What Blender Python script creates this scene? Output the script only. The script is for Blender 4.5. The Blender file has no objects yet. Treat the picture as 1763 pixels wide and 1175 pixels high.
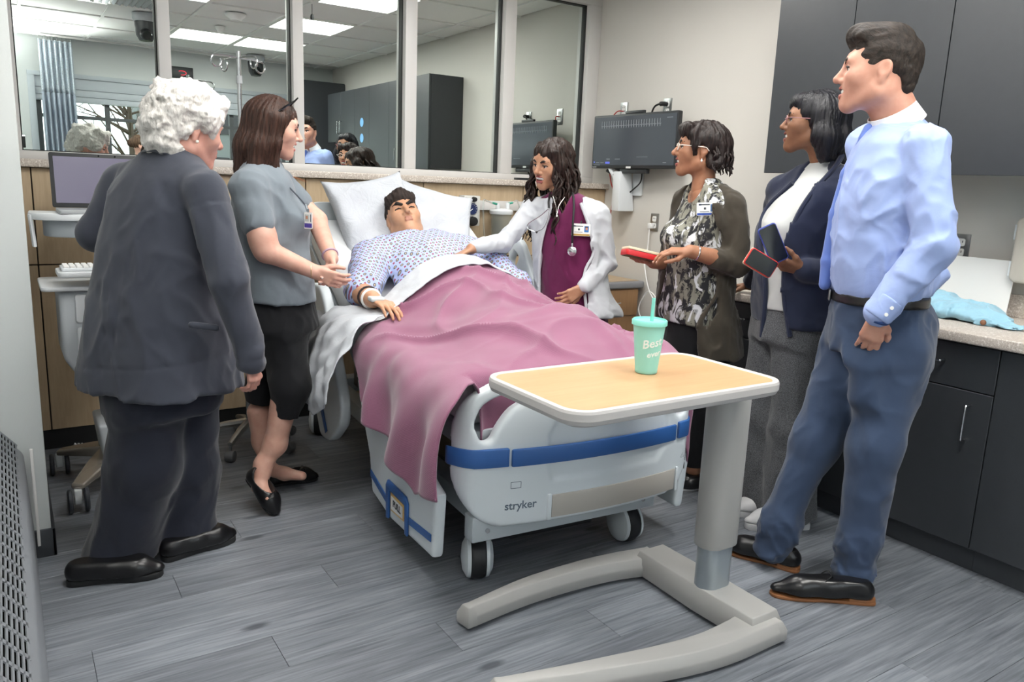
import bpy, bmesh, math, random
import numpy as np
from mathutils import Vector, Matrix
random.seed(7); np.random.seed(7)
SC = bpy.context.scene
COL = SC.collection
# ------------------------------------------------------------------ camera
F_PX, YAW, PITCH, ROLL = 1332.34, .582345, .199181, -.0396321
CAMP = np.array([0., 0., 1.38])
def _rot(a, p, r):
    fw = np.array([math.sin(a)*math.cos(p), math.cos(a)*math.cos(p), -math.sin(p)])
    ri = np.array([math.cos(a), -math.sin(a), 0.]); dn = np.cross(fw, ri)
    c, s = math.cos(r), math.sin(r)
    return np.array([c*ri+s*dn, -s*ri+c*dn, fw])
RC = _rot(YAW, PITCH, ROLL)
cam = bpy.data.cameras.new('camera'); co = bpy.data.objects.new('camera', cam); COL.objects.link(co)
cam.sensor_width = 36; cam.sensor_fit = 'HORIZONTAL'; cam.lens = F_PX/1763*36; cam.clip_start = .02; cam.clip_end = 200
m = Matrix.Identity(4)
for i in range(3):
    m[i][0] = RC[0][i]; m[i][1] = -RC[1][i]; m[i][2] = -RC[2][i]; m[i][3] = CAMP[i]
co.matrix_world = m
SC.camera = co
def ray(x, y): return RC.T @ np.array([(x-881.5)/F_PX, (y-587.5)/F_PX, 1.])
def at(x, y, d):                      # a point of the place seen at a photo pixel, d metres in front of the lens plane
    return CAMP + ray(x, y)*d
def on(x, y, ax, v):
    r = ray(x, y); return CAMP + r*((v-CAMP[ax])/r[ax])
def depth(p): return float((RC @ (np.array(p, float)-CAMP))[2])
# ------------------------------------------------------------------ world, exposure, large lights
SC.view_settings.view_transform = 'Standard'; SC.view_settings.look = 'None'
SC.view_settings.gamma = 1; SC.view_settings.use_curve_mapping = False
SC.view_settings.exposure = 0.32
w = bpy.data.worlds.new('world'); SC.world = w; w.use_nodes = True
wn = w.node_tree.nodes; wl = w.node_tree.links
bg = wn['Background']; sky = wn.new('ShaderNodeTexSky'); sky.sky_type = 'HOSEK_WILKIE'; sky.turbidity = 8
sky.sun_direction = (.5, .6, .62)
mx = wn.new('ShaderNodeMixRGB'); mx.inputs[0].default_value = .75; mx.inputs[2].default_value = (1, 1.03, 1.08, 1)
wl.new(sky.outputs[0], mx.inputs[1]); wl.new(mx.outputs[0], bg.inputs[0]); bg.inputs[1].default_value = 3.4
TROFFERS = [(1.79, .65), (2.41, .65), (2.41, 3.25), (1.17, 2.6), (.55, 1.94), (2.41, 1.94)]   # lit ceiling cells
TROFFER_W = 11.5
FLASH_W = 270.0

# ------------------------------------------------------------------ helpers
def lin(h):
    if isinstance(h, str):
        h = h.lstrip('#'); c = [int(h[i:i+2], 16)/255 for i in (0, 2, 4)]
    else: c = list(h)
    return tuple((x/12.92 if x <= .04045 else ((x+.055)/1.055)**2.4) for x in c)+(1,)
class N:                               # thin wrapper round a material's node tree
    def __init__(s, name):
        s.m = bpy.data.materials.new(name); s.m.use_nodes = True
        s.t = s.m.node_tree; s.b = s.t.nodes['Principled BSDF']; s.out = s.t.nodes['Material Output']
    def n(s, typ, **k):
        nd = s.t.nodes.new('ShaderNode'+typ)
        for a, v in k.items():
            if a.startswith('_'): setattr(nd, a[1:], v)
        return nd
    def l(s, a, b): s.t.links.new(a, b)
    def coord(s, kind='Object', scale=(1, 1, 1), loc=(0, 0, 0), rot=(0, 0, 0)):
        tc = s.n('TexCoord'); mp = s.n('Mapping'); s.l(tc.outputs[kind], mp.inputs[0])
        mp.inputs['Scale'].default_value = scale; mp.inputs['Location'].default_value = loc; mp.inputs['Rotation'].default_value = rot
        return mp.outputs[0]
    def noise(s, vec, scale=5, detail=4, rough=.55, dist=0):
        nd = s.n('TexNoise'); nd.inputs['Scale'].default_value = scale; nd.inputs['Detail'].default_value = detail
        nd.inputs['Roughness'].default_value = rough; nd.inputs['Distortion'].default_value = dist
        if vec is not None: s.l(vec, nd.inputs['Vector'])
        return nd.outputs['Fac']
    def ramp(s, fac, stops, interp='LINEAR'):
        r = s.n('ValToRGB'); r.color_ramp.interpolation = interp
        e = r.color_ramp.elements
        while len(e) < len(stops): e.new(.5)
        for i, (p, c) in enumerate(stops):
            e[i].position = p; e[i].color = lin(c) if not isinstance(c, (int, float)) else (c, c, c, 1)
        s.l(fac, r.inputs[0]); return r.outputs[0]
    def mix(s, fac, a, b, mode='MIX'):
        x = s.n('MixRGB', _blend_type=mode)
        for i, v in ((0, fac), (1, a), (2, b)):
            if hasattr(v, 'links'): s.l(v, x.inputs[i])
            elif i == 0: x.inputs[0].default_value = v
            else: x.inputs[i].default_value = lin(v)
        return x.outputs[0]
    def bump(s, h, strength=.3, dist=.01):
        b = s.n('Bump'); b.inputs['Strength'].default_value = strength; b.inputs['Distance'].default_value = dist
        s.l(h, b.inputs['Height']); s.l(b.outputs[0], s.b.inputs['Normal'])
    def col(s, c):
        if hasattr(c, 'links'): s.l(c, s.b.inputs['Base Color'])
        else: s.b.inputs['Base Color'].default_value = lin(c)
    def set(s, **k):
        for a, v in k.items(): s.b.inputs[a.replace('_', ' ')].default_value = v
        return s
def mat(name, c, rough=.5, metal=0, spec=.5, var=0, vscale=8, bump=0, bscale=60, emit=0, coat=0, sheen=0, sss=0):
    n = N(name)
    if var:
        v = n.noise(n.coord(), vscale)
        c2 = lin(c); a = [max(0, x*(1-var)) for x in c2[:3]]; b = [min(1, x*(1+var)) for x in c2[:3]]
        x = n.mix(v, '#000000', '#000000')
        nd = x.node; nd.inputs[1].default_value = tuple(a)+(1,); nd.inputs[2].default_value = tuple(b)+(1,)
        n.col(x)
    else: n.col(c)
    n.set(Roughness=rough, Metallic=metal, Specular_IOR_Level=spec)
    if coat: n.set(Coat_Weight=coat)
    if sheen: n.set(Sheen_Weight=sheen, Sheen_Roughness=.4)
    if sss:
        n.set(Subsurface_Weight=sss, Subsurface_Scale=.006); n.b.inputs['Subsurface Radius'].default_value = (1, .35, .2)
    if emit:
        n.b.inputs['Emission Color'].default_value = lin(c); n.set(Emission_Strength=emit)
    if bump: n.bump(n.noise(n.coord(), bscale, 3), bump, .004)
    return n.m

def tag(o, label=None, cat=None, group=None, kind=None):
    if label: o['label'] = label
    if cat: o['category'] = cat
    if group: o['group'] = group
    if kind: o['kind'] = kind
    return o
def empty(name, loc=(0, 0, 0), rz=0, label=None, cat=None, group=None):
    o = bpy.data.objects.new(name, None); COL.objects.link(o); o.location = loc; o.rotation_euler = (0, 0, rz)
    o.empty_display_size = .05
    return tag(o, label, cat, group)
def wmat(o):
    l = Matrix.Translation(o.location) @ o.rotation_euler.to_matrix().to_4x4()
    return l if o.parent is None else wmat(o.parent) @ o.matrix_parent_inverse @ l
def mesh_ob(name, me, parent=None, keep_world=False):
    o = bpy.data.objects.new(name, me); COL.objects.link(o)
    if parent is not None:
        o.parent = parent
        if keep_world: o.matrix_parent_inverse = wmat(parent).inverted()   # mesh given in world coordinates under a placed parent
    return o
def mesh(name, V, Fc, mats, fm=None, smooth=True, sharp=40):
    me = bpy.data.meshes.new(name)
    me.from_pydata([tuple(map(float, v)) for v in V], [], [tuple(map(int, f)) for f in Fc])
    for mm in (mats if isinstance(mats, (list, tuple)) else [mats]): me.materials.append(mm)
    if fm is not None: me.polygons.foreach_set('material_index', np.asarray(fm, dtype=np.int32))
    if smooth:
        me.polygons.foreach_set('use_smooth', np.ones(len(me.polygons), dtype=bool))
        if sharp: me.set_sharp_from_angle(angle=math.radians(sharp))
    me.update(); return me
def v3(*a): return np.array(a, float)
def nrm(a):
    a = np.asarray(a, float); return a/np.linalg.norm(a)
def frame_from(zv, up=(0, 0, 1)):
    z = nrm(zv); u = np.array(up, float)
    if abs(z @ u) > .98: u = np.array([0, 1., 0]) if abs(z[1]) < .9 else np.array([1., 0, 0])
    x = nrm(np.cross(u, z)); return x, np.cross(z, x), z
class MB:
    """collects simple shapes into one mesh; m = material slot"""
    def __init__(s): s.v = []; s.f = []; s.m = []
    def add(s, V, Fc, m=0):
        o = len(s.v); s.v += [tuple(map(float, p)) for p in V]; s.f += [tuple(o+i for i in f) for f in Fc]; s.m += [m]*len(Fc); return s
    def box(s, c, d, rz=0, rx=0, ry=0, m=0):
        R = np.array((Matrix.Rotation(rz, 3, 'Z') @ Matrix.Rotation(ry, 3, 'Y') @ Matrix.Rotation(rx, 3, 'X')))
        V = [np.array(c)+R @ (np.array(d)*.5*np.array(q)) for q in ((-1,-1,-1),(1,-1,-1),(1,1,-1),(-1,1,-1),(-1,-1,1),(1,-1,1),(1,1,1),(-1,1,1))]
        return s.add(V, ((3,2,1,0),(4,5,6,7),(0,1,5,4),(1,2,6,5),(2,3,7,6),(3,0,4,7)), m)
    def span(s, a, b, m=0): 
        a = np.array(a, float); b = np.array(b, float); return s.box((a+b)/2, b-a, m=m)
    def cyl(s, a, b, r, r2=None, n=20, m=0, cap=True):
        a = np.array(a, float); b = np.array(b, float); r2 = r if r2 is None else r2
        x, y, z = frame_from(b-a); V = []
        for p, q in ((a, r), (b, r2)):
            for i in range(n):
                t = 2*math.pi*i/n; V.append(p+q*(math.cos(t)*x+math.sin(t)*y))
        Fc = [(i, (i+1) % n, n+(i+1) % n, n+i) for i in range(n)]
        if cap: Fc += [tuple(range(n-1, -1, -1)), tuple(range(n, 2*n))]
        return s.add(V, Fc, m)
    def tube(s, pts, r, n=8, m=0, closed=False, flat=None, cap=True):
        P = [np.array(p, float) for p in pts]; K = len(P)
        rr = r if hasattr(r, '__len__') else [r]*K
        V = []; pu = None
        for i, p in enumerate(P):
            a = P[i-1] if (i > 0 or closed) else P[0]; b = P[(i+1) % K] if (i < K-1 or closed) else P[-1]
            t = nrm(b-a) if np.linalg.norm(b-a) > 1e-9 else np.array([0, 0, 1.])
            if pu is None: x, y, _ = frame_from(t)
            else:
                x = pu-t*(pu @ t); x = nrm(x); y = np.cross(t, x)
            pu = x
            for j in range(n):
                q = 2*math.pi*j/n; fx = 1 if flat is None else flat
                V.append(p+rr[i]*(math.cos(q)*x+fx*math.sin(q)*y))
        Fc = []
        for i in range(K if closed else K-1):
            a = i*n; b = ((i+1) % K)*n
            Fc += [(a+j, a+(j+1) % n, b+(j+1) % n, b+j) for j in range(n)]
        if not closed and cap: Fc += [tuple(range(n-1, -1, -1)), tuple(range((K-1)*n, K*n))]
        return s.add(V, Fc, m)
    def lathe(s, prof, c=(0, 0, 0), n=32, m=0, ax=None):
        c = np.array(c, float); x, y, z = (v3(1,0,0), v3(0,1,0), v3(0,0,1)) if ax is None else frame_from(ax)
        V = []
        for r, h in prof:
            for i in range(n):
                t = 2*math.pi*i/n; V.append(c+z*h+max(r, 1e-5)*(math.cos(t)*x+math.sin(t)*y))
        Fc = []
        for k in range(len(prof)-1):
            Fc += [(k*n+i, k*n+(i+1) % n, (k+1)*n+(i+1) % n, (k+1)*n+i) for i in range(n)]
        Fc += [tuple(range(n-1, -1, -1)), tuple(range((len(prof)-1)*n, len(prof)*n))]
        return s.add(V, Fc, m)
    def prism(s, poly, o, ux, uy, h, m=0):     # polygon in plane (ux,uy) at o, extruded by vector h
        o = np.array(o, float); ux = np.array(ux, float); uy = np.array(uy, float); h = np.array(h, float); n = len(poly)
        V = [o+ux*a+uy*b for a, b in poly]+[o+ux*a+uy*b+h for a, b in poly]
        Fc = [(i, (i+1) % n, n+(i+1) % n, n+i) for i in range(n)]+[tuple(range(n-1, -1, -1)), tuple(range(n, 2*n))]
        return s.add(V, Fc, m)
    def build(s, name, mats, parent=None, bevel=0, seg=2, smooth=True, sharp=35, world=False):
        me = mesh(name, s.v, s.f, mats, s.m, smooth=False)
        bm = bmesh.new(); bm.from_mesh(me)
        bmesh.ops.recalc_face_normals(bm, faces=bm.faces)
        if bevel:
            ed = [e for e in bm.edges if len(e.link_faces) == 2 and e.calc_face_angle(0) > .5]
            bmesh.ops.bevel(bm, geom=ed, offset=bevel, segments=seg, profile=.5, affect='EDGES', clamp_overlap=True)
        bm.to_mesh(me); bm.free()
        if smooth:
            me.polygons.foreach_set('use_smooth', np.ones(len(me.polygons), dtype=bool))
            me.set_sharp_from_angle(angle=math.radians(sharp))
        return mesh_ob(name, me, parent, world)
def rrect(w, h, r, n=6):
    P = []
    for cx_, cy_, a0 in ((w/2-r, h/2-r, 0), (-w/2+r, h/2-r, 90), (-w/2+r, -h/2+r, 180), (w/2-r, -h/2+r, 270)):
        for i in range(n+1):
            a = math.radians(a0+90*i/n); P.append((cx_+r*math.cos(a), cy_+r*math.sin(a)))
    return P
def bez(pts, n=12):                    # Catmull-Rom through points
    P = [np.array(p, float) for p in pts]; P = [2*P[0]-P[1]]+P+[2*P[-1]-P[-2]]; out = []
    for i in range(1, len(P)-2):
        for k in range(n):
            t = k/n; a, b, c, d = P[i-1:i+3]
            out.append(.5*((2*b)+(c-a)*t+(2*a-5*b+4*c-d)*t*t+(3*b-a-3*c+d)*t**3))
    out.append(P[-2]); return out
_deps = []
def text_mesh(name, txt, size, mtl, o, ux, uy, depth_=.0006, parent=None, align='CENTER', world=True, shear=0, bold=0):
    cu = bpy.data.curves.new(name, 'FONT'); cu.body = txt; cu.size = size; cu.align_x = align; cu.align_y = 'CENTER'
    cu.extrude = depth_; cu.shear = shear; cu.offset = bold; cu.resolution_u = 3
    t = bpy.data.objects.new(name, cu); COL.objects.link(t)
    bpy.context.view_layer.update()
    me = bpy.data.meshes.new_from_object(t.evaluated_get(bpy.context.evaluated_depsgraph_get()))
    bpy.data.objects.remove(t); bpy.data.curves.remove(cu)
    ux = nrm(ux); uy = nrm(uy); z = np.cross(ux, uy); M = Matrix.Identity(4)
    for i in range(3): M[i][0] = ux[i]; M[i][1] = uy[i]; M[i][2] = z[i]; M[i][3] = o[i]
    me.transform(M); me.materials.clear(); me.materials.append(mtl); me.name = name
    return mesh_ob(name, me, parent, world and parent is not None)
def copy_tree(o, parent=None):
    c = o.copy(); COL.objects.link(c); c.parent = parent
    for ch in list(o.children): copy_tree(ch, c)
    return c

# ------------------------------------------------------------------ shared materials
M = {}
def wall_mat(name, c):
    n = N(name); n.col(n.mix(n.noise(n.coord(), 3), c, tuple(min(1, x*1.02) for x in [int(c[i:i+2], 16)/255 for i in (1, 3, 5)])))
    n.bump(n.noise(n.coord(), 220, 2), .12, .002); n.set(Roughness=.75); return n.m
M['wall'] = wall_mat('wall_paint', '#cdcac4'); M['wall_cool'] = wall_mat('wall_paint_cool', '#ccd0cf')
def wood(name, a, b, axis='Z', rough=.45, sc=1):
    n = N(name); s = {'Z': (9, 9, .9), 'X': (.9, 9, 9), 'Y': (9, .9, 9)}[axis]
    vec = n.coord(scale=tuple(x*sc for x in s))
    oi = n.n('ObjectInfo'); ad = n.n('VectorMath', _operation='ADD'); sc_ = n.n('VectorMath', _operation='SCALE')
    cb = n.n('CombineXYZ'); n.l(oi.outputs['Random'], cb.inputs[0]); n.l(oi.outputs['Random'], cb.inputs[2])
    n.l(cb.outputs[0], sc_.inputs[0]); sc_.inputs['Scale'].default_value = 9
    n.l(vec, ad.inputs[0]); n.l(sc_.outputs[0], ad.inputs[1])
    f = n.noise(ad.outputs[0], 2.2, 6, .6, .5); g = n.noise(ad.outputs[0], 14, 3, .5)
    n.col(n.mix(.25, n.ramp(f, [(.3, a), (.7, b)]), n.ramp(g, [(.35, a), (.65, b)])))
    n.bump(g, .04, .002); n.set(Roughness=rough); return n.m
M['maple'] = wood('maple_panel', '#ab967a', '#c0ab8e')
M['maple_top'] = wood('maple_tabletop', '#b8916a', '#c49f78', 'X', .35)
M['white_plastic'] = mat('white_plastic', '#dfe3e6', .38)
M['grey_plastic'] = mat('grey_plastic', '#a9adb0', .45)
M['dark_plastic'] = mat('dark_plastic', '#26282b', .45)
M['black'] = mat('black_rubber', '#131416', .6)
M['black_gloss'] = mat('black_gloss', '#0c0d0f', .15)
M['chrome'] = mat('chrome', '#c8cacc', .18, 1)
M['steel'] = mat('brushed_steel', '#a6a8a8', .32, 1)
M['alu'] = mat('frame_aluminium_paint', '#d2d0ce', .45)
M['laminate'] = mat('charcoal_laminate', '#33363a', .42, var=.08, vscale=30, bump=.08, bscale=400)
M['white'] = mat('white_paint', '#e9e9e7', .5)
M['base'] = mat('rubber_baseboard', '#3a3d42', .5)
def speckle(name, a, b, c, sc=220):
    n = N(name); v = n.noise(n.coord(), sc, 2, .7); v2 = n.noise(n.coord(loc=(3, 1, 2)), sc*.5, 2, .7)
    n.col(n.mix(n.ramp(v2, [(.56, 0.), (.62, 1.)]), n.ramp(v, [(.35, a), (.6, b)]), c)); n.set(Roughness=.38); return n.m
M['stone'] = speckle('speckled_counter', '#a89b90', '#cbc2b9', '#e0d9d2')
# ================================================================== THE ROOM
XW, YB, YM, ZC = 3.57, 4.30, 4.52, 2.69       # right wall, wood panelling, mirror glass, ceiling
YW = -.68                                      # window wall behind the photographer
XL = -.9
def struct(o): o['kind'] = 'structure'; return o
# floor: base plus planks
n = N('vinyl_plank')
geo = n.n('NewGeometry'); oi = n.n('ObjectInfo')
cb = n.n('CombineXYZ')
for i, k in enumerate((37., 91., 0.)):
    mt = n.n('Math', _operation='MULTIPLY'); n.l(oi.outputs['Random'], mt.inputs[0]); mt.inputs[1].default_value = k; n.l(mt.outputs[0], cb.inputs[i])
ad = n.n('VectorMath', _operation='ADD'); n.l(geo.outputs['Position'], ad.inputs[0]); n.l(cb.outputs[0], ad.inputs[1])
mp = n.n('Mapping'); n.l(ad.outputs[0], mp.inputs[0]); mp.inputs['Scale'].default_value = (1.1, 16, 1)
mp2 = n.n('Mapping'); n.l(ad.outputs[0], mp2.inputs[0]); mp2.inputs['Scale'].default_value = (3.5, 85, 1)
g1 = n.noise(mp.outputs[0], 1.6, 6, .62, .6); g2 = n.noise(mp2.outputs[0], 1.2, 4, .6)
c = n.mix(.45, n.ramp(g1, [(.28, '#4a4f57'), (.5, '#6c7179'), (.75, '#979ca4')]), n.ramp(g2, [(.3, '#4f545b'), (.7, '#a0a4ab')]))
mp3 = n.n('Mapping'); n.l(ad.outputs[0], mp3.inputs[0]); mp3.inputs['Scale'].default_value = (1.6, 4.2, 1)
vo = n.n('TexVoronoi'); n.l(mp3.outputs[0], vo.inputs['Vector']); vo.inputs['Scale'].default_value = 1.25
kn = n.ramp(vo.outputs['Distance'], [(.05, 1.), (.11, 0.)])
c = n.mix(n.mix(.8, '#000000', kn), c, '#3b3f46')
rt = n.n('Math', _operation='MULTIPLY_ADD'); n.l(oi.outputs['Random'], rt.inputs[0]); rt.inputs[1].default_value = .3; rt.inputs[2].default_value = .78
hv = n.n('HueSaturation'); n.l(c, hv.inputs['Color']); n.l(rt.outputs[0], hv.inputs['Value'])
n.col(hv.outputs[0]); n.bump(g2, .12, .002); n.set(Roughness=.42, Specular_IOR_Level=.45)
M['plank'] = n.m
fl = struct(MB().span((XL, YW, -.06), (XW, 4.6, -.004)).build('floor', mat('floor_joint', '#33363b', .7)))
PW, PL = .178, 1.22
proto = None
row = 0; y = YW
while y < 4.42:
    x = XL - (row*.47 % PL)
    while x < XW:
        x0, x1 = max(x, XL), min(x+PL, XW)
        if x1-x0 > .05:
            if proto is None or abs((x1-x0)-PL) > 1e-4:
                o = MB().box((0, 0, -.004), (x1-x0-.0012, PW-.0012, .008)).build('plank', M['plank'], fl, bevel=.0008, seg=1)
                if abs((x1-x0)-PL) < 1e-4: proto = o
            else:
                o = proto.copy(); COL.objects.link(o)
            o.location = ((x0+x1)/2, y+PW/2, 0)
        x += PL
    y += PW; row += 1
# ceiling: slab, T-bar grid and tiles
ce = struct(MB().span((XL, YW, ZC+.02), (XW, 4.62, ZC+.14)).build('ceiling', mat('ceiling_slab', '#d5d5d3', .8)))
TX, TY, X0, Y0 = .62, .645, .24, .345
xs = [X0+TX*k for k in range(-2, 7)]; ys = [Y0+TY*k for k in range(-2, 8)]
g = MB()
for x in xs:
    if XL < x < XW: g.box((x, 1.94, ZC-.002), (.024, 5.2, .012))
for y in ys:
    if YW < y < 4.5: g.box((1.33, y, ZC-.0015), (4.46, .024, .012))
g.build('ceiling_grid', M['white'], ce)
tm = mat('ceiling_tile', '#ebebe9', .9, bump=.5, bscale=180)
tp = {}
def is_lit(cx_, cy_): return any(abs(cx_-a) < .3 and abs(cy_-b) < .3 for a, b in TROFFERS)
bx = [XL]+[x for x in xs if XL < x < XW]+[XW]; by = [YW]+[y for y in ys if YW < y < 4.5]+[YM]
for i in range(len(bx)-1):
    for j in range(len(by)-1):
        cx_, cy_ = (bx[i]+bx[i+1])/2, (by[j]+by[j+1])/2
        w_, h_ = bx[i+1]-bx[i]-.02, by[j+1]-by[j]-.02
        if w_ < .03 or h_ < .03 or is_lit(cx_, cy_): continue
        key = (round(w_, 3), round(h_, 3))
        if key not in tp:
            tp[key] = MB().box((0, 0, 0), (w_, h_, .014)).build('ceiling_tile', tm, ce, bevel=.004, seg=1); o = tp[key]
        else: o = tp[key].copy(); COL.objects.link(o)
        o.location = (cx_, cy_, ZC+.01)
# troffers
em = mat('lamp_diffuser', '#fffdf6', .6, emit=7)
lsd = None
LBL = ['lit ceiling panel above the window wall nearest the dark dome camera', 'lit ceiling panel nearest the tall charcoal cabinets by the window', 'lit ceiling panel above the head of the hospital bed',
       'lit ceiling panel above the white-haired person', 'lit ceiling panel nearest the curtain', 'lit ceiling panel above the man in the blue shirt']
for k, (x, y) in enumerate(TROFFERS):
    t = empty('ceiling_light', (x, y, ZC), 0, LBL[k], 'ceiling light', 'recessed ceiling lights')
    fr = MB()
    for sx, sy, a, b in ((0, 1, .59, .02), (0, -1, .59, .02), (1, 0, .02, .615), (-1, 0, .02, .615)):
        fr.box((sx*.295, sy*.305, -.002), (a, b, .014))
    fr.build('frame', M['white'], t)
    MB().prism(rrect(.57, .59, .01), (0, 0, .004), (1, 0, 0), (0, 1, 0), (0, 0, .008)).build('diffuser', em, t)
    ld = bpy.data.lights.new('ceiling_lamp', 'AREA'); ld.shape = 'RECTANGLE'; ld.size = .55; ld.size_y = .57; ld.energy = TROFFER_W; ld.color = (1, .985, .95)
    lo = bpy.data.objects.new('lamp', ld); COL.objects.link(lo); lo.parent = t; lo.location = (0, 0, -.004)
# right wall, left block, left far wall, window wall
struct(MB().span((XW, YW, 0), (XW+.12, 4.62, ZC+.1)).build('wall_right', M['wall']))
wl_ = struct(MB().span((XL, 3.06, 0), (.06, 4.62, ZC+.1)).build('wall_left', M['wall_cool'], bevel=.004))
struct(MB().span((XL-.12, YW, 0), (XL, 3.06, ZC+.1)).build('wall_far_left', M['wall_cool']))
struct(MB().span((-.9, 3.048, 0), (.072, 3.06, .105)).span((.06, 3.048, 0), (.072, 4.3, .105)).build('baseboard_left', M['base'], bevel=.003))
# window wall: pieces round the opening
WX0, WX1, WZ0, WZ1 = .36, 3.0, .95, 2.30
wb = MB().span((XL, YW-.15, 0), (WX0, YW, ZC+.1)).span((WX1, YW-.15, 0), (XW, YW, ZC+.1)).span((WX0, YW-.15, 0), (WX1, YW, WZ0)).span((WX0, YW-.15, WZ1), (WX1, YW, ZC+.1))
struct(wb.build('wall_window_side', M['wall_cool']))
win = struct(empty('window_2')); wf = mat('window_frame_paint', '#b5bcc2', .5); dk = mat('window_bar_bronze', '#4a4e50', .5)
f = MB()
f.span((WX0-.05, YW-.02, WZ1), (WX1+.05, YW+.02, WZ1+.045)); f.span((WX0-.05, YW-.02, WZ0-.05), (WX1+.05, YW+.05, WZ0))
f.span((WX0-.05, YW-.02, WZ0), (WX0+.015, YW+.02, WZ1)); f.span((WX1-.015, YW-.02, WZ0), (WX1+.05, YW+.02, WZ1))
f.build('window_frame', wf, win, bevel=.003)
for z0, z1, d in ((2.19, WZ1, .05), (2.12, 2.188, .04), (2.06, 2.118, .03)):
    MB().span((WX0, YW-.10, z0), (WX1, YW-.10+d+.05, z1)).build('window_head_board', wf, win, bevel=.003)
b = MB()
for x in (WX0+.04, 1.04, 1.70, 2.35, WX1-.04): b.span((x-.024, YW-.11, WZ0), (x+.024, YW-.07, 2.06))
for z in (WZ0+.03, 1.40, 1.91): b.span((WX0, YW-.105, z-.018), (WX1, YW-.075, z+.018))
b.build('window_bars', dk, win)
gm = N('window_glass'); gm.set(Roughness=0, Transmission_Weight=1, IOR=1.02, Specular_IOR_Level=.3); gm.col('#f4fbfa')
wx = [WX0+.06, 1.02, 1.68, 2.33, WX1-.06]; wz = [WZ0+.04, 1.40, 1.91, 2.06]
for i in range(4):
    for j in range(3): MB().span((wx[i]+.01, YW-.094, wz[j]), (wx[i+1], YW-.09, wz[j+1])).build('pane', gm.m, win)
pl = bpy.data.lights.new('window_portal', 'AREA'); pl.shape = 'RECTANGLE'; pl.size = WX1-WX0; pl.size_y = 2.06-WZ0; pl.cycles.is_portal = True
po = bpy.data.objects.new('window_portal', pl); COL.objects.link(po); po.location = ((WX0+WX1)/2, YW-.16, (WZ0+2.06)/2); po.rotation_euler = (math.radians(-90), 0, 0)
# sloping plain blinds strip seen by the middle of the window
# ---- back wall: maple panels, toe kick, ledge, mirror window
bw = struct(MB().span((.06, YB+.02, 0), (XW, YM+.02, 1.372)).span((.06, YM+.012, 1.37), (XW, YM+.10, ZC+.1)).build('wall_back', mat('back_wall_core', '#3a352e', .8)))
seams = [.062, .122, .695, 1.42, 2.147, 2.873, XW]
for i in range(len(seams)-1):
    for z0, z1 in ((.10, .916), (.922, 1.372)):
        MB().span((seams[i]+.003, YB, z0), (seams[i+1]-.003, YB+.02, z1)).build('wall_panel', M['maple'], bw, bevel=.0015, seg=1)
struct(MB().span((.06, YB+.004, 0), (XW, YB+.019, .1)).build('baseboard_back', M['black']))
struct(MB().span((.06, 4.265, 1.374), (XW, 4.462, 1.412)).build('trim_1', M['stone'], bevel=.006, seg=3))
wm = struct(empty('window_1', (0, 0, 0)))
YF = 4.455
mir = N('mirror_glass'); mir.col('#e6eeea'); mir.set(Metallic=1, Roughness=.0)
ed = [.10, .723, .781, 1.411, 1.470, 2.091, 2.168, 2.789, 2.874, 3.47]
z0, z1 = 1.452, 2.605
MB().span((.06, YF, 1.412), (XW, YM+.01, z0)).build('sill_rail', M['alu'], wm, bevel=.003)
MB().span((.06, YF, z1), (XW, YM+.01, ZC)).build('head_rail', M['alu'], wm, bevel=.003)
for a, b_ in ((.062, ed[0]), (ed[1], ed[2]), (ed[3], ed[4]), (ed[5], ed[6]), (ed[7], ed[8]), (ed[9], XW)):
    MB().span((a, YF, z0), (b_, YM+.01, z1)).build('mullion', M['alu'], wm, bevel=.003)
for i in range(5):
    a, b_ = ed[2*i], ed[2*i+1]
    MB().span((a, YM, z0), (b_, YM+.006, z1)).build('pane', mir.m, wm, smooth=False)
    q = MB()
    q.span((a, YM-.022, z0), (a+.006, YM, z1)).span((b_-.006, YM-.022, z0), (b_, YM, z1)).span((a, YM-.022, z1-.006), (b_, YM, z1)).span((a, YM-.022, z0), (b_, YM, z0+.005))
    q.build('gasket', M['black'], wm)

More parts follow.
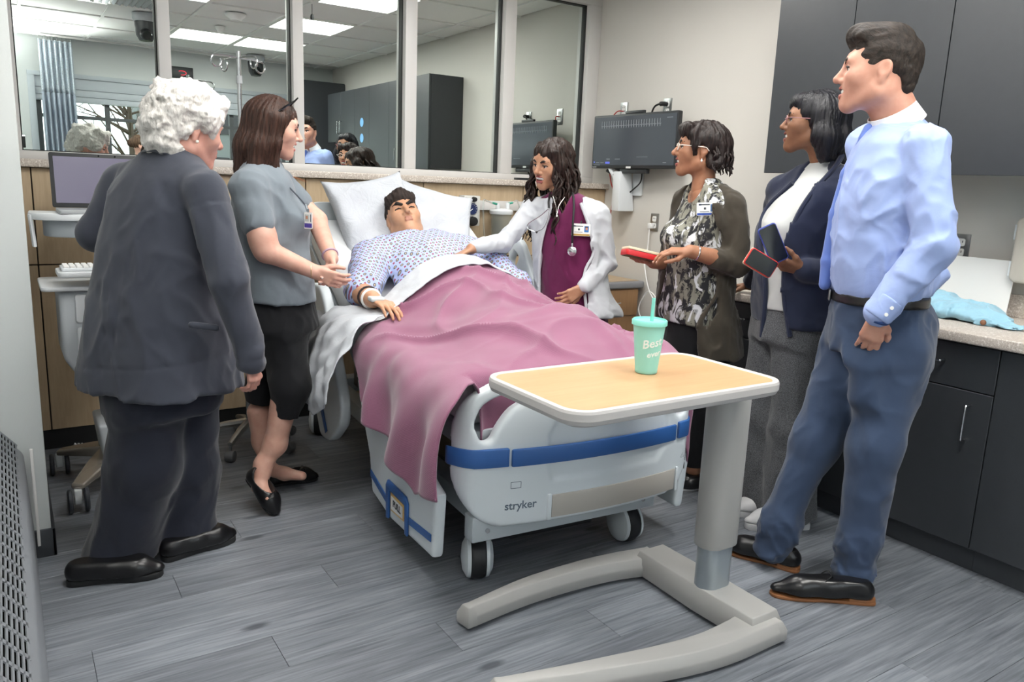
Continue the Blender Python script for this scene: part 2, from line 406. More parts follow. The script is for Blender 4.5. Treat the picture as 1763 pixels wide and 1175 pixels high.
# ---- right wall cabinets
CX, YE = 2.95, 2.70                             # door faces, far end of the run
def handle(parent, p, d, ln):                  # bar pull: p centre on the face, d direction
    p = np.array(p, float); d = nrm(d); o = np.array([-.032, 0, 0])
    MB().tube(bez([p-d*ln/2, p-d*ln/2+o*.8, p-d*(ln/2-.014)+o, p+d*(ln/2-.014)+o, p+d*ln/2+o*.8, p+d*ln/2], 5), .005, 8).build('handle', M['chrome'], parent, world=True)
ysb = [YE, 2.22, 1.74, 1.305, .80, .30, -.25]
for i in range(len(ysb)-1):
    a, b_ = ysb[i+1], ysb[i]
    lab = ['charcoal base cabinet at the far end of the counter beside the wall outlet', 'charcoal base cabinet behind the person in the navy blazer', 'charcoal drawer base cabinet beside the man in blue trousers',
           'charcoal base cabinet at the right edge of the picture', 'charcoal base cabinet near the tall wardrobe', 'charcoal base cabinet nearest the window wall'][i]
    t = empty('base_cabinet', (CX, a, 0), 0, lab, 'cabinet', 'charcoal base cabinets under the counter')
    MB().span((CX+.021, a+.0005, .1), (XW-.004, b_-.0005, .872)).build('body', M['laminate'], t, world=True)
    MB().span((CX+.055, a+.0005, 0), (XW-.004, b_-.0005, .1)).build('toe_kick', M['base'], t, world=True)
    if i == 3 or i == 5:
        d = MB().span((CX, a+.002, .105), (CX+.02, b_-.002, .866)).build('door', M['laminate'], t, bevel=.0015, seg=1, world=True)
        handle(d, (CX, a+.05, .62), (0, 0, 1), .13)
    else:
        d = MB().span((CX, a+.002, .700), (CX+.02, b_-.002, .866)).build('drawer', M['laminate'], t, bevel=.0015, seg=1, world=True)
        handle(d, (CX, (a+b_)/2+.04, .795), (0, 1, 0), .13)
        d = MB().span((CX, a+.002, .105), (CX+.02, b_-.002, .696)).build('door', M['laminate'], t, bevel=.0015, seg=1, world=True)
        handle(d, (CX, a+.075, .58), (0, 0, 1), .13)
ct = MB().span((2.918, -.25, .874), (XW-.002, YE+.012, .914)).build('countertop', M['stone'], None, bevel=.006, seg=3)
MB().span((XW-.022, -.25, .914), (XW-.002, YE+.012, 1.01)).build('backsplash', M['stone'], ct, bevel=.003)
tag(ct, 'speckled beige countertop running along the charcoal base cabinets', 'countertop')
UX = 3.225
yu = [2.66, 2.245, 1.805, 1.31, .92, .51, .10]
ulab = ['charcoal wall cabinet at the far end above the navy blazer', 'charcoal wall cabinet door directly behind the man in the blue shirt', 'charcoal wall cabinet at the right edge of the picture',
        'charcoal wall cabinet with two round blue stickers', 'short charcoal wall cabinet next to the one with blue stickers', 'short charcoal wall cabinet nearest the tall wardrobe']
blue_st = mat('blue_sticker', '#6fa8dc', .4)
for i in range(6):
    a, b_ = yu[i+1], yu[i]; zb = 1.50 if i < 4 else 1.79
    t = empty('wall_cabinet', (UX, a, zb), 0, ulab[i], 'cabinet', 'charcoal wall cabinets above the counter')
    MB().span((UX+.021, a+.0005, zb), (XW-.003, b_-.0005, 2.60 if i < 0 else 2.31)).build('body', M['laminate'], t, world=True)
    d = MB().span((UX, a+.002, zb-.012), (UX+.02, b_-.002, 2.31)).build('door', M['laminate'], t, bevel=.0015, seg=1, world=True)
    if i in (1, 2): handle(d, (UX, (a+.05) if i == 2 else (a+.2), 1.62), (0, 0, 1), .11)
    if i == 4: handle(d, (UX, a+.04, 1.93), (0, 0, 1), .13)
    if i == 5: handle(d, (UX, b_-.04, 1.93), (0, 0, 1), .13)
    if i == 3:
        for z in (1.96, 1.80): MB().cyl((UX, 1.118, z), (UX-.002, 1.118, z), .045, n=24).build('sticker', blue_st, d, world=True)
wd = empty('wardrobe', (3.28, -.46, 0), 0, 'tall charcoal wardrobe in the corner beside the window', 'wardrobe')
MB().span((3.02, YW+.003, .08), (XW-.003, -.26, 2.49)).build('body', M['laminate'], wd, world=True)
MB().span((3.05, YW+.003, 0), (XW-.003, -.30, .08)).build('plinth', M['base'], wd, world=True)
d = MB().span((3.02, -.258, .09), (XW-.005, -.238, 2.48)).build('door', M['laminate'], wd, bevel=.0015, seg=1, world=True)
MB().tube([(3.08, -.238, 1.0), (3.08, -.205, 1.0), (3.08, -.205, 1.16), (3.08, -.238, 1.16)], .005, 8).build('handle', M['chrome'], d, world=True)
# ================================================================== signed-distance modelling (soft, organic shapes)
_NT = np.random.RandomState(11).uniform(-1, 1, 64**3).astype(np.float32)
_NR = np.array([[.36, .48, -.8], [-.8, .60, 0.], [.48, .64, .60]], np.float32)
def vnoise(P, sc, seed=0):
    """value noise in [-1,1]; sc = cycles per metre (scalar or 3-vector)"""
    q = ((P*np.asarray(sc, np.float32)) @ _NR+np.float32(seed*7.31+100.)).astype(np.float32); fl = np.floor(q); f = q-fl; i = fl.astype(np.int32) & 63; f = f*f*f*(f*(f*6-15)+10)
    j = (i+1) & 63; r = 0
    X = (i[:, 0] << 12, j[:, 0] << 12); Y = (i[:, 1] << 6, j[:, 1] << 6); Z = (i[:, 2], j[:, 2])
    fx, fy, fz = f.T
    def lz(a): return _NT[a+Z[0]]*(1-fz)+_NT[a+Z[1]]*fz
    def ly(a): return lz(a+Y[0])*(1-fy)+lz(a+Y[1])*fy
    return ly(X[0])*(1-fx)+ly(X[1])*fx
class SDF:
    def __init__(s, k=.02): s.ops = []; s.k = k; s.disp = None; s.M = None
    def _add(s, fn, lo, hi, k, i, mode):
        s.ops.append((fn, np.array(lo, np.float32), np.array(hi, np.float32), s.k if k is None else k, i, mode)); return s
    def cone(s, a, b, ra, rb=None, k=None, i=0, mode='+'):
        a = np.array(a, np.float32); b = np.array(b, np.float32); rb = ra if rb is None else rb
        ba = b-a; L = float(ba @ ba)+1e-12
        def fn(P):
            q = P-a; t = q @ (ba/np.float32(L)); np.clip(t, 0, 1, out=t); q -= t[:, None]*ba; return np.sqrt(np.einsum('ij,ij->i', q, q))-(np.float32(ra)+t*np.float32(rb-ra))
        r = max(ra, rb); return s._add(fn, np.minimum(a, b)-r, np.maximum(a, b)+r, k, i, mode)
    def chain(s, pts, rad, k=None, i=0, mode='+'):
        for j in range(len(pts)-1): s.cone(pts[j], pts[j+1], rad[j], rad[j+1], k, i, mode)
        return s
    def ell(s, c, r, R=None, k=None, i=0, mode='+'):
        c = np.array(c, np.float32); r = np.array(r, np.float32)*np.ones(3, np.float32); Rm = np.eye(3, dtype=np.float32) if R is None else np.array(R, np.float32)
        def fn(P):
            q = ((P-c) @ Rm)/r if R is not None else (P-c)/r; l = np.sqrt(np.einsum('ij,ij->i', q, q)); q = q/r; g = np.sqrt(np.einsum('ij,ij->i', q, q))+np.float32(1e-9)
            return l*(l-1)/g
        e = float(r.max()); return s._add(fn, c-e, c+e, k, i, mode)
    def box(s, c, d, r=.01, R=None, k=None, i=0, mode='+'):
        c = np.array(c, np.float32); d = np.array(d, np.float32)/2-r; Rm = np.eye(3, dtype=np.float32) if R is None else np.array(R, np.float32)
        def fn(P):
            q = np.abs((P-c) @ Rm)-d; return np.linalg.norm(np.maximum(q, 0), axis=1)+np.minimum(q.max(1), 0)-r
        e = float(np.linalg.norm(d)+r); return s._add(fn, c-e, c+e, k, i, mode)
    def loft(s, secs, k=None, i=0, mode='+', p=2.4, edge=.02):
        """stack of ellipses; secs rows: (z, cx, cy, half width, half depth, yaw of the facing direction)"""
        A = np.array(sorted(secs), np.float32); z = A[:, 0]
        zz = np.linspace(z[0], z[-1], 6*len(z)).astype(np.float32)
        def sm(col):
            out = np.interp(zz, z, col); 
            for _ in range(4): out[1:-1] = (out[:-2]+2*out[1:-1]+out[2:])/4
            return out.astype(np.float32)
        T = [sm(A[:, j]) for j in range(1, 6)]
        def fn(P):
            cx_, cy_, w_, d_, a_ = [np.interp(P[:, 2], zz, t).astype(np.float32) for t in T]
            dx = P[:, 0]-cx_; dy = P[:, 1]-cy_; ca = np.cos(a_); sa = np.sin(a_)
            fwd = dx*ca+dy*sa; rgt = dx*sa-dy*ca
            l = (np.abs(rgt/w_)**p+np.abs(fwd/d_)**p)**(1/p)
            d = (l-1)*np.minimum(w_, d_)*(.75+.25*np.minimum(np.maximum(w_, d_)/np.minimum(w_, d_), 2))
            e = np.maximum(P[:, 2]-z[-1], z[0]-P[:, 2])
            h = np.maximum(edge-np.abs(d-e), 0)/edge
            return np.maximum(d, e)+h*h*edge*.25
        m_ = float(A[:, 3:5].max())
        return s._add(fn, (A[:, 1].min()-m_, A[:, 2].min()-m_, z[0]), (A[:, 1].max()+m_, A[:, 2].max()+m_, z[-1]), k, i, mode)
    def half(s, pt, nrm_, k=.004, i=None):     # cut everything on the side the normal points to
        pt = np.array(pt, np.float32); n_ = np.array(nrm(nrm_), np.float32)
        return s._add(lambda P: (P-pt) @ n_, (-9e9,)*3, (9e9,)*3, k, i, '^')
    def fn(s, f, lo, hi, k=None, i=0, mode='+'): return s._add(f, lo, hi, k, i, mode)
    def ev(s, P, mg=1e9, want_id=False):
        plo = P.min(0); phi = P.max(0)
        d = np.full(len(P), 10., np.float32); ids = np.zeros(len(P), np.int16)
        for f, lo, hi, k, i, mode in s.ops:
            if mode == '^': 
                e = f(P); h = np.maximum(k-np.abs(d-e), 0)/k; d = np.maximum(d, e)+h*h*k*.25; continue
            if mg < 1e8 and ((plo > hi+mg+k).any() or (phi < lo-mg-k).any()): continue
            e = f(P).astype(np.float32); k = max(k, 1e-5)
            if mode == '+':
                h = np.maximum(k-np.abs(d-e), 0)/k; ids[e < d] = i; d = np.minimum(d, e)-h*h*k*.25
            else:
                h = np.maximum(k-np.abs(d+e), 0)/k
                if i: ids[-e > d] = i
                d = np.maximum(d, -e)+h*h*k*.25
        if s.disp is not None:
            w = np.abs(d) < .035
            if w.any(): d[w] += s.disp(P[w], ids[w])
        return (d, ids) if want_id else d
    def verts(s, h):
        """sparse surface nets -> (V, quads, ids)"""
        fin = [(lo, hi) for _, lo, hi, _, _, m_ in s.ops if m_ == '+']
        lo = np.min([a for a, b in fin], 0)-4*h; hi = np.max([b for a, b in fin], 0)+4*h
        B = 8; H = B*h; nb = np.ceil((hi-lo)/H).astype(int)
        I = np.stack(np.meshgrid(*[np.arange(n_) for n_ in nb], indexing='ij'), -1).reshape(-1, 3)
        c = (lo+(I+.5)*H).astype(np.float32)
        d = np.concatenate([s.ev(c[q:q+300], 2.2*H) for q in range(0, len(c), 300)]); I = I[np.abs(d) < .92*H+(.02 if s.disp is not None else .0)]
        g = np.stack(np.meshgrid(*[np.arange(B+1)]*3, indexing='ij'), -1).reshape(-1, 3)
        D = np.empty((len(I), (B+1)**3), np.float32)
        for a in range(0, len(I), 20):
            P = (lo+(I[a:a+20, None, :]*B+g[None])*h).reshape(-1, 3).astype(np.float32)
            D[a:a+20] = s.ev(P, 4*h).reshape(-1, (B+1)**3)
        D = D.reshape(-1, B+1, B+1, B+1); S = D < 0
        n_ = [slice(0, B), slice(1, B+1)]
        cnt = np.zeros((len(I), B, B, B), np.int8); acc = np.zeros((len(I), B, B, B, 3), np.float32)
        cor = {}
        for q in np.ndindex(2, 2, 2): cor[q] = (D[:, n_[q[0]], n_[q[1]], n_[q[2]]], S[:, n_[q[0]], n_[q[1]], n_[q[2]]])
        for ax in range(3):
            for q in np.ndindex(2, 2, 2):
                if q[ax]: continue
                r = list(q); r[ax] = 1; d0, s0 = cor[q]; d1, s1 = cor[tuple(r)]
                x = s0 != s1
                if not x.any(): continue
                t = d0[x]/(d0[x]-d1[x]); v = np.tile(np.array(q, np.float32), (len(t), 1)); v[:, ax] = t
                acc[x] += v; cnt[x] += 1
        w = np.nonzero(cnt)
        loc = acc[w]/cnt[w][:, None]
        cell = I[w[0]]*B+np.stack(w[1:], -1)
        V = lo+(cell+loc)*h
        dim = (nb*B+2).astype(np.int64)
        key = (cell[:, 0].astype(np.int64)*dim[1]+cell[:, 1])*dim[2]+cell[:, 2]
        o = np.argsort(key); ks = key[o]; V = V[o]
        quads = []
        for ax in range(3):
            s0 = S[:, :B, :B, :B]; sl = [slice(0, B)]*3; sl[ax] = slice(1, B+1); s1 = S[(slice(None),)+tuple(sl)]
            w = np.nonzero(s0 != s1)
            if len(w[0]) == 0: continue
            e = I[w[0]]*B+np.stack(w[1:], -1); b1, b2 = [(1, 2), (2, 0), (0, 1)][ax]
            idx = []
            for u, v_ in ((0, 0), (1, 0), (1, 1), (0, 1)):
                cc = e.copy(); cc[:, b1] -= u; cc[:, b2] -= v_
                kk = (cc[:, 0].astype(np.int64)*dim[1]+cc[:, 1])*dim[2]+cc[:, 2]
                p_ = np.clip(np.searchsorted(ks, kk), 0, len(ks)-1); idx.append(np.where(ks[p_] == kk, p_, -1))
            Q = np.stack(idx, -1); fl_ = s0[w]; Q[~fl_] = Q[~fl_][:, ::-1]
            quads.append(Q[(Q >= 0).all(1)])
        Q = np.concatenate(quads); ids = None
        fc = V[Q].mean(1).astype(np.float32); ids = np.zeros(len(Q), np.int16)
        if any(o_[4] for o_ in s.ops if o_[4] is not None):
            od = np.lexsort(np.floor(fc/(10*h)).T)
            for q in range(0, len(Q), 4000): ids[od[q:q+4000]] = s.ev(fc[od[q:q+4000]], 4*h, True)[1]
        return V, Q, ids
def sdf_arrays(*parts):                # join several (V,Q,ids)
    V = []; Q = []; I = []; o = 0
    for a, b, c in parts: V.append(a); Q.append(b+o); I.append(c); o += len(a)
    return np.concatenate(V), np.concatenate(Q), np.concatenate(I)
def fast_mesh(name, V, Q, mats, ids=None):
    me = bpy.data.meshes.new(name); V = np.asarray(V, np.float32); Q = np.asarray(Q, np.int32)
    me.vertices.add(len(V)); me.vertices.foreach_set('co', V.ravel())
    me.loops.add(Q.size); me.loops.foreach_set('vertex_index', Q.ravel())
    me.polygons.add(len(Q)); me.polygons.foreach_set('loop_start', np.arange(0, Q.size, Q.shape[1], dtype=np.int32))
    for mm in (mats if isinstance(mats, (list, tuple)) else [mats]): me.materials.append(mm)
    if ids is not None: me.polygons.foreach_set('material_index', np.asarray(ids, np.int32))
    me.polygons.foreach_set('use_smooth', np.ones(len(Q), dtype=bool))
    me.update(calc_edges=True); me.validate(); return me
def sdf_ob(name, S, h, mats, parent=None, world=True, relax=1):
    V, Q, ids = S.verts(h)
    return mesh_ob(name, fast_mesh(name, V, Q, mats, ids), parent, world and parent is not None)
def smoothstep(a, b, x):
    t = np.clip((x-a)/(b-a), 0, 1); return t*t*(3-2*t)
# ================================================================== HOSPITAL BED
BO = v3(1.68, 2.08, 0); BA = math.radians(-4)
bed = empty('hospital_bed', tuple(BO), BA, 'white hospital bed with blue bumper strip and raised head end', 'bed')
BU = v3(math.cos(BA), math.sin(BA), 0); BV = v3(-math.sin(BA), math.cos(BA), 0)
def bw_(p): return BO+BU*p[0]+BV*p[1]+v3(0, 0, p[2])        # bed-local -> world
HY, HZ, HANG = 1.10, .74, math.radians(28)
def back_pt(x, s, n_): return (x, HY+s*math.cos(HANG)-n_*math.sin(HANG), HZ+s*math.sin(HANG)+n_*math.cos(HANG))
bw_blue = mat('bumper_blue', '#2f5d9c', .4); bed_white = mat('bed_white_plastic', '#d3dade', .38); bed_grey = mat('bed_grey_metal', '#aab2b7', .42)
beige = mat('bed_beige_panel', '#b3aea6', .45)
def poly_sd0(P2, poly):
    d = np.full(len(P2), 1e9, np.float32); s = np.ones(len(P2), np.float32); A = np.array(poly, np.float32)
    for i in range(len(A)):
        a, b_ = A[i], A[i-1]; e = b_-a; w_ = P2-a; t = np.clip((w_ @ e)/(e @ e), 0, 1); q = w_-t[:, None]*e
        d = np.minimum(d, (q**2).sum(1))
        c1 = P2[:, 1] >= a[1]; c2 = P2[:, 1] < b_[1]; c3 = e[0]*w_[:, 1] > e[1]*w_[:, 0]
        s = np.where((c1 & c2 & c3) | (~c1 & ~c2 & ~c3), -s, s)
    return s*np.sqrt(d)
_pg = {}
def poly_sd(P2, poly):                 # the same through a cached 5 mm grid
    k = tuple(poly)
    if k not in _pg:
        A = np.array(poly); lo = A.min(0)-.12; n_ = np.ceil((A.max(0)+.12-lo)/.005).astype(int)+1
        g_ = np.stack(np.meshgrid(np.arange(n_[0]), np.arange(n_[1]), indexing='ij'), -1).reshape(-1, 2)*.005+lo
        _pg[k] = (lo, n_, poly_sd0(g_.astype(np.float32), poly).reshape(n_))
    lo, n_, G = _pg[k]
    q = np.clip((P2-lo)/.005, 0, n_-1.001); i = q.astype(int); f = (q-i).astype(np.float32); a, b = i.T; fa, fb_ = f.T
    return G[a, b]*(1-fa)*(1-fb_)+G[a+1, b]*fa*(1-fb_)+G[a, b+1]*(1-fa)*fb_+G[a+1, b+1]*fa*fb_
def fb_y(x): return -.10+.06*(np.abs(x)/.5)**2+.10*np.maximum(np.abs(x)-.44, 0)/.08*np.maximum(np.abs(x)-.44, 0)*10
out = [tuple(p) for p in bez([(-.36, .245), (-.43, .28), (-.485, .36), (-.505, .47), (-.50, .60), (-.475, .69), (-.42, .735), (-.34, .755), (0, .765), (.34, .755), (.42, .735), (.475, .69), (.50, .60), (.505, .47), (.485, .36), (.43, .28), (.36, .245)], 5)]
hole = [tuple(p) for p in bez([(-.445, .60), (-.425, .558), (-.395, .56), (-.375, .60), (-.33, .66), (-.26, .70), (-.28, .715), (-.36, .705), (-.42, .675), (-.443, .63), (-.445, .60)], 4)][:-1]
def fbd(P):
    P2 = P[:, [0, 2]]; d2 = poly_sd(P2, out)
    h1 = poly_sd(P2, hole); h2 = poly_sd(P2*np.array([-1, 1], np.float32), hole)
    d2 = np.maximum(d2, -np.minimum(h1, h2))
    yy = P[:, 1]-fb_y(P[:, 0])
    q = np.stack([d2+.018, np.abs(yy-.02)-.006], -1)
    d = np.linalg.norm(np.maximum(q, 0), axis=1)+np.minimum(q.max(1), 0)-.016
    # shallow pressed field in the middle
    f2 = poly_sd(P2, [(-.17, .40), (-.19, .46), (-.19, .56), (-.15, .62), (.30, .62), (.34, .56), (.34, .46), (.30, .40)])
    return d+.010*smoothstep(.012, -.012, f2)*(yy < .02)
S = SDF(); S.fn(fbd, (-.53, -.16, .22), (.53, .10, .80))
V, Q, _ = S.verts(.007); mesh_ob('footboard', fast_mesh('footboard', V, Q, bed_white), bed)
fb = bed.children[-1]
def strip(name, x0, x1, z0, z1, off, th, mtl, parent, rnd=.01):
    xs_ = np.linspace(x0, x1, max(3, int((x1-x0)/.03)+2)); V = []; Fc = []
    for x in xs_:
        y = float(fb_y(np.array(x)))
        for z in (z0, z1):
            V += [(x, y+off, z), (x, y+off-th, z)]
    for i in range(len(xs_)-1):
        a = 4*i; b_ = a+4
        Fc += [(a+1, b_+1, b_+3, a+3), (a, a+2, b_+2, b_), (a, b_, b_+1, a+1), (a+2, a+3, b_+3, b_+2)]
    Fc += [(0, 1, 3, 2), (len(V)-4, len(V)-2, len(V)-1, len(V)-3)]
    mb = MB().add(V, Fc); return mb.build(name, mtl, parent, bevel=rnd, seg=2, sharp=30)
strip('bumper', -.325, .385, .462, .524, .002, .014, bw_blue, fb, .006)
for a, b_ in ((-.515, -.336), (.396, .515)): strip('bumper', a, b_, .466, .53, .004, .018, bw_blue, fb, .006)
strip('lower_panel', -.17, .40, .262, .345, .002, .008, beige, fb, .004)
for a, b_ in ((-.188, -.172), (.402, .416)): strip('panel_trim', a, b_, .255, .35, .002, .012, bed_white, fb, .004)
gr = mat('print_grey', '#5d6a78', .5); prd = mat('print_dark', '#30343a', .5)
def on_fb(x, z, off=-.001):
    y = float(fb_y(np.array(x))); s_ = float(fb_y(np.array(x+.01))-fb_y(np.array(x-.01)))/.02
    return (x, y+off, z), nrm((1, s_, 0))
p, ux = on_fb(-.285, .322); text_mesh('logo', 'stryker', .040, gr, p, ux, (0, 0, 1), .0015, fb, world=False, bold=.0006)
p, ux = on_fb(-.305, .396); q = MB()
for dx, dz, w_, h_ in ((0, .011, .036, .0015), (0, -.011, .036, .0015), (-.018, 0, .0015, .022), (.018, 0, .0015, .022)):
    q.box(np.array(p)+ux*dx+v3(0, -.0005, dz), (w_, .003, h_), rz=math.atan2(ux[1], ux[0]))
q.build('label_outline', gr, fb)
for i in range(9):
    p, ux = on_fb(.478, .405-.0085*i-(.012 if i > 5 else 0)); w_ = .032 if i < 6 else .022
    MB().box(np.array(p), (w_, .003, .004), rz=math.atan2(ux[1], ux[0])).build('warning_text_line', prd, fb)
p, ux = on_fb(.440, .39)
tr = MB()
for a, b_ in (((-.009, -.008), (.009, -.008)), ((.009, -.008), (0, .010)), ((0, .010), (-.009, -.008)), ((0, -.004), (0, .004))):
    tr.tube([np.array(p)+ux*a[0]+v3(0, 0, a[1]), np.array(p)+ux*b_[0]+v3(0, 0, b_[1])], .0011, 5)
tr.build('warning_sign', prd, fb)
# frame, deck, casters
sk = MB().span((-.445, -.045, .195), (.33, .02, .285)).build('foot_crossbeam', bed_grey, bed, bevel=.006)
for x in (-.39, .27): MB().cyl((x, -.046, .235), (x, -.052, .235), .008, n=12).build('bolt', M['chrome'], sk)
MB().span((-.40, .02, .22), (-.32, 1.95, .30)).span((.24, .02, .22), (.32, 1.95, .30)).span((-.4, 1.85, .22), (.32, 1.95, .30)).build('base_frame', bed_grey, bed, bevel=.008)
MB().span((-.30, .25, .30), (.26, .45, .50)).span((-.30, 1.45, .30), (.26, 1.7, .50)).span((-.22, .1, .10), (.15, 1.8, .22)).build('lift_mechanism', M['dark_plastic'], bed, bevel=.01)
MB().span((-.45, .0, .50), (.45, HY, .575)).build('deck', bed_grey, bed, bevel=.01)
bd = MB().prism([(-.45, 0), (.45, 0), (.45, .95), (-.45, .95)], back_pt(0, 0, -.24), (1, 0, 0), (0, math.cos(HANG), math.sin(HANG)), np.array(back_pt(0, 0, -.17))-np.array(back_pt(0, 0, -.24))).build('back_deck', bed_grey, bed, bevel=.01)
MB().prism(rrect(.98, .34, .08), back_pt(0, .96, -.10), (1, 0, 0), tuple(np.array(back_pt(0, 0, 1))-np.array(back_pt(0, 0, 0))), (0, .03, 0)).build('headboard', bed_white, bed, bevel=.008)
tyre = mat('caster_tyre', '#1d1f22', .5)
def caster(x, y, r=.078, ang=0, cover=bed_white):
    c = MB().lathe([(r*.55, -.026), (r*.93, -.026), (r, -.016), (r, .016), (r*.93, .026), (r*.55, .026)], (x, y, r), 36, ax=(math.cos(ang), math.sin(ang), 0)).build('caster_wheel', tyre, bed)
    d = v3(math.cos(ang), math.sin(ang), 0)
    for s_ in (-1, 1):
        a = v3(x, y, r)+d*.027*s_
        MB().lathe([(r*.97, 0), (r*.92, .012), (r*.6, .026), (0.001, .032)], a, 28, ax=d*s_).build('wheel_cover', cover, c)
    MB().span((x-.02, y-.02, r+.05), (x+.02, y+.02, .25)).build('caster_stem', cover, c, bevel=.006)
caster(-.36, .08, ang=-.36); caster(.31, .10, ang=-.02); caster(-.44, 1.86, ang=-.35); caster(.36, 1.86, ang=.1)
bl = MB().prism([tuple(p) for p in bez([(0, 0), (.10, -.02), (.14, .04), (.10, .11), (0, .12)], 4)], (-.47, .72, .14), (0, 1, 0), (0, 0, 1), (.02, 0, 0)).build('brake_pedal', bw_blue, bed, bevel=.006)
# side rails: outline in (y,z), thickness outwards
def rail(name, x, poly, holes=(), th=.045, h=.007, mtl=bed_white):
    s_ = -1 if x < 0 else 1
    def f(P):
        P2 = P[:, [1, 2]]; d2 = poly_sd(P2, poly)
        for hp in holes: d2 = np.maximum(d2, -poly_sd(P2, hp))
        q_ = np.stack([d2+.014, np.abs(P[:, 0]-x)-th/2+.014], -1)
        return np.linalg.norm(np.maximum(q_, 0), axis=1)+np.minimum(q_.max(1), 0)-.014
    A = np.array(poly); S = SDF(); S.fn(f, (x-th, A[:, 0].min()-.02, A[:, 1].min()-.02), (x+th, A[:, 0].max()+.02, A[:, 1].max()+.02))
    V, Q, _ = S.verts(h); return mesh_ob(name, fast_mesh(name, V, Q, mtl), bed)
def cr(pts, n_=4): return [tuple(p) for p in bez(list(pts)+[pts[0]], n_)][:-1]
fr = rail('foot_side_rail', -.53, [(.04, .125), (.02, .36), (.10, .385), (.20, .44), (.44, .50), (.80, .58), (.86, .56), (.80, .44), (.70, .28), (.665, .13), (.455, .10)],
          [cr([(.58, .43), (.56, .50), (.74, .545), (.78, .52), (.70, .44)]), cr([(.26, .40), (.27, .44), (.50, .49), (.52, .45), (.40, .41)])])
st = mat('rail_blue_line', '#2f5d9c', .4)
for a, b_, za, zb in ((.475, .665, .155, .20), (.045, .245, .185, .165)):
    MB().prism([(a, za), (b_, zb), (b_, zb+.028), (a, za+.028)], (-.554, 0, 0), (0, 1, 0), (0, 0, 1), (-.004, 0, 0)).build('blue_line', st, fr, bevel=.001, seg=1)
pull = MB()
ring = [(.47, .10), (.475, .235), (.455, .262), (.27, .262), (.25, .24), (.25, .115), (.275, .115), (.278, .225), (.44, .225), (.445, .105)]
pull.prism(ring, (-.553, 0, 0), (0, 1, 0), (0, 0, 1), (-.010, 0, 0)); pu = pull.build('pull_surround', bw_blue, fr, bevel=.004)
MB().prism([(.43, .145), (.43, .218), (.292, .218), (.292, .155)], (-.554, 0, 0), (0, 1, 0), (0, 0, 1), (-.004, 0, 0)).build('pull_label', mat('label_amber', '#d9b375', .5), fr, bevel=.002)
MB().prism([(.42, .155), (.42, .208), (.302, .208), (.302, .163)], (-.5585, 0, 0), (0, 1, 0), (0, 0, 1), (-.001, 0, 0)).build('pull_label_face', M['white'], fr)
text_mesh('pull_text', 'PULL', .036, prd, (-.560, .36, .185), (0, -1, 0), (0, 0, 1), .0006, fr, world=False, bold=.001)
hr = rail('head_side_rail', -.555, cr([(1.06, .27), (1.18, .19), (1.32, .17), (1.38, .22), (1.52, .42), (1.70, .72), (1.72, .79), (1.62, .86), (1.40, .89), (1.30, .87), (1.22, .78), (1.10, .58), (1.0, .42), (1.01, .32)]), [cr([(1.36, .60), (1.44, .56), (1.57, .72), (1.53, .78), (1.43, .79), (1.37, .72)])], th=.05)
MB().prism([(1.43, .66), (1.53, .60), (1.66, .74), (1.57, .835)], (-.582, 0, 0), (0, 1, 0), (0, 0, 1), (-.006, 0, 0)).build('control_panel', mat('panel_blue', '#27486e', .25), hr, bevel=.004)
MB().prism([(1.20, .23), (1.23, .21), (1.34, .34), (1.31, .37)], (-.582, 0, 0), (0, 1, 0), (0, 0, 1), (-.004, 0, 0)).build('blue_line', st, hr, bevel=.002)
rail('head_side_rail', .555, [(1.74, .74), (1.70, 1.00), (1.55, 1.11), (1.49, 1.115), (1.42, 1.07), (1.24, .85), (1.18, .66), (1.4, .60)],
     [[(1.66, .98), (1.58, 1.035), (1.56, 1.0), (1.60, .90), (1.64, .88)], cr([(1.50, 1.03), (1.54, .97), (1.52, .93), (1.47, .96), (1.45, 1.0)])], th=.045)
rail('foot_side_rail', .53, [(.04, .125), (.02, .36), (.10, .40), (.44, .50), (.80, .55), (.80, .44), (.70, .28), (.665, .13)], [cr([(.58, .43), (.56, .48), (.74, .52), (.70, .44)])])

# ---- mattress, pillows
mtw = N('mattress_cloth'); mtw.col('#dfe1e3'); mtw.set(Roughness=.8); mtw.bump(mtw.noise(mtw.coord(), 40, 3), .15, .004)
mt = empty('mattress', tuple(bw_((0, 0, .575))), BA, 'white covered mattress on the hospital bed, raised at the head', 'mattress')
MB().span((-.45, .035, .58), (.45, HY+.03, HZ-.005)).build('seat_section', mtw.m, bed, bevel=.035, seg=4).parent = mt
MB().prism([(-.45, -.01), (.45, -.01), (.45, .92), (-.45, .92)], back_pt(0, 0, -.165), (1, 0, 0), (0, math.cos(HANG), math.sin(HANG)), np.array(back_pt(0, 0, 0))-np.array(back_pt(0, 0, -.165))).build('back_section', mtw.m, bed, bevel=.035, seg=4).parent = mt
for o in mt.children: o.location = (0, 0, -.575)
pc = N('pillow_cotton'); pc.col('#bcc0c7'); pc.set(Roughness=.75); pc.bump(pc.noise(pc.coord(), 14, 4, .6, .8), .45, .025)
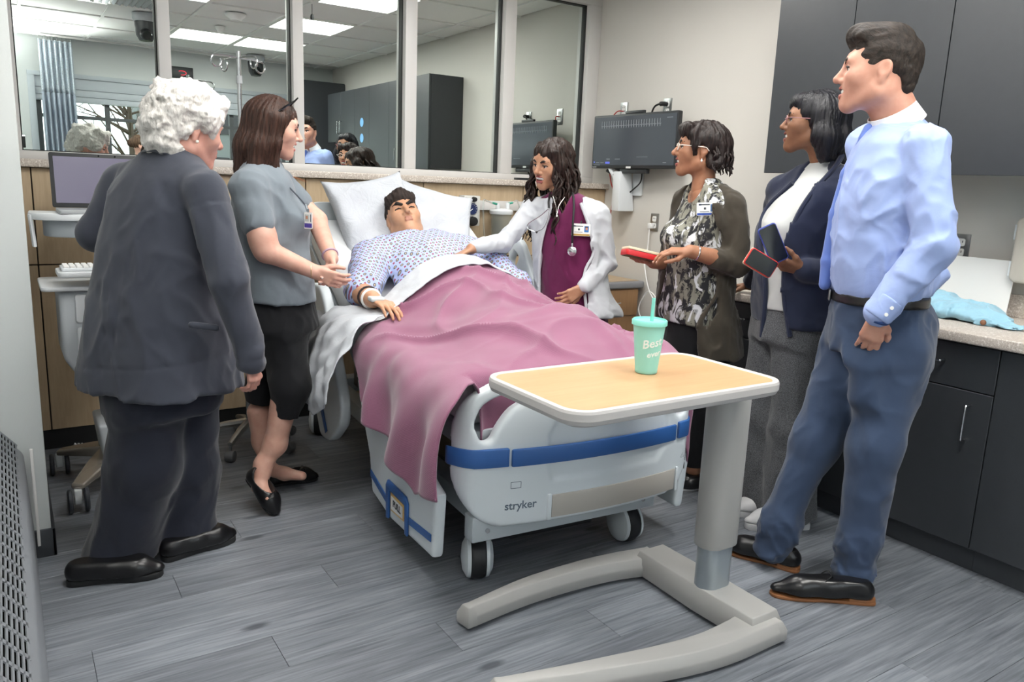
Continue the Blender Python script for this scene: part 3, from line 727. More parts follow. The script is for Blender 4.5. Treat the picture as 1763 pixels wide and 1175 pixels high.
def pillow(name, W, Hh, T, c, ang, label, tilt=HANG, lean=0, curl=0):
    n_ = 40; V = []; Fc = []
    for side in (1, -1):
        for i in range(n_+1):
            for j in range(n_+1):
                a, b_ = -1+2*i/n_, -1+2*j/n_
                e = max(0, (1-a**4)*(1-b_**4)); t = T*(e**.5)*.5
                k = 1-.10*(1-abs(a)**3)*abs(b_)**3; k2 = 1-.10*(1-abs(b_)**3)*abs(a)**3
                wob = .010*math.sin(5*a+3*b_)*e+.008*math.sin(9*b_-4*a+1)*e
                V.append((a*W/2*k2, b_*Hh/2*k, side*t+wob+curl*(a*a)))
        o = 0 if side == 1 else (n_+1)**2
        for i in range(n_):
            for j in range(n_):
                q_ = (o+i*(n_+1)+j, o+(i+1)*(n_+1)+j, o+(i+1)*(n_+1)+j+1, o+i*(n_+1)+j+1); Fc.append(q_ if side == 1 else q_[::-1])
    R = Matrix.Rotation(BA, 3, 'Z') @ Matrix.Rotation(tilt, 3, 'X') @ Matrix.Rotation(ang, 3, 'Z') @ Matrix.Rotation(lean, 3, 'Y')
    me = mesh(name, [tuple(Vector(bw_(c))+R @ Vector(v)) for v in V], Fc, pc.m, sharp=0)
    bm = bmesh.new(); bm.from_mesh(me); bmesh.ops.remove_doubles(bm, verts=bm.verts, dist=.0005); bm.to_mesh(me); bm.free()
    return tag(mesh_ob(name, me), label, 'pillow', 'white bed pillows')
pillow('pillow', .46, .48, .16, back_pt(-.16, .81, .06), .18, 'white pillow with a raised corner on the left of the dark-haired manikin', tilt=HANG+.55, curl=.04)
pillow('pillow', .46, .52, .16, back_pt(.165, .78, .035), -.30, 'white pillow on the right of the manikin beside the nurse', tilt=HANG+.38, curl=.03)
# ---- blanket and sheet
def bodyH(x, y):
    yc = [-.1, .02, .12, .28, .45, .65, .85, 1.0, 1.15]; hc = [.70, .74, .80, .865, .87, .905, .955, .985, 1.0]
    top = np.interp(y, yc, hc); base = .745
    w_ = np.interp(y, [0, .3, .6, 1.0], [.30, .28, .29, .34])
    return base+(top-base)*np.exp(-np.abs((x-.02)/w_)**2.6)
hemy = [-.06, .05, .16, .2, .38, .78, .9, 1.02]; hemz = [.40, .385, .32, .36, .43, .50, .59, .66]
def cloth(name, ys_, tmax, x_edge, lend, fold, mtl, thick, off=0., seed=1, ybend=None, hf=bodyH, bulge=.05):
    nx = 150; ys_ = np.asarray(ys_); L = np.array([lend(float(y)) for y in ys_])
    T = np.linspace(0, 1, nx)[None]*(-(x_edge+L)-tmax)[:, None]+tmax; Y = np.repeat(ys_[:, None], nx, 1)
    xm = np.clip(T, -x_edge, .5); Z = hf(xm, Y)
    dr = np.maximum(T-.5, 0); dl = np.maximum(-x_edge-T, 0)
    X = xm+.03*np.minimum(1, dr/.05)-bulge*(1-np.exp(-dl/.05))-.05*dl
    V = np.stack([X, Y, Z-dr-dl], -1)
    for _ in range(10): V[:, 1:-1] = (V[:, :-2]+2*V[:, 1:-1]+V[:, 2:])/4
    if ybend is not None: V = ybend(V)
    du = np.gradient(V, axis=1); dv = np.gradient(V, axis=0); nn = np.cross(dv, du); nn /= np.linalg.norm(nn, axis=2, keepdims=True)+1e-9
    nn *= np.sign(nn[:, :1, 2:3]+nn[:, nx//2:nx//2+1, 2:3])
    P = V.reshape(-1, 3).astype(np.float32)
    V = V+nn*(off+fold(P).reshape(len(ys_), nx))[..., None]
    Fc = [(i*nx+j, i*nx+j+1, (i+1)*nx+j+1, (i+1)*nx+j) for i in range(len(ys_)-1) for j in range(nx-1)]
    Vw = [bw_(p) for p in V.reshape(-1, 3)]
    o = mesh_ob(name, mesh(name, Vw, Fc, mtl, sharp=0))
    sm = o.modifiers.new('thick', 'SOLIDIFY'); sm.thickness = thick; sm.offset = 1
    return o
bn = N('blanket_weave'); vec = bn.coord(scale=(1, 1, 1)); 
wv = bn.n('TexWave', _wave_type='BANDS', _bands_direction='DIAGONAL'); bn.l(vec, wv.inputs['Vector']); wv.inputs['Scale'].default_value = 110; wv.inputs['Distortion'].default_value = 1.5
bn.col(bn.mix(bn.noise(vec, 5, 3), '#83506a', '#945f79')); bn.bump(wv.outputs['Fac'], .25, .003); bn.set(Roughness=.9, Sheen_Weight=.35)
def bfold(P):
    x, y, z = P[:, 0], P[:, 1], P[:, 2]; side = smoothstep(-.42, -.54, x); top = 1-side
    Q = np.stack([x+.08*vnoise(P, 4, 41), y+.08*vnoise(P, 4, 42), 0*z], -1).astype(np.float32)
    A = np.stack([Q[:, 0]*.75+Q[:, 1]*.66, Q[:, 1]*.75-Q[:, 0]*.66, Q[:, 2]], -1)
    r1 = 1-np.abs(vnoise(A, (7.5, 1.7, 1), 3)); r2 = 1-np.abs(vnoise(A, (2.2, 6.5, 1), 9))
    f = top*(.034*r1**3+.022*r2**4-.012)*smoothstep(-.02, .18, y)
    f = f+.010*vnoise(P, (9, 6, 8), 5)
    f = f+side*(.030*np.sin(y*21+5*z+1.6*vnoise(P, 4, 4))*smoothstep(.74, .52, z)+.012*vnoise(P, (10, 10, 5), 8))
    f = f+.030*np.exp(-((x-.33)/.07)**2-((y-.86)/.15)**2)
    f = f+.030*top*np.exp(-((y-.34-.12*x)/.045)**2)*smoothstep(-.25, .1, x)        # step where the feet tent the cloth
    return f.astype(np.float32)
def bb(V):
    # the upper edge runs slanting: nearer the foot on the left side
    V = V.copy(); t = smoothstep(.6, 1.02, V[..., 1]); V[..., 1] += t*(-.03+.17*V[..., 0]-.5*np.maximum(-V[..., 0]-.46, 0))
    e = np.maximum(.035-V[..., 1], 0)*smoothstep(-.47, -.38, V[..., 0]); V[..., 2] -= 3.6*e; V[..., 1] += e*.95
    s_ = smoothstep(-.46, -.54, V[..., 0]); V[..., 1] -= .06*s_*smoothstep(.25, -.03, V[..., 1]); return V
bl_ = cloth('blanket', np.linspace(-.055, 1.02, 130), .66, .48, lambda y: float(np.interp(y, hemy, [.745-z for z in hemz])), bfold, bn.m, .006, .018, ybend=bb, bulge=.088)
tag(bl_, 'mauve pink blanket draped over the legs and left side of the bed', 'blanket')
sn = N('sheet_cotton'); sn.col('#bcc0c6'); sn.set(Roughness=.8); sn.bump(sn.noise(sn.coord(), 16, 4, .6, .6), .25, .015)
def sfold(P):
    side = smoothstep(-.42, -.52, P[:, 0])
    return (.007*vnoise(P, (9, 5, 9), 13)+.004*vnoise(P, 28, 15)+side*(.022*np.abs(vnoise(P, (8, 9, 7), 21))+.012*vnoise(P, 20, 23))).astype(np.float32)
def sb(V):
    V = V.copy(); x = V[..., 0].copy(); u = (V[..., 1]-.955)/.22
    k = smoothstep(-.40, -.52, x)
    V[..., 1] = (1-k)*(.945+.17*np.maximum(x, -.47)+u*(.21-.10*np.abs(x-.05)))+k*(.73+u*.69)
    V[..., 0] -= k*(.075+.065*smoothstep(.75, .5, V[..., 2])); V[..., 2] += k*.015-.02*k*u
    return V
sh = cloth('bed_sheet', np.linspace(.955, 1.175, 60), .60, .46, lambda y: .33+.05*(1.175-y)/.22-.10*max(0, 1-(y-.955)/.05), sfold, sn.m, .004, .048, ybend=sb)
tag(sh, 'white top sheet folded over the blanket edge and hanging at the left', 'sheet')
def usf(P): return (.008*vnoise(P, (7, 8, 7), 31)+.01*np.sin(P[:, 1]*40+3*vnoise(P, 6, 5))).astype(np.float32)
us = cloth('bottom_sheet', np.linspace(.35, .99, 50), .48, .440, lambda y: .10+.12*float(smoothstep(.5, .85, np.array(y)))+.02*math.sin(25*y), usf, sn.m, .003, .004, hf=lambda x, y: .744+0*x)
tag(us, 'white bottom sheet hanging below the pink blanket at the mattress side', 'sheet')
# ================================================================== PEOPLE: building blocks
HD = v3(math.sin(YAW), math.cos(YAW), 0)          # horizontal heading of the lens
def skin(name, a, b, lip):
    n = N(name); v = n.noise(n.coord(), 26, 4); n.col(n.mix(n.ramp(v, [(.35, 0.), (.7, 1.)]), a, b)); n.set(Roughness=.48, Specular_IOR_Level=.4)
    n.bump(n.noise(n.coord(), 500, 2), .06, .001); n.set(Subsurface_Weight=.12, Subsurface_Scale=.008); n.b.inputs['Subsurface Radius'].default_value = (1, .4, .25)
    return [n.m, mat(name+'_lip', lip, .4)]
SK = {'fair': skin('skin_fair', '#c99a88', '#d3a897', '#b06a66'), 'pink': skin('skin_pink', '#c58f80', '#cf9f90', '#a8685f'), 'ruddy': skin('skin_ruddy', '#c18c78', '#cb9a86', '#a8645a'),
      'tan': skin('skin_tan', '#a87a5f', '#b68a6e', '#96504e'), 'brown': skin('skin_brown', '#7d563f', '#8c644b', '#7a423c'), 'olive': skin('skin_light_brown', '#98694f', '#a8785d', '#8e4b45'),
      'doll': skin('skin_manikin', '#b98a6c', '#c4977a', '#a5705c')}
EYE_W = mat('eye_white', '#e6e2de', .25); TEETH = mat('teeth', '#ece8e0', .3); MOUTH = mat('mouth_inside', '#5a2420', .6)
def hair_mat(name, a, b, rough=.45, sc=(90, 90, 10)):
    n = N(name); v = n.noise(n.coord(scale=sc), 1.0, 4, .6, .3); n.col(n.ramp(v, [(.3, a), (.7, b)])); n.bump(v, .6, .006); n.set(Roughness=rough+.08, Specular_IOR_Level=.3); return n.m
def cloth_mat(name, a, b=None, rough=.85, sheen=.2, weave=700, fold=9, fs=.25, sc=6):
    n = N(name); b = b or a
    n.col(n.mix(n.noise(n.coord(), sc, 4), a, b)); n.set(Roughness=rough, Sheen_Weight=sheen, Specular_IOR_Level=.25)
    w_ = n.noise(n.coord(), weave, 2); f = n.noise(n.coord(), fold, 3, .5, .6)
    ad = n.n('Math', _operation='MULTIPLY_ADD'); n.l(w_, ad.inputs[0]); ad.inputs[1].default_value = .06; n.l(f, ad.inputs[2])
    n.bump(ad.outputs[0], fs, .02); return n.m
def wr(amp, sc, seed=1, mx_=.42):
    """cloth folds: sharp ridges, soft hollows, warped so that they wander"""
    sc = np.asarray(sc, np.float32)
    def f(P, i):
        Q = P+.05*np.stack([vnoise(P, 7, seed+5), vnoise(P, 7, seed+6), vnoise(P, 7, seed+7)], -1)
        return amp*(np.abs(vnoise(Q, sc, seed))**.8+.45*np.abs(vnoise(Q, sc*2.3, seed+1))-mx_)
    return f
class Fig:
    """a standing figure: j(px,py,off) = point seen at a photo pixel in the upright plane through ref, off metres farther away"""
    def __init__(s, name, ref, label, cat='person', group=None):
        s.ref = v3(ref[0], ref[1], 0); s.root = empty(name, (ref[0], ref[1], 0), 0, label, cat, group); s.cores = []
    def j(s, x, y, off=0.):
        r = ray(x, y); t = ((s.ref+HD*off-CAMP) @ HD)/(r @ HD); return CAMP+r*t
    def rows(s, rws, th, grow=0., gw=None):
        out = []
        for x, y, w_, d_ in rws:
            p = s.j(x, y); out.append((p[2], p[0], p[1], w_+grow, d_+grow, math.radians(th)))
        return out
    def part(s, name, S, h, mats, parent=None):
        V, Q, ids = S.verts(h); return mesh_ob(name, fast_mesh(name, V, Q, mats, ids), parent or s.root, True)
    def raw(s, name, parts, mats, parent=None):
        V, Q, ids = sdf_arrays(*parts); return mesh_ob(name, fast_mesh(name, V, Q, mats, ids), parent or s.root, True)
def head_frame(th, pitch=0, roll=0):
    a = math.radians(th); f = v3(math.cos(a), math.sin(a), 0); r = v3(math.sin(a), -math.cos(a), 0); u = v3(0, 0, 1)
    p = math.radians(pitch); f, u = f*math.cos(p)+u*math.sin(p), u*math.cos(p)-f*math.sin(p)
    q = math.radians(roll); r, u = r*math.cos(q)+u*math.sin(q), u*math.cos(q)-r*math.sin(q)
    return np.stack([r, f, u], 1)                 # columns: right, forward, up
def to_world(V, c, R, sc): return np.asarray(c)+(V*sc) @ R.T
def to_local(p, c, R, sc): return ((np.asarray(p)-c) @ R)/sc
def head(c, R, sc=1., neck=None, nr=(.055, .062), smile=1., teeth=True, female=False, jaw=1., nose=1., brow=True, h=.0029, ears=True, cheek=1., chin=0., eyes=True, shut=False):
    """ids: 0 skin 1 lip 2 brow 3 eye white 4 iris/lash 5 teeth 6 mouth"""
    S = SDF(.02); fw = .95 if female else 1.
    S.ell((0, -.012, .034), (.076*fw, .097, .083)); S.ell((0, .020, -.008), (.067*fw, .073, .088), k=.03)
    for s_ in (-1, 1):
        S.cone((s_*.046*jaw*fw, .0, -.062), (s_*.012, .066, -.096-chin), .026, .020, k=.03)
        S.ell((s_*.037, .058, -.022), (.028*cheek, .026, .028), k=.03)
    S.ell((0, .073, -.099-chin), (.022, .019, .018), k=.02)
    S.cone((-.038*fw, .074, .026), (.038*fw, .074, .026), .013, k=.025)
    S.ell((0, .068, -.058), (.036, .026, .030), k=.025)
    for s_ in (-1, 1): S.ell((s_*.032, .098, .005), (.019, .016, .0115), k=.014, mode='-')
    nz = nose
    S.cone((0, .088, .014), (0, .085+.027*nz, -.024), .0085, .0115, k=.014); S.ell((0, .084+.029*nz, -.027), (.0105, .009, .0085), k=.008)
    for s_ in (-1, 1):
        S.ell((s_*.0125, .094, -.031), (.0085, .011, .0075), k=.008)
        if ears:
            a = math.radians(14); Re = np.array([[1, 0, 0], [0, math.cos(a), -math.sin(a)], [0, math.sin(a), math.cos(a)]])
            S.ell((s_*.077*fw, -.012, -.004), (.009, .017, .028), Re, k=.008); S.ell((s_*.087*fw, -.010, .002), (.007, .011, .019), Re, k=.006, mode='-')
            S.ell((s_*.074*fw, -.006, -.034), (.007, .009, .010), k=.008)
        if eyes:
            if not shut:
                S.ell((s_*.032, .0745, .003), (.0125, .0125, .0115), k=.001, i=3); S.ell((s_*.032, .0852, .0025), (.0055, .0035, .0055), k=.0005, i=4)
            o_ = 0 if shut else .0028
            S.ell((s_*.032, .0765, .0095+o_), (.0165, .0125, .0065), k=.003); S.ell((s_*.032, .0755, -.0065-o_*.5), (.016, .0115, .0055), k=.003)
            S.chain([(s_*.018, .0850, .0045), (s_*.030, .0905, .0085), (s_*.043, .0850, .0065), (s_*.051, .0780, .004)], [.0016, .0026, .0026, .0016], k=.001, i=4)
        if brow: S.chain([(s_*.014, .0925, .022), (s_*.032, .0925, .0295), (s_*.051, .0785, .0255)], [.0048, .0052, .003], k=.001, i=2)
    w_ = .024+.006*smile; up = .010*smile; bk = .010*smile
    S.chain([(-w_, .083-bk, -.057+up), (-.010, .0950, -.0495), (0, .0960, -.0508), (.010, .0950, -.0495), (w_, .083-bk, -.057+up)], [.003, .0062, .006, .0062, .003], k=.004, i=1)
    lo = -.0740 if teeth else -.0625
    S.chain([(-w_, .083-bk, -.059+up), (-.012, .0925, lo), (.012, .0925, lo), (w_, .083-bk, -.059+up)], [.003, .0075, .0075, .003], k=.004, i=1)
    if teeth:
        S.ell((0, .092, -.0605), (w_*.95, .016, .0082), k=.001, i=6, mode='-'); S.ell((0, .0805, -.0592), (w_*.98, .0150, .0088), k=.0005, i=5)
    if neck is not None:
        b = to_local(neck, c, R, sc); S.cone((0, -.028, -.055), b, nr[0], nr[1], k=.03)
    V, Q, ids = S.verts(h); return to_world(V, c, R, sc), Q, ids
def head_mats(sk, brow): return [SK[sk][0], SK[sk][1], mat('brow_hair', brow, .7), EYE_W, mat('lash_dark', '#1a1310', .5), TEETH, MOUTH]
def hand(S, wr_, f, n_, side=1, sc=1., curl=(.3, .35, .25), spread=.04, thumb=((.55, .75, .25), (.8, .45, .35), (.95, .2, .3)), fi=(0, 0, 0, 0), k=.005, i=0, ni=7, extra=None, nails=True):
    """fingers along f, palm facing n_, thumb towards side*cross(f,n_); curl = bend at the three joints, fi adds per finger"""
    f = nrm(f); n_ = nrm(np.asarray(n_, float)-f*(np.asarray(n_, float) @ f)); t = side*np.cross(f, n_); w_ = np.asarray(wr_, float)
    offs = (.027, .009, -.010, -.028); ml = (.088, .092, .086, .078)
    seg = ((.042, .025, .021), (.046, .029, .022), (.043, .027, .021), (.034, .020, .019)); rr = (.0088, .009, .0085, .0075)
    for q in range(4):
        b0 = w_+t*offs[q]*.55*sc; b1 = w_+(f*ml[q]+t*offs[q])*sc
        S.cone(b0, b1, .0125*sc, .0110*sc, k=.012*sc, i=i)
        d = nrm(f+t*spread*(1.2-q)); a = 0; p = b1
        cl = extra[q] if extra is not None else [c+fi[q] for c in curl]
        for m_ in range(3):
            a += cl[m_]; e = d*math.cos(a)+n_*math.sin(a); p2 = p+e*seg[q][m_]*sc
            S.cone(p, p2, rr[q]*sc*(1-.08*m_), rr[q]*sc*(.94-.10*m_), k=k*sc if m_ else .008*sc, i=i); p = p2
        if nails: S.ell(p+(d*math.sin(a)-n_*math.cos(a))*rr[q]*.62*sc-e*.004*sc, (.005*sc, .005*sc, .0035*sc), k=.0005, i=ni)
    p = w_+(f*.022+t*.018+n_*.006)*sc; S.cone(w_+t*.008*sc, p, .015*sc, .015*sc, k=.012*sc, i=i)
    for m_, (L, r0) in enumerate(((.044, .0145), (.033, .0105), (.026, .0095))):
        a_, b_, c_ = thumb[m_]; e = nrm(f*a_+t*b_+n_*c_); p2 = p+e*L*sc; S.cone(p, p2, r0*sc, r0*.85*sc, k=.008*sc, i=i); p = p2
    return S
NAIL = mat('finger_nail', '#d8b3a6', .25)
def tress(mb, p0, pts, r=.006, n=5, m=0, curl=0, turns=3, ph=0, taper=.35):
    P = bez([p0]+list(pts), 8); K = len(P)
    if curl:
        out = []
        for i, p in enumerate(P):
            t = i/(K-1); a = ph+t*turns*2*math.pi; d = nrm(P[min(i+1, K-1)]-P[max(i-1, 0)]); x, y, _ = frame_from(d)
            out.append(p+(x*math.cos(a)+y*math.sin(a))*curl*min(1, t*3))
        P = out
    mb.tube(P, [r*(1-taper*i/(K-1)) if i < K-2 else r*.35 for i in range(K)], n, m)
def streak(P, n_, amp, seed, zf=6.):
    """fine ridges running down round the head (local coordinates)"""
    a = np.arctan2(P[:, 0], P[:, 1]); Q = np.stack([a*n_, P[:, 2]*zf, np.linalg.norm(P[:, :2], axis=1)*8], -1).astype(np.float32)
    return amp*(vnoise(Q, 1., seed)+.5*vnoise(Q*np.array([2.3, 1.5, 1], np.float32), 1., seed+1))
def sdf_local(S, h, c, R, sc):
    V, Q, ids = S.verts(h); return to_world(V, c, R, sc), Q, ids
def foot_frame(heel, toe):
    heel = np.array(heel, float); toe = np.array(toe, float); f = nrm(toe-heel); u = v3(0, 0, 1); u = nrm(u-f*(u @ f)); return heel, f, np.cross(f, u), u, np.linalg.norm(toe-heel)
def shoe(fig, heel, toe, up_mat, sole_mat, style='oxford', w_=.046, h=.005):
    """heel, toe: ends of the sole on the ground (or lifted)"""
    o, f, r, u, L = foot_frame(heel, toe); R = np.stack([r, f, u], 1)
    W = lambda x, y, z: o+r*x+f*y*L+u*z
    st_ = .022 if style in ('oxford', 'clog') else .012
    if style == 'sneaker': st_ = .028
    hh = {'oxford': .085, 'clog': .080, 'flat': .052, 'sneaker': .085, 'slip': .07}[style]
    S = SDF(.03)
    S.chain([W(0, .12, st_+.022), W(0, .45, st_+.022), W(0, .72, st_+.012), W(0, .94, st_+.002)], [w_*.74, w_*.76, w_*.84, w_*.46], k=.04)
    if style != 'flat': S.cone(W(0, .16, st_+.03), W(0, .19, hh-.008), w_*.66, w_*.62, k=.03); S.cone(W(0, .30, hh-.022), W(0, .62, st_+.030), w_*.55, w_*.55, k=.03)
    else: S.cone(W(0, .10, st_+.02), W(0, .10, st_+.045), w_*.55, w_*.5, k=.03)
    S.half(W(0, 0, st_+.001), -u, k=.003)
    if style == 'flat': S.ell(W(0, .36, st_+.055), (w_*.72, .30*L, .042), R, k=.006, mode='-')
    else: S.half(W(0, 0, hh), u, k=.006)
    sh_ = fig.part('shoe', S, h, up_mat)
    pol = [(0, .0), (.55, .02), (.72, .12), (.66, .30), (.70, .5), (.92, .68), (.90, .84), (.62, .96), (0, 1.0)]
    pol = pol+[(-a, b) for a, b in pol[-2:0:-1]]
    mb = MB().prism([(a*w_*.86, b*L) for a, b in bez(pol+[pol[0]], 3)][:-1], o, r, f, u*(st_ if style != 'oxford' else .012))
    if style == 'oxford': mb.prism([(a*w_*.84, b*L) for a, b in [(0, 0), (.55, .02), (.72, .12), (.68, .27), (-.68, .27), (-.72, .12), (-.55, .02)]], o, r, f, u*st_)
    mb.build('sole', sole_mat, sh_, bevel=.003, world=True)
    if style == 'oxford':
        lc = MB()
        for q in range(4):
            y = .42+.055*q; z = hh-.012-.010*q
            lc.tube(bez([W(-.022, y, z-.004), W(0, y+.012, z+.004), W(.022, y, z-.004)], 4), .0022, 5)
        for s_ in (-1, 1): lc.tube(bez([W(0, .42, hh-.006), W(s_*.022, .46, hh+.012), W(s_*.030, .54, hh-.02), W(s_*.012, .50, hh-.01)], 5), .002, 5)
        lc.build('lace', M['black'], sh_, world=True)
    if style == 'flat':
        bow = MB()
        for s_ in (-1, 1): bow.tube(bez([W(0, .70, st_+.050), W(s_*.014, .69, st_+.056), W(s_*.024, .72, st_+.050), W(s_*.010, .73, st_+.052), W(0, .70, st_+.05)], 5), .004, 6)
        bow.build('bow', up_mat, sh_, world=True)
    return sh_
def badge(fig, p, ux, uy, w_=.086, h_=.056, stripe='#2b4a9b', photo='#5c7fb0', parent=None, vert=False, hair='#2a1c18', face='#b98468'):
    ux = nrm(ux); uy = nrm(np.asarray(uy)-ux*(np.asarray(uy) @ ux)); n_ = np.cross(ux, uy); p = np.asarray(p)
    b = MB().prism(rrect(w_, h_, .004, 3), p, ux, uy, n_*.0016).build('badge', M['white'], parent or fig.root, world=True)
    P = lambda a, c: p+ux*a+uy*c+n_*.0016
    def q_(name, a, c, w2, h2, col, z=0): MB().prism(rrect(w2, h2, .0008, 2), P(a, c)+n_*z, ux, uy, n_*.0006).build(name, mat('badge_print', col, .5), b, world=True)
    if not vert:
        q_('stripe', 0, -h_/2+.006, w_*.96, .009, stripe); q_('portrait', w_*.30, .004, .022, .030, photo); q_('portrait_head', w_*.30, .006, .010, .013, face, .0006); q_('portrait_hair', w_*.30, .013, .013, .006, hair, .0006)
        q_('print_line', -w_*.12, .018, .044, .004, '#3a3f47'); q_('print_mark', -w_*.34, .018, .012, .006, '#2b3a5b'); q_('print_dot', -w_*.10, .002, .009, .009, '#3a3f47'); q_('print_line', -w_*.12, -.011, .040, .003, '#6d737c')
    else:
        q_('stripe', 0, -h_*.30, w_*.9, h_*.26, stripe); q_('portrait', -.006, .010, .020, .028, '#b9c0bd'); q_('portrait_head', -.006, .012, .010, .013, face, .0006); q_('print_line', .012, .010, .005, .030, '#6d737c')
    MB().tube([p+uy*h_/2, p+uy*(h_/2+.014)], .004, 6).build('clip', M['chrome'], b, world=True)
    return b
# ================================================================== PEOPLE
def core(fig, neck, chest, hip, legs, arms=()):
    S = SDF(.05); S.chain([neck, chest, hip], [.045, .080, .085])
    for a in legs: S.chain([hip*.45+np.array(a[0])*.55]+list(a), [.05, .045, .038, .03][:len(a)+1])
    for a in arms: S.chain([chest+(np.array(a[0])-chest)*.5]+list(a), [.05]+[.036, .03, .024][:len(a)])
    return S.verts(.012)
def opening(S, fig, th, c, pxs, rws, grow, k=.008, back=-.0):
    """cut a garment front open: outline given where it is seen on the garment's own surface"""
    a = math.radians(th); fw = np.array([math.cos(a), math.sin(a), 0]); rt = np.array([math.sin(a), -math.cos(a), 0]); c = np.asarray(c, float)
    A_ = np.array(sorted([(r[1], r[0], r[2], r[3]) for r in rws])); poly = []; P3 = []
    for x, y in pxs:
        cx_, w_, d_ = [np.interp(y, A_[:, 0], A_[:, i]) for i in (1, 2, 3)]; C_ = fig.j(cx_, y); r = ray(x, y); o = CAMP-C_
        ow, of, rw, rf = (o @ rt)/(w_+grow), (o @ fw)/(d_+grow), (r @ rt)/(w_+grow), (r @ fw)/(d_+grow)
        qa, qb, qc = rw*rw+rf*rf, 2*(ow*rw+of*rf), ow*ow+of*of-1; D_ = qb*qb-4*qa*qc
        t = (-qb-math.sqrt(max(D_, 0)))/(2*qa); p = CAMP+r*t; P3.append(p); poly.append(((p-c) @ rt, p[2]))
    fw32 = fw.astype(np.float32); rt32 = rt.astype(np.float32); c32 = c.astype(np.float32); A = np.array(poly)
    def f(P):
        q = np.stack([(P-c32) @ rt32, P[:, 2]], -1); return np.maximum(poly_sd(q, poly), back-(P-c32) @ fw32)
    S.fn(f, (c[0]-.5, c[1]-.5, A[:, 1].min()), (c[0]+.5, c[1]+.5, A[:, 1].max()), k, mode='-')
    S.edge = P3; return S
def ring_collar(fig, name, c, ax, r0, r1, hgt, mtl, th=.004, gap=0, facing=0, parent=None):
    ax = nrm(ax); x, y, z = frame_from(ax); mb = MB(); n_ = 40
    V = []; f0 = v3(math.cos(facing), math.sin(facing), 0); a0 = math.atan2(f0 @ y, f0 @ x)
    for i in range(n_+1):
        a = a0+gap+(2*math.pi-2*gap)*i/n_; d = x*math.cos(a)+y*math.sin(a)
        V += [c+d*r1, c+d*r0+z*hgt, c+d*(r0+th)+z*hgt, c+d*(r1+th+.006)-z*.004]
    Fc = []
    for i in range(n_): 
        for q in range(4): Fc.append((4*i+q, 4*i+(q+1) % 4, 4*i+4+(q+1) % 4, 4*i+4+q))
    Fc += [(0, 1, 2, 3), (4*n_+3, 4*n_+2, 4*n_+1, 4*n_)]
    return mb.add(V, Fc).build(name, mtl, parent or fig.root, world=True, bevel=.001, seg=1)
def glasses(fig, c, R, sc, mtl, lens=True, ex=.0, rim=.0016, z0=.002):
    W = lambda x, y, z: c+R @ (np.array([x, y, z])*sc); g = MB()
    for s_ in (-1, 1):
        pts = [(s_*.033+.023*math.cos(t), .103-abs(.023*math.cos(t)*s_+.0)*.12, z0+.016*math.sin(t)) for t in np.linspace(0, 2*math.pi, 20)[:-1]]
        g.tube([W(*p) for p in pts], rim, 6, closed=True)
        g.tube([W(s_*.056, .098, z0+.006), W(s_*.076, .09, z0+.006), W(s_*.082, .03, z0+.007), W(s_*.083, -.015, z0+.006), W(s_*.08, -.03, z0-.008)], rim*1.2, 6)
    g.tube([W(-.010, .103, z0+.004), W(0, .107, z0+.007), W(.010, .103, z0+.004)], rim, 6)
    return g.build('glasses', mtl, fig.root, world=True)
shoe_black = mat('shoe_black_leather', '#141416', .28); sole_black = mat('sole_black', '#1a1b1d', .6); sole_tan = mat('sole_tan', '#8a5a36', .5)

# ---------------------------------------------------------------- white-haired person in the navy jacket
F = Fig('person', (.45, 2.87), 'person with curly white hair in a navy scrub jacket reaching to the workstation cart')
navy = cloth_mat('navy_scrub', '#363943', '#3d414c', fs=.2, fold=6); navy_d = cloth_mat('dark_navy_trouser', '#1c1f2a', '#232733', fs=.25, fold=7)
TH = 33
rows = [(292, 262, .085, .075), (292, 278, .115, .09), (287, 305, .172, .125), (283, 345, .192, .15), (281, 400, .205, .17), (279, 500, .235, .20), (277, 600, .262, .222), (277, 652, .285, .235), (277, 662, .287, .237)]
shR, elR, wrR = F.j(357, 332, -.12), F.j(397, 485, -.19), F.j(428, 600, -.16)
shL, elL, wrL = F.j(212, 318, .10), F.j(166, 402, .06), F.j(240, 425, .42)
S = SDF(.05); S.loft(F.rows(rows, TH), k=.05, edge=.012)
nb = F.j(296, 272, 0)
S.cone(nb, shR, .05, .064, k=.04); S.cone(nb, shL, .05, .062, k=.04)
S.chain([shR, elR, wrR], [.072, .063, .050], k=.014); S.chain([shL, elL, wrL], [.072, .062, .048], k=.02)
S.cone(F.j(430, 606, -.16), F.j(432, 620, -.16), .051, .049, k=.006)
zh = F.j(277, 655)[2]
f0 = wr(.014, (9, 9, 5), 2)
SE = v3(*(F.j(300, 400)-F.j(250, 400))); SE = (SE/np.linalg.norm(SE)).astype(np.float32)
sm_p = [F.j(a, b) for a, b in ((318, 318), (297, 385), (274, 416), (266, 459), (254, 514), (239, 604))]; sz = np.array([p[2] for p in sm_p])[::-1]; su = np.array([p @ SE for p in sm_p])[::-1]
ax_ = nrm(elR-shR).astype(np.float32); yk = float((shR+(elR-shR)*.06) @ ax_); shR32 = shR.astype(np.float32)
def jd(P, i):
    e = f0(P, i)*smoothstep(1.5, 1.25, P[:, 2]); u = P @ SE; c_ = np.interp(P[:, 2], sz, su)
    e = e+.0030*np.exp(-((P[:, 2]-zh-.085-.10*(u-su[0]))/.0045)**2)+.0028*np.exp(-((u-c_)/.005)**2)*(P[:, 2] > sz[0])*(P[:, 2] < sz[-1])
    w_ = P-shR32; t = w_ @ ax_; rad = np.linalg.norm(w_-t[:, None]*ax_, axis=1)
    return e+.0028*np.exp(-((t-.05)/.005)**2)*(rad < .09)
S.disp = jd
jk = F.part('jacket', S, .0075, navy)
hc = F.j(323, 222, .02); RH = head_frame(15, -12); hs = 1.07
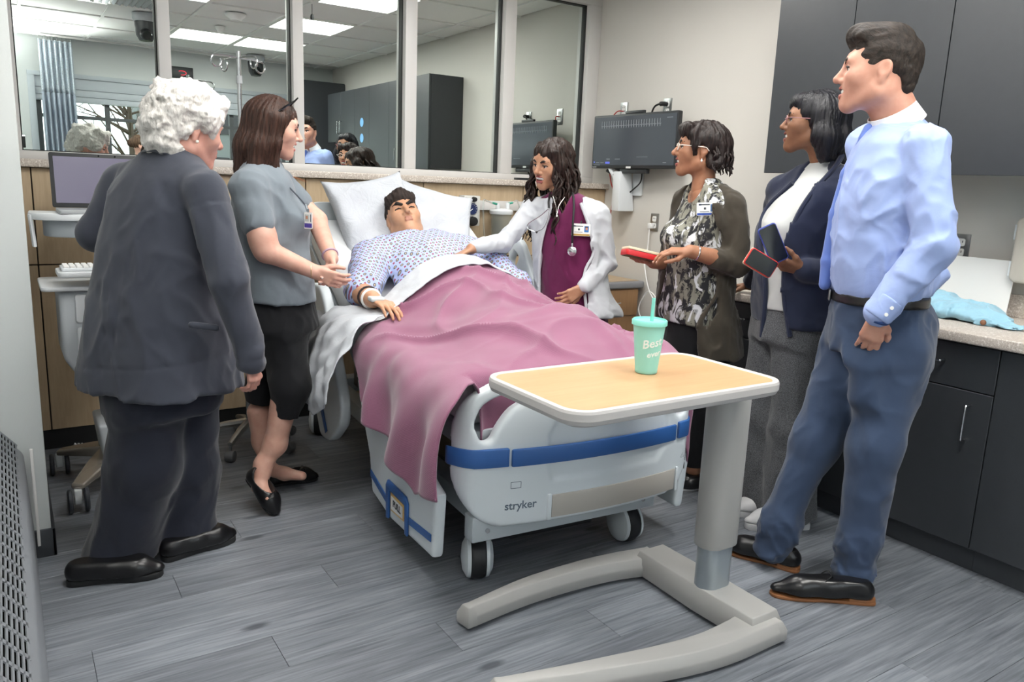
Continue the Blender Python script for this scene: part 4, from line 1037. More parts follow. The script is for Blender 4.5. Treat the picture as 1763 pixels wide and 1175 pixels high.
ring_collar(F, 'collar', F.j(297, 276, 0), (.25, .12, 1), .066, .088, .035, navy, gap=.35, facing=math.radians(33), parent=jk)
pk = SDF(.01); pk.chain([F.j(330, 560, -.215), F.j(372, 565, -.19)], [.012, .012]); F.part('pocket_edge', pk, .006, navy, jk)
S = SDF(.03); S.chain([wrR, F.j(431, 622, -.16)], [.03, .028]); hand(S, F.j(430, 618, -.16), v3(.25, .1, -1), v3(-.55, .75, -.1), side=1, sc=.86, curl=(.55, .6, .4), thumb=((.8, .45, .25), (.95, .2, .25), (.98, .05, .2)))
hR = S.verts(.0032)
S = SDF(.03); S.cone(wrL, wrL+v3(.05, .03, -.03), .03, .028); hand(S, wrL+v3(.05, .03, -.03), v3(.8, .55, -.25), v3(0, 0, -1), side=-1, sc=.9); hL = S.verts(.005)
body = [head(hc, RH, hs, neck=F.j(300, 285, .0), nr=(.052, .058), smile=.8, teeth=False, female=True, nose=.9, cheek=1.15, jaw=1.08), hR, hL,
        core(F, F.j(298, 290), F.j(285, 380), F.j(285, 640), [[F.j(255, 790, -.08), F.j(210, 960, -.10)], [F.j(322, 800, .09), F.j(322, 940, .06)]], [[shR, elR, wrR], [shL, elL, wrL]])]
F.raw('body', body, head_mats('pink', '#a89a90')+[NAIL])
S = SDF(.03); S.ell((0, -.018, .050), (.100, .116, .094)); S.ell((0, .055, .088), (.072, .052, .038), k=.03); S.ell((0, -.075, -.02), (.085, .062, .082), k=.04); S.ell((0, -.055, -.08), (.065, .05, .03), k=.03)
for s_ in (-1, 1): S.ell((s_*.070, .035, .02), (.025, .035, .04), k=.02)
S.ell((0, .135, -.058), (.080, .085, .100), k=.02, mode='-')
for s_ in (-1, 1): S.ell((s_*.095, .016, -.050), (.035, .052, .046), k=.015, mode='-')
S.disp = lambda P, i: .012*vnoise(P, 26, 3)+.007*vnoise(P, (60, 60, 45), 4)+.0035*vnoise(P, 130, 5)
F.raw('hair', [sdf_local(S, .0044, hc, RH, hs)], hair_mat('hair_white', '#bdb8b2', '#e6e3df', .6, (160, 160, 60)))
MB().lathe([(.0001, -.005), (.0045, -.003), (.0055, 0), (.0045, .004), (.0001, .006)], hc+RH @ (np.array([.086, -.004, -.042])*hs), 10).build('earring', mat('pearl', '#e9e4dc', .2), F.root, world=True)
S = SDF(.04); hip = F.j(280, 645); S.loft([(hip[2]-.12, hip[0], hip[1], .215, .185, math.radians(20)), (hip[2]+.06, hip[0], hip[1], .22, .19, math.radians(20))], k=.04)
S.chain([F.j(258, 690, -.07), F.j(248, 800, -.09), F.j(207, 950, -.10), F.j(196, 990, -.10)], [.125, .115, .112, .125], k=.05)
S.chain([F.j(318, 690, .09), F.j(322, 810, .09), F.j(322, 930, .06), F.j(322, 955, .06)], [.118, .108, .105, .118], k=.05)
z1, z2 = F.j(195, 968, -.12)[2], 0
S.half((0, 0, .035), (0, 0, -1)); g0 = wr(.014, (7, 7, 3), 8); S.disp = lambda P, i: g0(P, i)
F.part('trousers', S, .0075, navy_d)
shoe(F, (.085, 2.80, 0), (.375, 2.72, 0), shoe_black, sole_black, 'clog', .052)
shoe(F, (.385, 2.82, 0), (.655, 2.885, 0), shoe_black, sole_black, 'clog', .052)

# ---------------------------------------------------------------- brunette in the grey polo
F = Fig('person', (.98, 3.25), 'person in a grey polo shirt and black capri trousers with sunglasses on brown hair')
polo = cloth_mat('grey_polo', '#6f7880', '#788189', fs=.22, fold=8, weave=900); blk = cloth_mat('black_trouser', '#0f1013', '#15161a', fs=.2, sheen=.1)
TH = -2
rows = [(452, 275, .065, .06), (451, 290, .12, .085), (452, 310, .165, .11), (455, 345, .178, .13), (463, 380, .172, .158), (468, 425, .165, .148), (474, 475, .18, .152), (477, 510, .188, .155), (477, 516, .188, .155)]
shR, elR, wrR = F.j(428, 322, -.16), F.j(458, 432, -.20), F.j(541, 468, -.16)
shL, elL, wrL = F.j(478, 316, .15), F.j(545, 380, .16), F.j(571, 446, -.05)
S = SDF(.05); S.loft(F.rows(rows, TH), k=.05, edge=.012)
nb = F.j(453, 286); S.cone(nb, shR, .05, .066, k=.05); S.cone(nb, shL, .05, .062, k=.05)
sl = shR+(elR-shR)*.56; S.cone(shR, sl, .070, .068, k=.03); sl2 = shL+(elL-shL)*.5; S.cone(shL, sl2, .064, .062, k=.03)
S.ell(F.j(507, 378, -.06), (.06, .06, .055), k=.05); S.ell(F.j(507, 378, .07), (.06, .06, .055), k=.05)
S.half(sl+nrm(elR-shR)*.012, elR-shR, k=.006) if False else None
f0 = wr(.010, (10, 10, 7), 12); S.disp = lambda P, i: f0(P, i)
po = F.part('polo_shirt', S, .007, polo)
hc = F.j(471, 219, 0); RH = head_frame(-12, -10); hs = .97
ring_collar(F, 'collar', F.j(456, 287, 0), (.35, .05, 1), .060, .082, .032, polo, gap=.5, facing=math.radians(-2), parent=po)
S = SDF(.03); S.chain([sl-nrm(elR-shR)*.05, elR, wrR], [.054, .045, .029], k=.02); S.ell(shR+(elR-shR)*.8, (.052, .052, .06), k=.03)
hand(S, wrR, F.j(575, 482, -.17)-wrR, v3(.2, .9, .2), side=1, sc=.92, curl=(.5, .7, .4), thumb=((.7, .5, .3), (.9, .3, .3), (.95, .1, .3))); aR = S.verts(.0034)
S = SDF(.03); S.chain([sl2-nrm(elL-shL)*.04, elL, wrL], [.050, .043, .028], k=.02)
hand(S, wrL, F.j(574, 488, -.16)-wrL, v3(-.55, -.4, -.3), side=1, sc=.90, curl=(.35, .6, .4), thumb=((.8, .3, .5), (.9, .1, .4), (.95, .0, .3))); aL = S.verts(.0034)
S = SDF(.02)
S.chain([F.j(490, 690, -.12), F.j(474, 765, -.13), F.j(453, 800, -.16), F.j(452, 815, -.17)], [.058, .045, .034, .032], k=.03); S.chain([F.j(451, 812, -.17), F.j(447, 838, -.20), F.j(462, 860, -.26)], [.032, .030, .024], k=.02)
S.chain([F.j(446, 710, .05), F.j(452, 760, .05), F.j(462, 805, .02)], [.052, .042, .030], k=.03); S.chain([F.j(462, 808, .02), F.j(490, 816, .0), F.j(520, 820, -.02)], [.032, .028, .02], k=.02); lg = S.verts(.005)
body = [head(hc, RH, hs, neck=F.j(456, 300, .0), nr=(.047, .052), smile=1, teeth=True, female=True, nose=1.05), aR, aL, lg, core(F, F.j(456, 300), F.j(462, 370), F.j(478, 520), [[F.j(490, 650, -.1)], [F.j(450, 650, .05)]])]
F.raw('body', body, head_mats('fair', '#3b2a22')+[mat('nail_white', '#e8d9d4', .25)])
S = SDF(.03); S.ell((0, -.016, .040), (.084, .106, .088))
for s_ in (-1, 1): S.chain([(s_*.058, -.03, .03), (s_*.068, -.045, -.09), (s_*.078, -.05, -.20)], [.05, .042, .034], k=.03); S.chain([(s_*.066, .012, .03), (s_*.074, .005, -.07), (s_*.074, .022, -.165)], [.030, .026, .020], k=.03)
S.chain([(0, -.07, .02), (0, -.09, -.10), (0, -.09, -.20)], [.055, .052, .042], k=.03)
S.ell((0, .140, -.045), (.095, .085, .105), k=.015, mode='-'); S.half((0, 0, -.212), (0, .25, -1), k=.01)
S.disp = lambda P, i: streak(P, 14, .0055, 6, 5)
bh = hair_mat('hair_brown', '#21140f', '#4a3127', .4, (150, 150, 9))
F.raw('hair', [sdf_local(S, .0042, hc, RH, hs)], bh)
W = lambda x, y, z: hc+RH @ (np.array([x, y, z])*hs)
g = MB()
for s_ in (-1, 1):
    pts = [(s_*.034+.026*math.cos(t), .062+.012*math.sin(t), .118+.018*math.sin(t)) for t in np.linspace(0, 2*math.pi, 16)[:-1]]
    g.tube([W(*p) for p in pts], .0034, 6, closed=True); g.tube([W(s_*.06, .062, .118), W(s_*.090, .03, .088), W(s_*.092, -.01, .045), W(s_*.088, -.03, .02)], .0042, 6, m=0)
    g.add([W(s_*.034+.024*math.cos(t), .062+.011*math.sin(t), .118+.016*math.sin(t)) for t in np.linspace(0, 2*math.pi, 16)[:-1]], [tuple(range(15))])
g.build('sunglasses', M['black_gloss'], F.root, world=True)
S = SDF(.04); hip = F.j(478, 505); S.loft([(hip[2]-.14, hip[0], hip[1], .178, .165, math.radians(-2)), (hip[2]+.03, hip[0], hip[1], .166, .132, math.radians(-2))], k=.04)
S.chain([F.j(486, 570, -.08), F.j(500, 665, -.11), F.j(489, 712, -.12)], [.108, .075, .060], k=.05); S.chain([F.j(470, 570, .08), F.j(452, 665, .06), F.j(444, 728, .05)], [.10, .070, .056], k=.05)
S.half(F.j(488, 718, -.12), v3(-.15, 0, -1), k=.004)
g0 = wr(.008, (9, 9, 6), 18); S.disp = lambda P, i: g0(P, i); F.part('capri_trousers', S, .0065, blk)
shoe(F, F.j(428, 822, -.17), F.j(474, 870, -.26)*v3(1, 1, 0)+v3(0, 0, .0), shoe_black, sole_black, 'flat', .042, .004)
a = F.j(470, 836, .03)*v3(1, 1, 0); shoe(F, (.915, 3.345, 0), (1.135, 3.325, 0), shoe_black, sole_black, 'flat', .042, .004)
bp = F.j(531, 378, -.09); MB().tube(bez([F.j(468, 292, -.06), F.j(505, 330, -.09), F.j(523, 350, -.10), F.j(530, 362, -.10)], 6), .003, 6).build('lanyard', mat('lanyard_grey', '#3d434d', .7), F.root, world=True)
MB().tube([F.j(526, 352, -.10), F.j(530, 364, -.10)], .006, 8).build('badge_reel', M['chrome'], F.root, world=True)
badge(F, F.j(531, 380, -.105), v3(.55, -.80, 0), v3(0, 0, 1), .040, .066, stripe='#4b3f92', vert=True)
text_mesh('shirt_logo', 'UNIVERSITY', .011, mat('logo_orange', '#a5663f', .6), F.j(516, 309, -.055), v3(.75, -.5, -.3), v3(.1, .1, 1), .001, F.root)
MB().tube([wrR+(elR-wrR)*.06+.031*(v3(0, 0, 1)*math.cos(t)+nrm(np.cross(elR-wrR, (0, 0, 1)))*math.sin(t)) for t in np.linspace(0, 2*math.pi, 20)[:-1]], .0022, 6, closed=True).build('bracelet', mat('bracelet_gold', '#c9b08a', .3, 1), F.root, world=True)
MB().tube([wrL+(elL-wrL)*.10+.030*(np.cross(nrm(elL-wrL), (1, 0, 0))*math.cos(t)+nrm(np.cross(nrm(elL-wrL), np.cross(nrm(elL-wrL), (1, 0, 0))))*math.sin(t)) for t in np.linspace(0, 2*math.pi, 20)[:-1]], .006, 6, closed=True).build('watch_band', mat('band_mauve', '#a98fa3', .6), F.root, world=True)
# ---------------------------------------------------------------- nurse in the white jacket
F = Fig('person', (2.33, 3.22), 'nurse with long curly dark hair in a white jacket over maroon scrubs touching the manikin')
scrub = cloth_mat('maroon_scrub', '#5a1540', '#661a49', fs=.25, fold=8); wj = cloth_mat('white_jacket', '#babdc3', '#c3c6cb', fs=.25, fold=7)
TH = 207; D_ = F.j
rows = [(972, 330, .065, .06), (974, 342, .12, .075), (977, 358, .158, .09), (978, 385, .172, .112), (979, 415, .168, .128), (980, 455, .158, .118), (986, 500, .17, .125), (990, 550, .178, .135), (992, 575, .18, .136)]
shR, elR = F.j(913, 362, .07), F.j(868, 418, -.02)
HN = bw_((.05, 1.22, 1.035)); wrR = HN+v3(.095, .0, .03)
shL, elL, wrL = F.j(1030, 368, -.07), F.j(1046, 452, -.06), F.j(1006, 494, -.17)
S = SDF(.04); S.loft(F.rows(rows, TH), k=.04, edge=.01)
nb = F.j(973, 342); S.cone(nb, shR, .036, .038, k=.03); S.cone(nb, shL, .036, .038, k=.03)
opening(S, F, TH, F.j(974, 380), [(945, 325), (1000, 325), (978, 345), (966, 368), (956, 348)], rows, 0)
f0 = wr(.009, (11, 11, 6), 32); S.disp = lambda P, i: f0(P, i); F.part('scrub_top', S, .007, scrub)
S = SDF(.04); S.loft([(a, b, c, w_+.030, d_+.020, y) for a, b, c, w_, d_, y in F.rows(rows[1:7]+[(994, 530, .20, .155), (996, 538, .205, .158)], TH)], k=.04, edge=.01)
S.cone(nb, shR, .045, .056, k=.03); S.cone(nb, shL, .045, .056, k=.03)
opening(S, F, TH, F.j(974, 400), [(955, 322), (1004, 322), (1000, 350), (1014, 390), (1022, 435), (1006, 475), (1012, 560), (935, 560), (928, 500), (930, 430), (940, 385), (950, 352)], rows, .025)
S.chain([shR, elR, wrR+v3(.02, 0, .01)], [.058, .048, .037], k=.012); S.chain([shL, elL, wrL], [.058, .050, .038], k=.012)
f1 = wr(.013, (13, 13, 10), 35); S.disp = lambda P, i: f1(P, i)
ED = S.edge; jk_ = jk = F.part('white_jacket', S, .0068, wj)
for ix_ in ((2, 3, 4, 5, 6), (7, 8, 9, 10, 11)): MB().tube(bez([ED[q_] for q_ in ix_], 5), 0.008, 8).build('placket', wj, jk_, world=True)
hc = F.j(950, 282, .02); RH = head_frame(190, -12, 6); hs = .99
S = SDF(.02); S.cone(wrR+v3(.06, .01, .02), wrR, .029, .027); hand(S, wrR, HN-wrR+v3(-.02, 0, -.02), v3(-.1, -.1, -1), side=-1, sc=.90, curl=(.12, .1, .1), spread=.06, thumb=((.6, .75, .1), (.75, .6, .1), (.9, .4, .1))); aR = S.verts(.0032)
S = SDF(.02); S.cone(elL+(wrL-elL)*.8, wrL+(wrL-elL)*.05, .028, .026); hand(S, wrL+(wrL-elL)*.05, F.j(972, 515, -.2)-wrL, v3(-.3, .8, -.3), side=1, sc=.92, curl=(.45, .5, .35), thumb=((.75, .55, .2), (.9, .35, .2), (.98, .15, .1))); aL = S.verts(.0032)
body = [head(hc, RH, hs, neck=F.j(972, 352, .0), nr=(.046, .05), smile=1, teeth=True, female=True, nose=1.0, cheek=1.05), aR, aL, core(F, F.j(972, 350), F.j(975, 400), F.j(990, 560), [[v3(2.50, 3.15, .48), v3(2.55, 3.18, .09)], [v3(2.46, 3.30, .48), v3(2.50, 3.34, .09)]])]
F.raw('body', body, head_mats('tan', '#1d1412')+[NAIL])
hm = hair_mat('hair_black_brown', '#120c0a', '#33221c', .38, (120, 120, 14))
S = SDF(.025); S.ell((0, -.018, .042), (.088, .108, .088)); S.chain([(0, -.075, .02), (0, -.095, -.08), (0, -.09, -.17)], [.06, .065, .05], k=.03)
for s_ in (-1, 1): S.chain([(s_*.060, .030, .070), (s_*.083, .025, .0), (s_*.088, -.01, -.08)], [.026, .026, .034], k=.03)
S.ell((0, .135, -.035), (.070, .085, .112), k=.015, mode='-')
S.disp = lambda P, i: .006*vnoise(P, (40, 40, 30), 7)+streak(P, 10, .005, 8, 8)
mb = MB(); rnd = random.Random(5)
W = lambda x, y, z: hc+RH @ (np.array([x, y, z])*hs)
for q in range(95):
    a = rnd.uniform(-2.75, 2.75) if q < 60 else rnd.choice((-1, 1))*rnd.uniform(.75, 1.5)
    sx, sy = math.sin(a), math.cos(a)
    if sy > .72: continue
    r0 = .088; ln = rnd.uniform(.26, .40)
    p0 = W(sx*.08, sy*.085-.01, .03+rnd.uniform(-.06, .04)); out_ = .10+rnd.uniform(0, .035)
    p1 = W(sx*out_, sy*out_-.015, -.08+rnd.uniform(-.02, .02)); p2 = p1+v3(rnd.uniform(-.03, .03), rnd.uniform(-.03, .03), -ln*.45); p3 = p2+v3(rnd.uniform(-.03, .03), rnd.uniform(-.03, .03), -ln*.4)
    tress(mb, p0, [p1, p2, p3], .0085, 5, curl=.011, turns=rnd.uniform(3, 5), ph=rnd.uniform(0, 6), taper=.5)
hv = sdf_local(S, .0044, hc, RH, hs); Vt = np.array(mb.v); Ft = [f_ for f_ in mb.f if len(f_) == 4]
F.raw('hair', [hv, (Vt, np.array(Ft), np.zeros(len(Ft), int))], hm)
S = SDF(.03); hip = F.j(992, 560); a = math.radians(TH); S.loft([(hip[2]-.15, hip[0], hip[1], .175, .13, a), (hip[2]+.03, hip[0], hip[1], .17, .128, a)], k=.03)
S.chain([hip+v3(.06, -.06, -.1), v3(2.50, 3.15, .48), v3(2.55, 3.18, .06)], [.09, .075, .07], k=.04); S.chain([hip+v3(.0, .07, -.1), v3(2.46, 3.30, .48), v3(2.50, 3.34, .06)], [.09, .075, .07], k=.04)
S.half((0, 0, .04), (0, 0, -1)); F.part('scrub_trousers', S, .009, scrub)
shoe(F, (2.62, 3.20, 0), (2.42, 3.12, 0), mat('shoe_white', '#d8d8da', .5), mat('sole_white', '#c9cacc', .6), 'sneaker', .045, .007); shoe(F, (2.57, 3.37, 0), (2.37, 3.28, 0), bpy.data.materials['shoe_white'], bpy.data.materials['sole_white'], 'sneaker', .045, .007)
badge(F, F.j(1000, 396, -.155), v3(.80, -.60, .0), v3(0, 0, 1), .092, .060, stripe='#b08d45', photo='#3f78b8', face='#c08a6c')
MB().tube(bez([F.j(952, 338, -.10), F.j(957, 355, -.14), F.j(959, 370, -.155), F.j(962, 355, -.14), F.j(972, 340, -.11)], 6), .0012, 5).lathe([(.0001, -.008), (.006, -.003), (.004, .004), (.0001, .008)], F.j(959, 372, -.155), 10).build('necklace', mat('silver', '#d0ccc6', .25, 1), F.root, world=True)
NU = F
# stethoscope hung round the neck
st_ = empty('stethoscope', tuple(F.j(985, 432, -.16)), 0, 'black stethoscope hanging round the neck of the nurse in the white jacket', 'stethoscope')
MB().tube(bez([F.j(985, 424, -.165), F.j(986, 390, -.165), F.j(988, 355, -.13), F.j(985, 332, -.05), F.j(970, 325, .06), F.j(950, 330, .02), F.j(945, 345, -.08), F.j(945, 358, -.115)], 8), .0055, 8).build('tube', M['black'], st_, world=True)
MB().tube(bez([F.j(945, 358, -.115), F.j(943, 375, -.125), F.j(936, 392, -.12), F.j(925, 399, -.11)], 6), .0022, 6).tube(bez([F.j(944, 360, -.115), F.j(930, 372, -.105), F.j(910, 385, -.09), F.j(909, 394, -.09), F.j(920, 399, -.10)], 6), .0022, 6).build('binaural', M['chrome'], st_, world=True)
MB().lathe([(.0001, -.004), (.005, -.003), (.006, 0), (.003, .006), (.0001, .008)], F.j(924, 400, -.115), 10, ax=(-1, 0, .2)).build('ear_tip', M['black'], st_, world=True)
cpc = F.j(985, 433, -.168); nx = nrm(v3(-.75, -.65, .05))
ch = MB().lathe([(.0001, -.006), (.020, -.006), (.023, -.002), (.023, .003), (.019, .006), (.010, .007), (.0001, .009)], cpc, 28, ax=nx).build('chestpiece', M['chrome'], st_, world=True)
MB().tube([F.j(985, 428, -.166), F.j(985, 419, -.165)], .006, 8).build('stem', M['chrome'], st_, world=True)

# ---------------------------------------------------------------- person in the olive cardigan
F = Fig('person', (2.58, 2.45), 'person in glasses and an olive brown cardigan over a patterned blouse holding a red phone')
n = N('camo_blouse'); v1 = n.noise(n.coord(scale=(1, 1, .6)), 16, 4, .6, 1.2); v2 = n.noise(n.coord(loc=(4, 2, 1), scale=(1, 1, .5)), 30, 4, .65, .8); v3_ = n.noise(n.coord(loc=(9, 5, 3)), 9, 3)
c = n.mix(n.ramp(v2, [(.47, 0.), (.52, 1.)]), '#14141a', '#7d7c70'); c = n.mix(n.ramp(v1, [(.54, 0.), (.58, 1.)]), c, '#c9cbcf'); c = n.mix(n.ramp(v3_, [(.62, 0.), (.66, 1.)]), c, '#17171c')
n.col(c); n.set(Roughness=.75); n.bump(n.noise(n.coord(), 10, 3), .2, .02); blouse = n.m
card = cloth_mat('olive_cardigan', '#39342c', '#423c33', fs=.25, fold=8, sc=14)
TH = 158
rows = [(1214, 308, .06, .055), (1216, 322, .11, .075), (1220, 342, .165, .09), (1217, 375, .182, .125), (1207, 415, .178, .150), (1200, 465, .172, .142), (1196, 515, .185, .146), (1195, 545, .19, .15), (1195, 552, .19, .15)]
shL, elL, wrL = F.j(1262, 352, -.12), F.j(1270, 455, -.17), F.j(1188, 433, -.22)
shR, elR, wrR = F.j(1180, 345, .13), F.j(1160, 450, .10), F.j(1125, 452, -.06)
S = SDF(.04); S.loft(F.rows(rows, TH), k=.04, edge=.01); nb = F.j(1215, 322)
S.cone(nb, shL, .034, .036, k=.03); S.cone(nb, shR, .034, .036, k=.03)
S.ell(F.j(1165, 408, -.06), (.058, .058, .055), k=.05); S.ell(F.j(1160, 406, .07), (.058, .058, .055), k=.05)
nk = F.j(1190, 322, -.02); S.ell(nk, (.070, .070, .065), k=.01, mode='-')
f0 = wr(.008, (11, 11, 6), 42); S.disp = lambda P, i: f0(P, i); F.part('blouse', S, .007, blouse)
S = SDF(.04); rr = rows[1:7]+[(1200, 550, .20, .16), (1205, 600, .21, .165), (1206, 606, .21, .165)]
S.loft(F.rows(rr, TH, .013), k=.04, edge=.01); S.cone(nb, shL, .045, .054, k=.03); S.cone(nb, shR, .045, .054, k=.03)
opening(S, F, TH, F.j(1212, 400), [(1165, 300), (1235, 300), (1234, 340), (1232, 400), (1222, 470), (1212, 560), (1195, 640), (1100, 640), (1128, 540), (1142, 470), (1120, 420), (1150, 350)], rows, .013)
S.chain([shL, elL, elL+(wrL-elL)*.45], [.060, .054, .047], k=.014); S.chain([shR, elR, elR+(wrR-elR)*.4], [.058, .052, .046], k=.02)
f1 = wr(.013, (15, 15, 4.5), 45); S.disp = lambda P, i: f1(P, i); ED = S.edge; jk_ = F.part('cardigan', S, .007, card)
hc = F.j(1206, 258, 0); RH = head_frame(140, 4); hs = .97
PH = F.j(1100, 441, -.16)
S = SDF(.02); S.chain([elL+(wrL-elL)*.35, wrL], [.040, .028]); hand(S, wrL, F.j(1135, 432, -.22)-wrL, v3(-.2, .35, -.9), side=1, sc=.9, curl=(.35, .45, .35), thumb=((.8, .3, .5), (.95, .1, .3), (.98, 0, .2))); aL = S.verts(.0032)
S = SDF(.02); S.chain([elR+(wrR-elR)*.3, wrR], [.038, .028]); hand(S, wrR, F.j(1080, 446, -.16)-wrR, v3(0, 0, 1), side=1, sc=.9, curl=(.25, .5, .4), thumb=((.7, .6, .2), (.8, .4, .4), (.9, .2, .4))); aR = S.verts(.0032)
body = [head(hc, RH, hs, neck=F.j(1210, 335, .0), nr=(.047, .054), smile=1, teeth=True, female=True, nose=1.05), aR, aL, core(F, F.j(1212, 325), F.j(1210, 380), F.j(1200, 560), [[v3(2.62, 2.42, .45), v3(2.66, 2.43, .09)], [v3(2.66, 2.55, .45), v3(2.70, 2.56, .09)]])]
S = SDF(.03); S.loft([(F.j(1212, 345)[2]-.06, F.j(1212, 345)[0], F.j(1212, 345)[1], .10, .07, math.radians(TH)), (F.j(1212, 325)[2], F.j(1212, 325)[0], F.j(1212, 325)[1], .07, .055, math.radians(TH))], k=.03, edge=.03); body.append(S.verts(.006))
F.raw('body', body, head_mats('olive', '#1c1513')+[NAIL])
hm2 = hair_mat('hair_dark', '#0f0b0b', '#2c201d', .4, (110, 110, 18))
S = SDF(.025); S.ell((0, -.022, .043), (.088, .106, .087)); S.ell((0, -.078, -.002), (.078, .058, .075), k=.03); S.chain([(-.05, .062, .085), (.03, .075, .085), (.072, .052, .045)], [.026, .026, .018], k=.03)
for s_ in (-1, 1): S.chain([(s_*.074, .048, .05), (s_*.077, .035, .01), (s_*.074, .026, -.02)], [.018, .014, .007], k=.02); S.ell((s_*.060, -.065, -.055), (.03, .04, .03), k=.02)
S.ell((0, .135, -.05), (.082, .085, .110), k=.012, mode='-')
for s_ in (-1, 1): S.ell((s_*.092, -.004, -.030), (.03, .030, .042), k=.012, mode='-')
S.disp = lambda P, i: .006*vnoise(P, (45, 45, 28), 17)+streak(P, 13, .005, 18, 9)
mb = MB(); rnd = random.Random(9); W = lambda x, y, z: hc+RH @ (np.array([x, y, z])*hs)
for q in range(40):
    a = rnd.uniform(1.5, 4.8); sx, sy = math.sin(a), math.cos(a)
    tress(mb, W(sx*.08, sy*.10-.02, .03+rnd.uniform(-.04, .05)), [W(sx*.10, sy*.125-.02, -.02), W(sx*.095, sy*.13-.015, -.06), W(sx*.11+rnd.uniform(-.01, .01), sy*.135-.02, -.085+rnd.uniform(-.02, .02))], .0065, 5, curl=.004, turns=1.5, ph=q)
Vt = np.array(mb.v); Ft = [f_ for f_ in mb.f if len(f_) == 4]
F.raw('hair', [sdf_local(S, .0044, hc, RH, hs), (Vt, np.array(Ft), np.zeros(len(Ft), int))], hm2)
glasses(F, hc, RH, hs, mat('frame_pale', '#d6cfc6', .3))
MB().lathe([(.0001, -.006), (.005, 0), (.0001, .012)], W(.080, -.004, -.052), 8).lathe([(.0001, -.006), (.005, 0), (.0001, .012)], W(-.080, -.004, -.052), 8).build('earring', bpy.data.materials['pearl'], F.root, world=True)
S = SDF(.03); hip = F.j(1198, 560); a = math.radians(TH); S.loft([(hip[2]-.16, hip[0], hip[1], .182, .15, a), (hip[2]+.05, hip[0], hip[1], .178, .14, a)], k=.03)
S.chain([hip+v3(.02, -.05, -.12), v3(2.62, 2.42, .45), v3(2.67, 2.43, .10)], [.10, .07, .052], k=.04); S.chain([hip+v3(.05, .09, -.12), v3(2.66, 2.55, .45), v3(2.71, 2.56, .10)], [.10, .07, .052], k=.04)
S.half((0, 0, .105), (0, 0, -1)); g0 = wr(.006, (9, 9, 5), 47); S.disp = lambda P, i: g0(P, i); F.part('trousers', S, .008, blk)
wsole = bpy.data.materials['sole_white']
shoe(F, (2.76, 2.37, 0), (2.57, 2.44, 0), shoe_black, wsole, 'slip', .043, .006); shoe(F, (2.80, 2.53, 0), (2.60, 2.61, 0), shoe_black, wsole, 'slip', .043, .006)
badge(F, F.j(1217, 360, -.165), v3(.84, -.53, .06), v3(.05, .05, 1), .086, .054)
MB().tube([wrL+(elL-wrL)*.13+.030*(nrm(np.cross(elL-wrL, (0, 0, 1)))*math.cos(t)+nrm(np.cross(elL-wrL, np.cross(elL-wrL, (0, 0, 1))))*math.sin(t)) for t in np.linspace(0, 2*math.pi, 20)[:-1]], .004, 6, closed=True).build('watch_band', M['chrome'], F.root, world=True)
MB().tube(bez([F.j(1233, 318, -.08), F.j(1215, 345, -.12), F.j(1192, 352, -.10), F.j(1187, 330, -.02)], 6), .001, 5).build('necklace', bpy.data.materials['silver'], F.root, world=True)
def phone(name, c, ux, uy, label, col, w_=.075, L=.15, th=.012, back=None, screen=None):
    ux = nrm(ux); uy = nrm(np.asarray(uy, float)-ux*(np.asarray(uy, float) @ ux)); n_ = np.cross(ux, uy); c = np.asarray(c)
    e = empty(name, tuple(c), 0, label, 'phone')
    MB().prism(rrect(w_, L, .012, 4), c-n_*th/2, ux, uy, n_*th).build('case', mat('phone_case', col, .4), e, bevel=.003, world=True)
    MB().prism(rrect(w_*.9, L*.94, .008, 4), c+n_*th/2, ux, uy, n_*.001).build('screen', screen or M['black_gloss'], e, world=True)
    if back: MB().prism(rrect(w_*1.02, L*.95, .006, 3), c-n_*(th/2+.012), ux, uy, n_*.011).build('wallet_back', back, e, bevel=.002, world=True)
    return e
cream = mat('phone_cream', '#d9c9ad', .5)
phone('phone', F.j(1101, 440, -.17), v3(.25, .85, -.12), F.j(1130, 446, -.17)-F.j(1074, 435, -.17), 'red phone with black bumper held above the cream folder by the person in the cardigan', '#c3262a', th=.024, back=cream)

# ---------------------------------------------------------------- person in the navy blazer
F = Fig('person', (2.70, 2.02), 'person with black hair and glasses in a navy blazer holding two phones')
blz = cloth_mat('navy_blazer', '#1e2438', '#242b42', fs=.2, fold=6); wb_ = cloth_mat('white_blouse', '#b8bab9', '#c2c4c3', fs=.15, sheen=.1)
n = N('grey_tweed'); v = n.noise(n.coord(), 420, 2, .8); n.col(n.mix(n.ramp(v, [(.42, 0.), (.58, 1.)]), '#2c2d30', '#6c6e72')); n.set(Roughness=.9, Sheen_Weight=.2); n.bump(n.noise(n.coord(), 8, 3), .2, .02); tweed = n.m
TH = 146
rows = [(1424, 278, .06, .055), (1420, 292, .11, .075), (1410, 315, .165, .095), (1392, 350, .18, .128), (1376, 395, .178, .150), (1370, 440, .168, .142), (1366, 490, .18, .145), (1366, 530, .19, .15)]
shL, elL, wrL = F.j(1452, 340, -.14), F.j(1452, 470, -.16), F.j(1383, 466, -.20)
shR, elR, wrR = F.j(1345, 330, .14), v3(2.90, 2.33, 1.12), v3(2.985, 2.47, .955)
S = SDF(.04); S.loft(F.rows(rows, TH), k=.04, edge=.01); nb = F.j(1420, 292)
S.ell(F.j(1340, 392, -.06), (.056, .056, .055), k=.05); S.ell(F.j(1335, 390, .07), (.056, .056, .055), k=.05)
S.cone(nb, shL, .034, .036, k=.03); S.cone(nb, shR, .034, .036, k=.03); f0 = wr(.005, (16, 16, 5), 52); S.disp = lambda P, i: f0(P, i); bl3 = F.part('blouse', S, .007, wb_); ring_collar(F, 'neck_band', F.j(1424, 291), v3(0, 0, 1), .062, .078, .022, wb_, facing=math.radians(TH), parent=bl3)
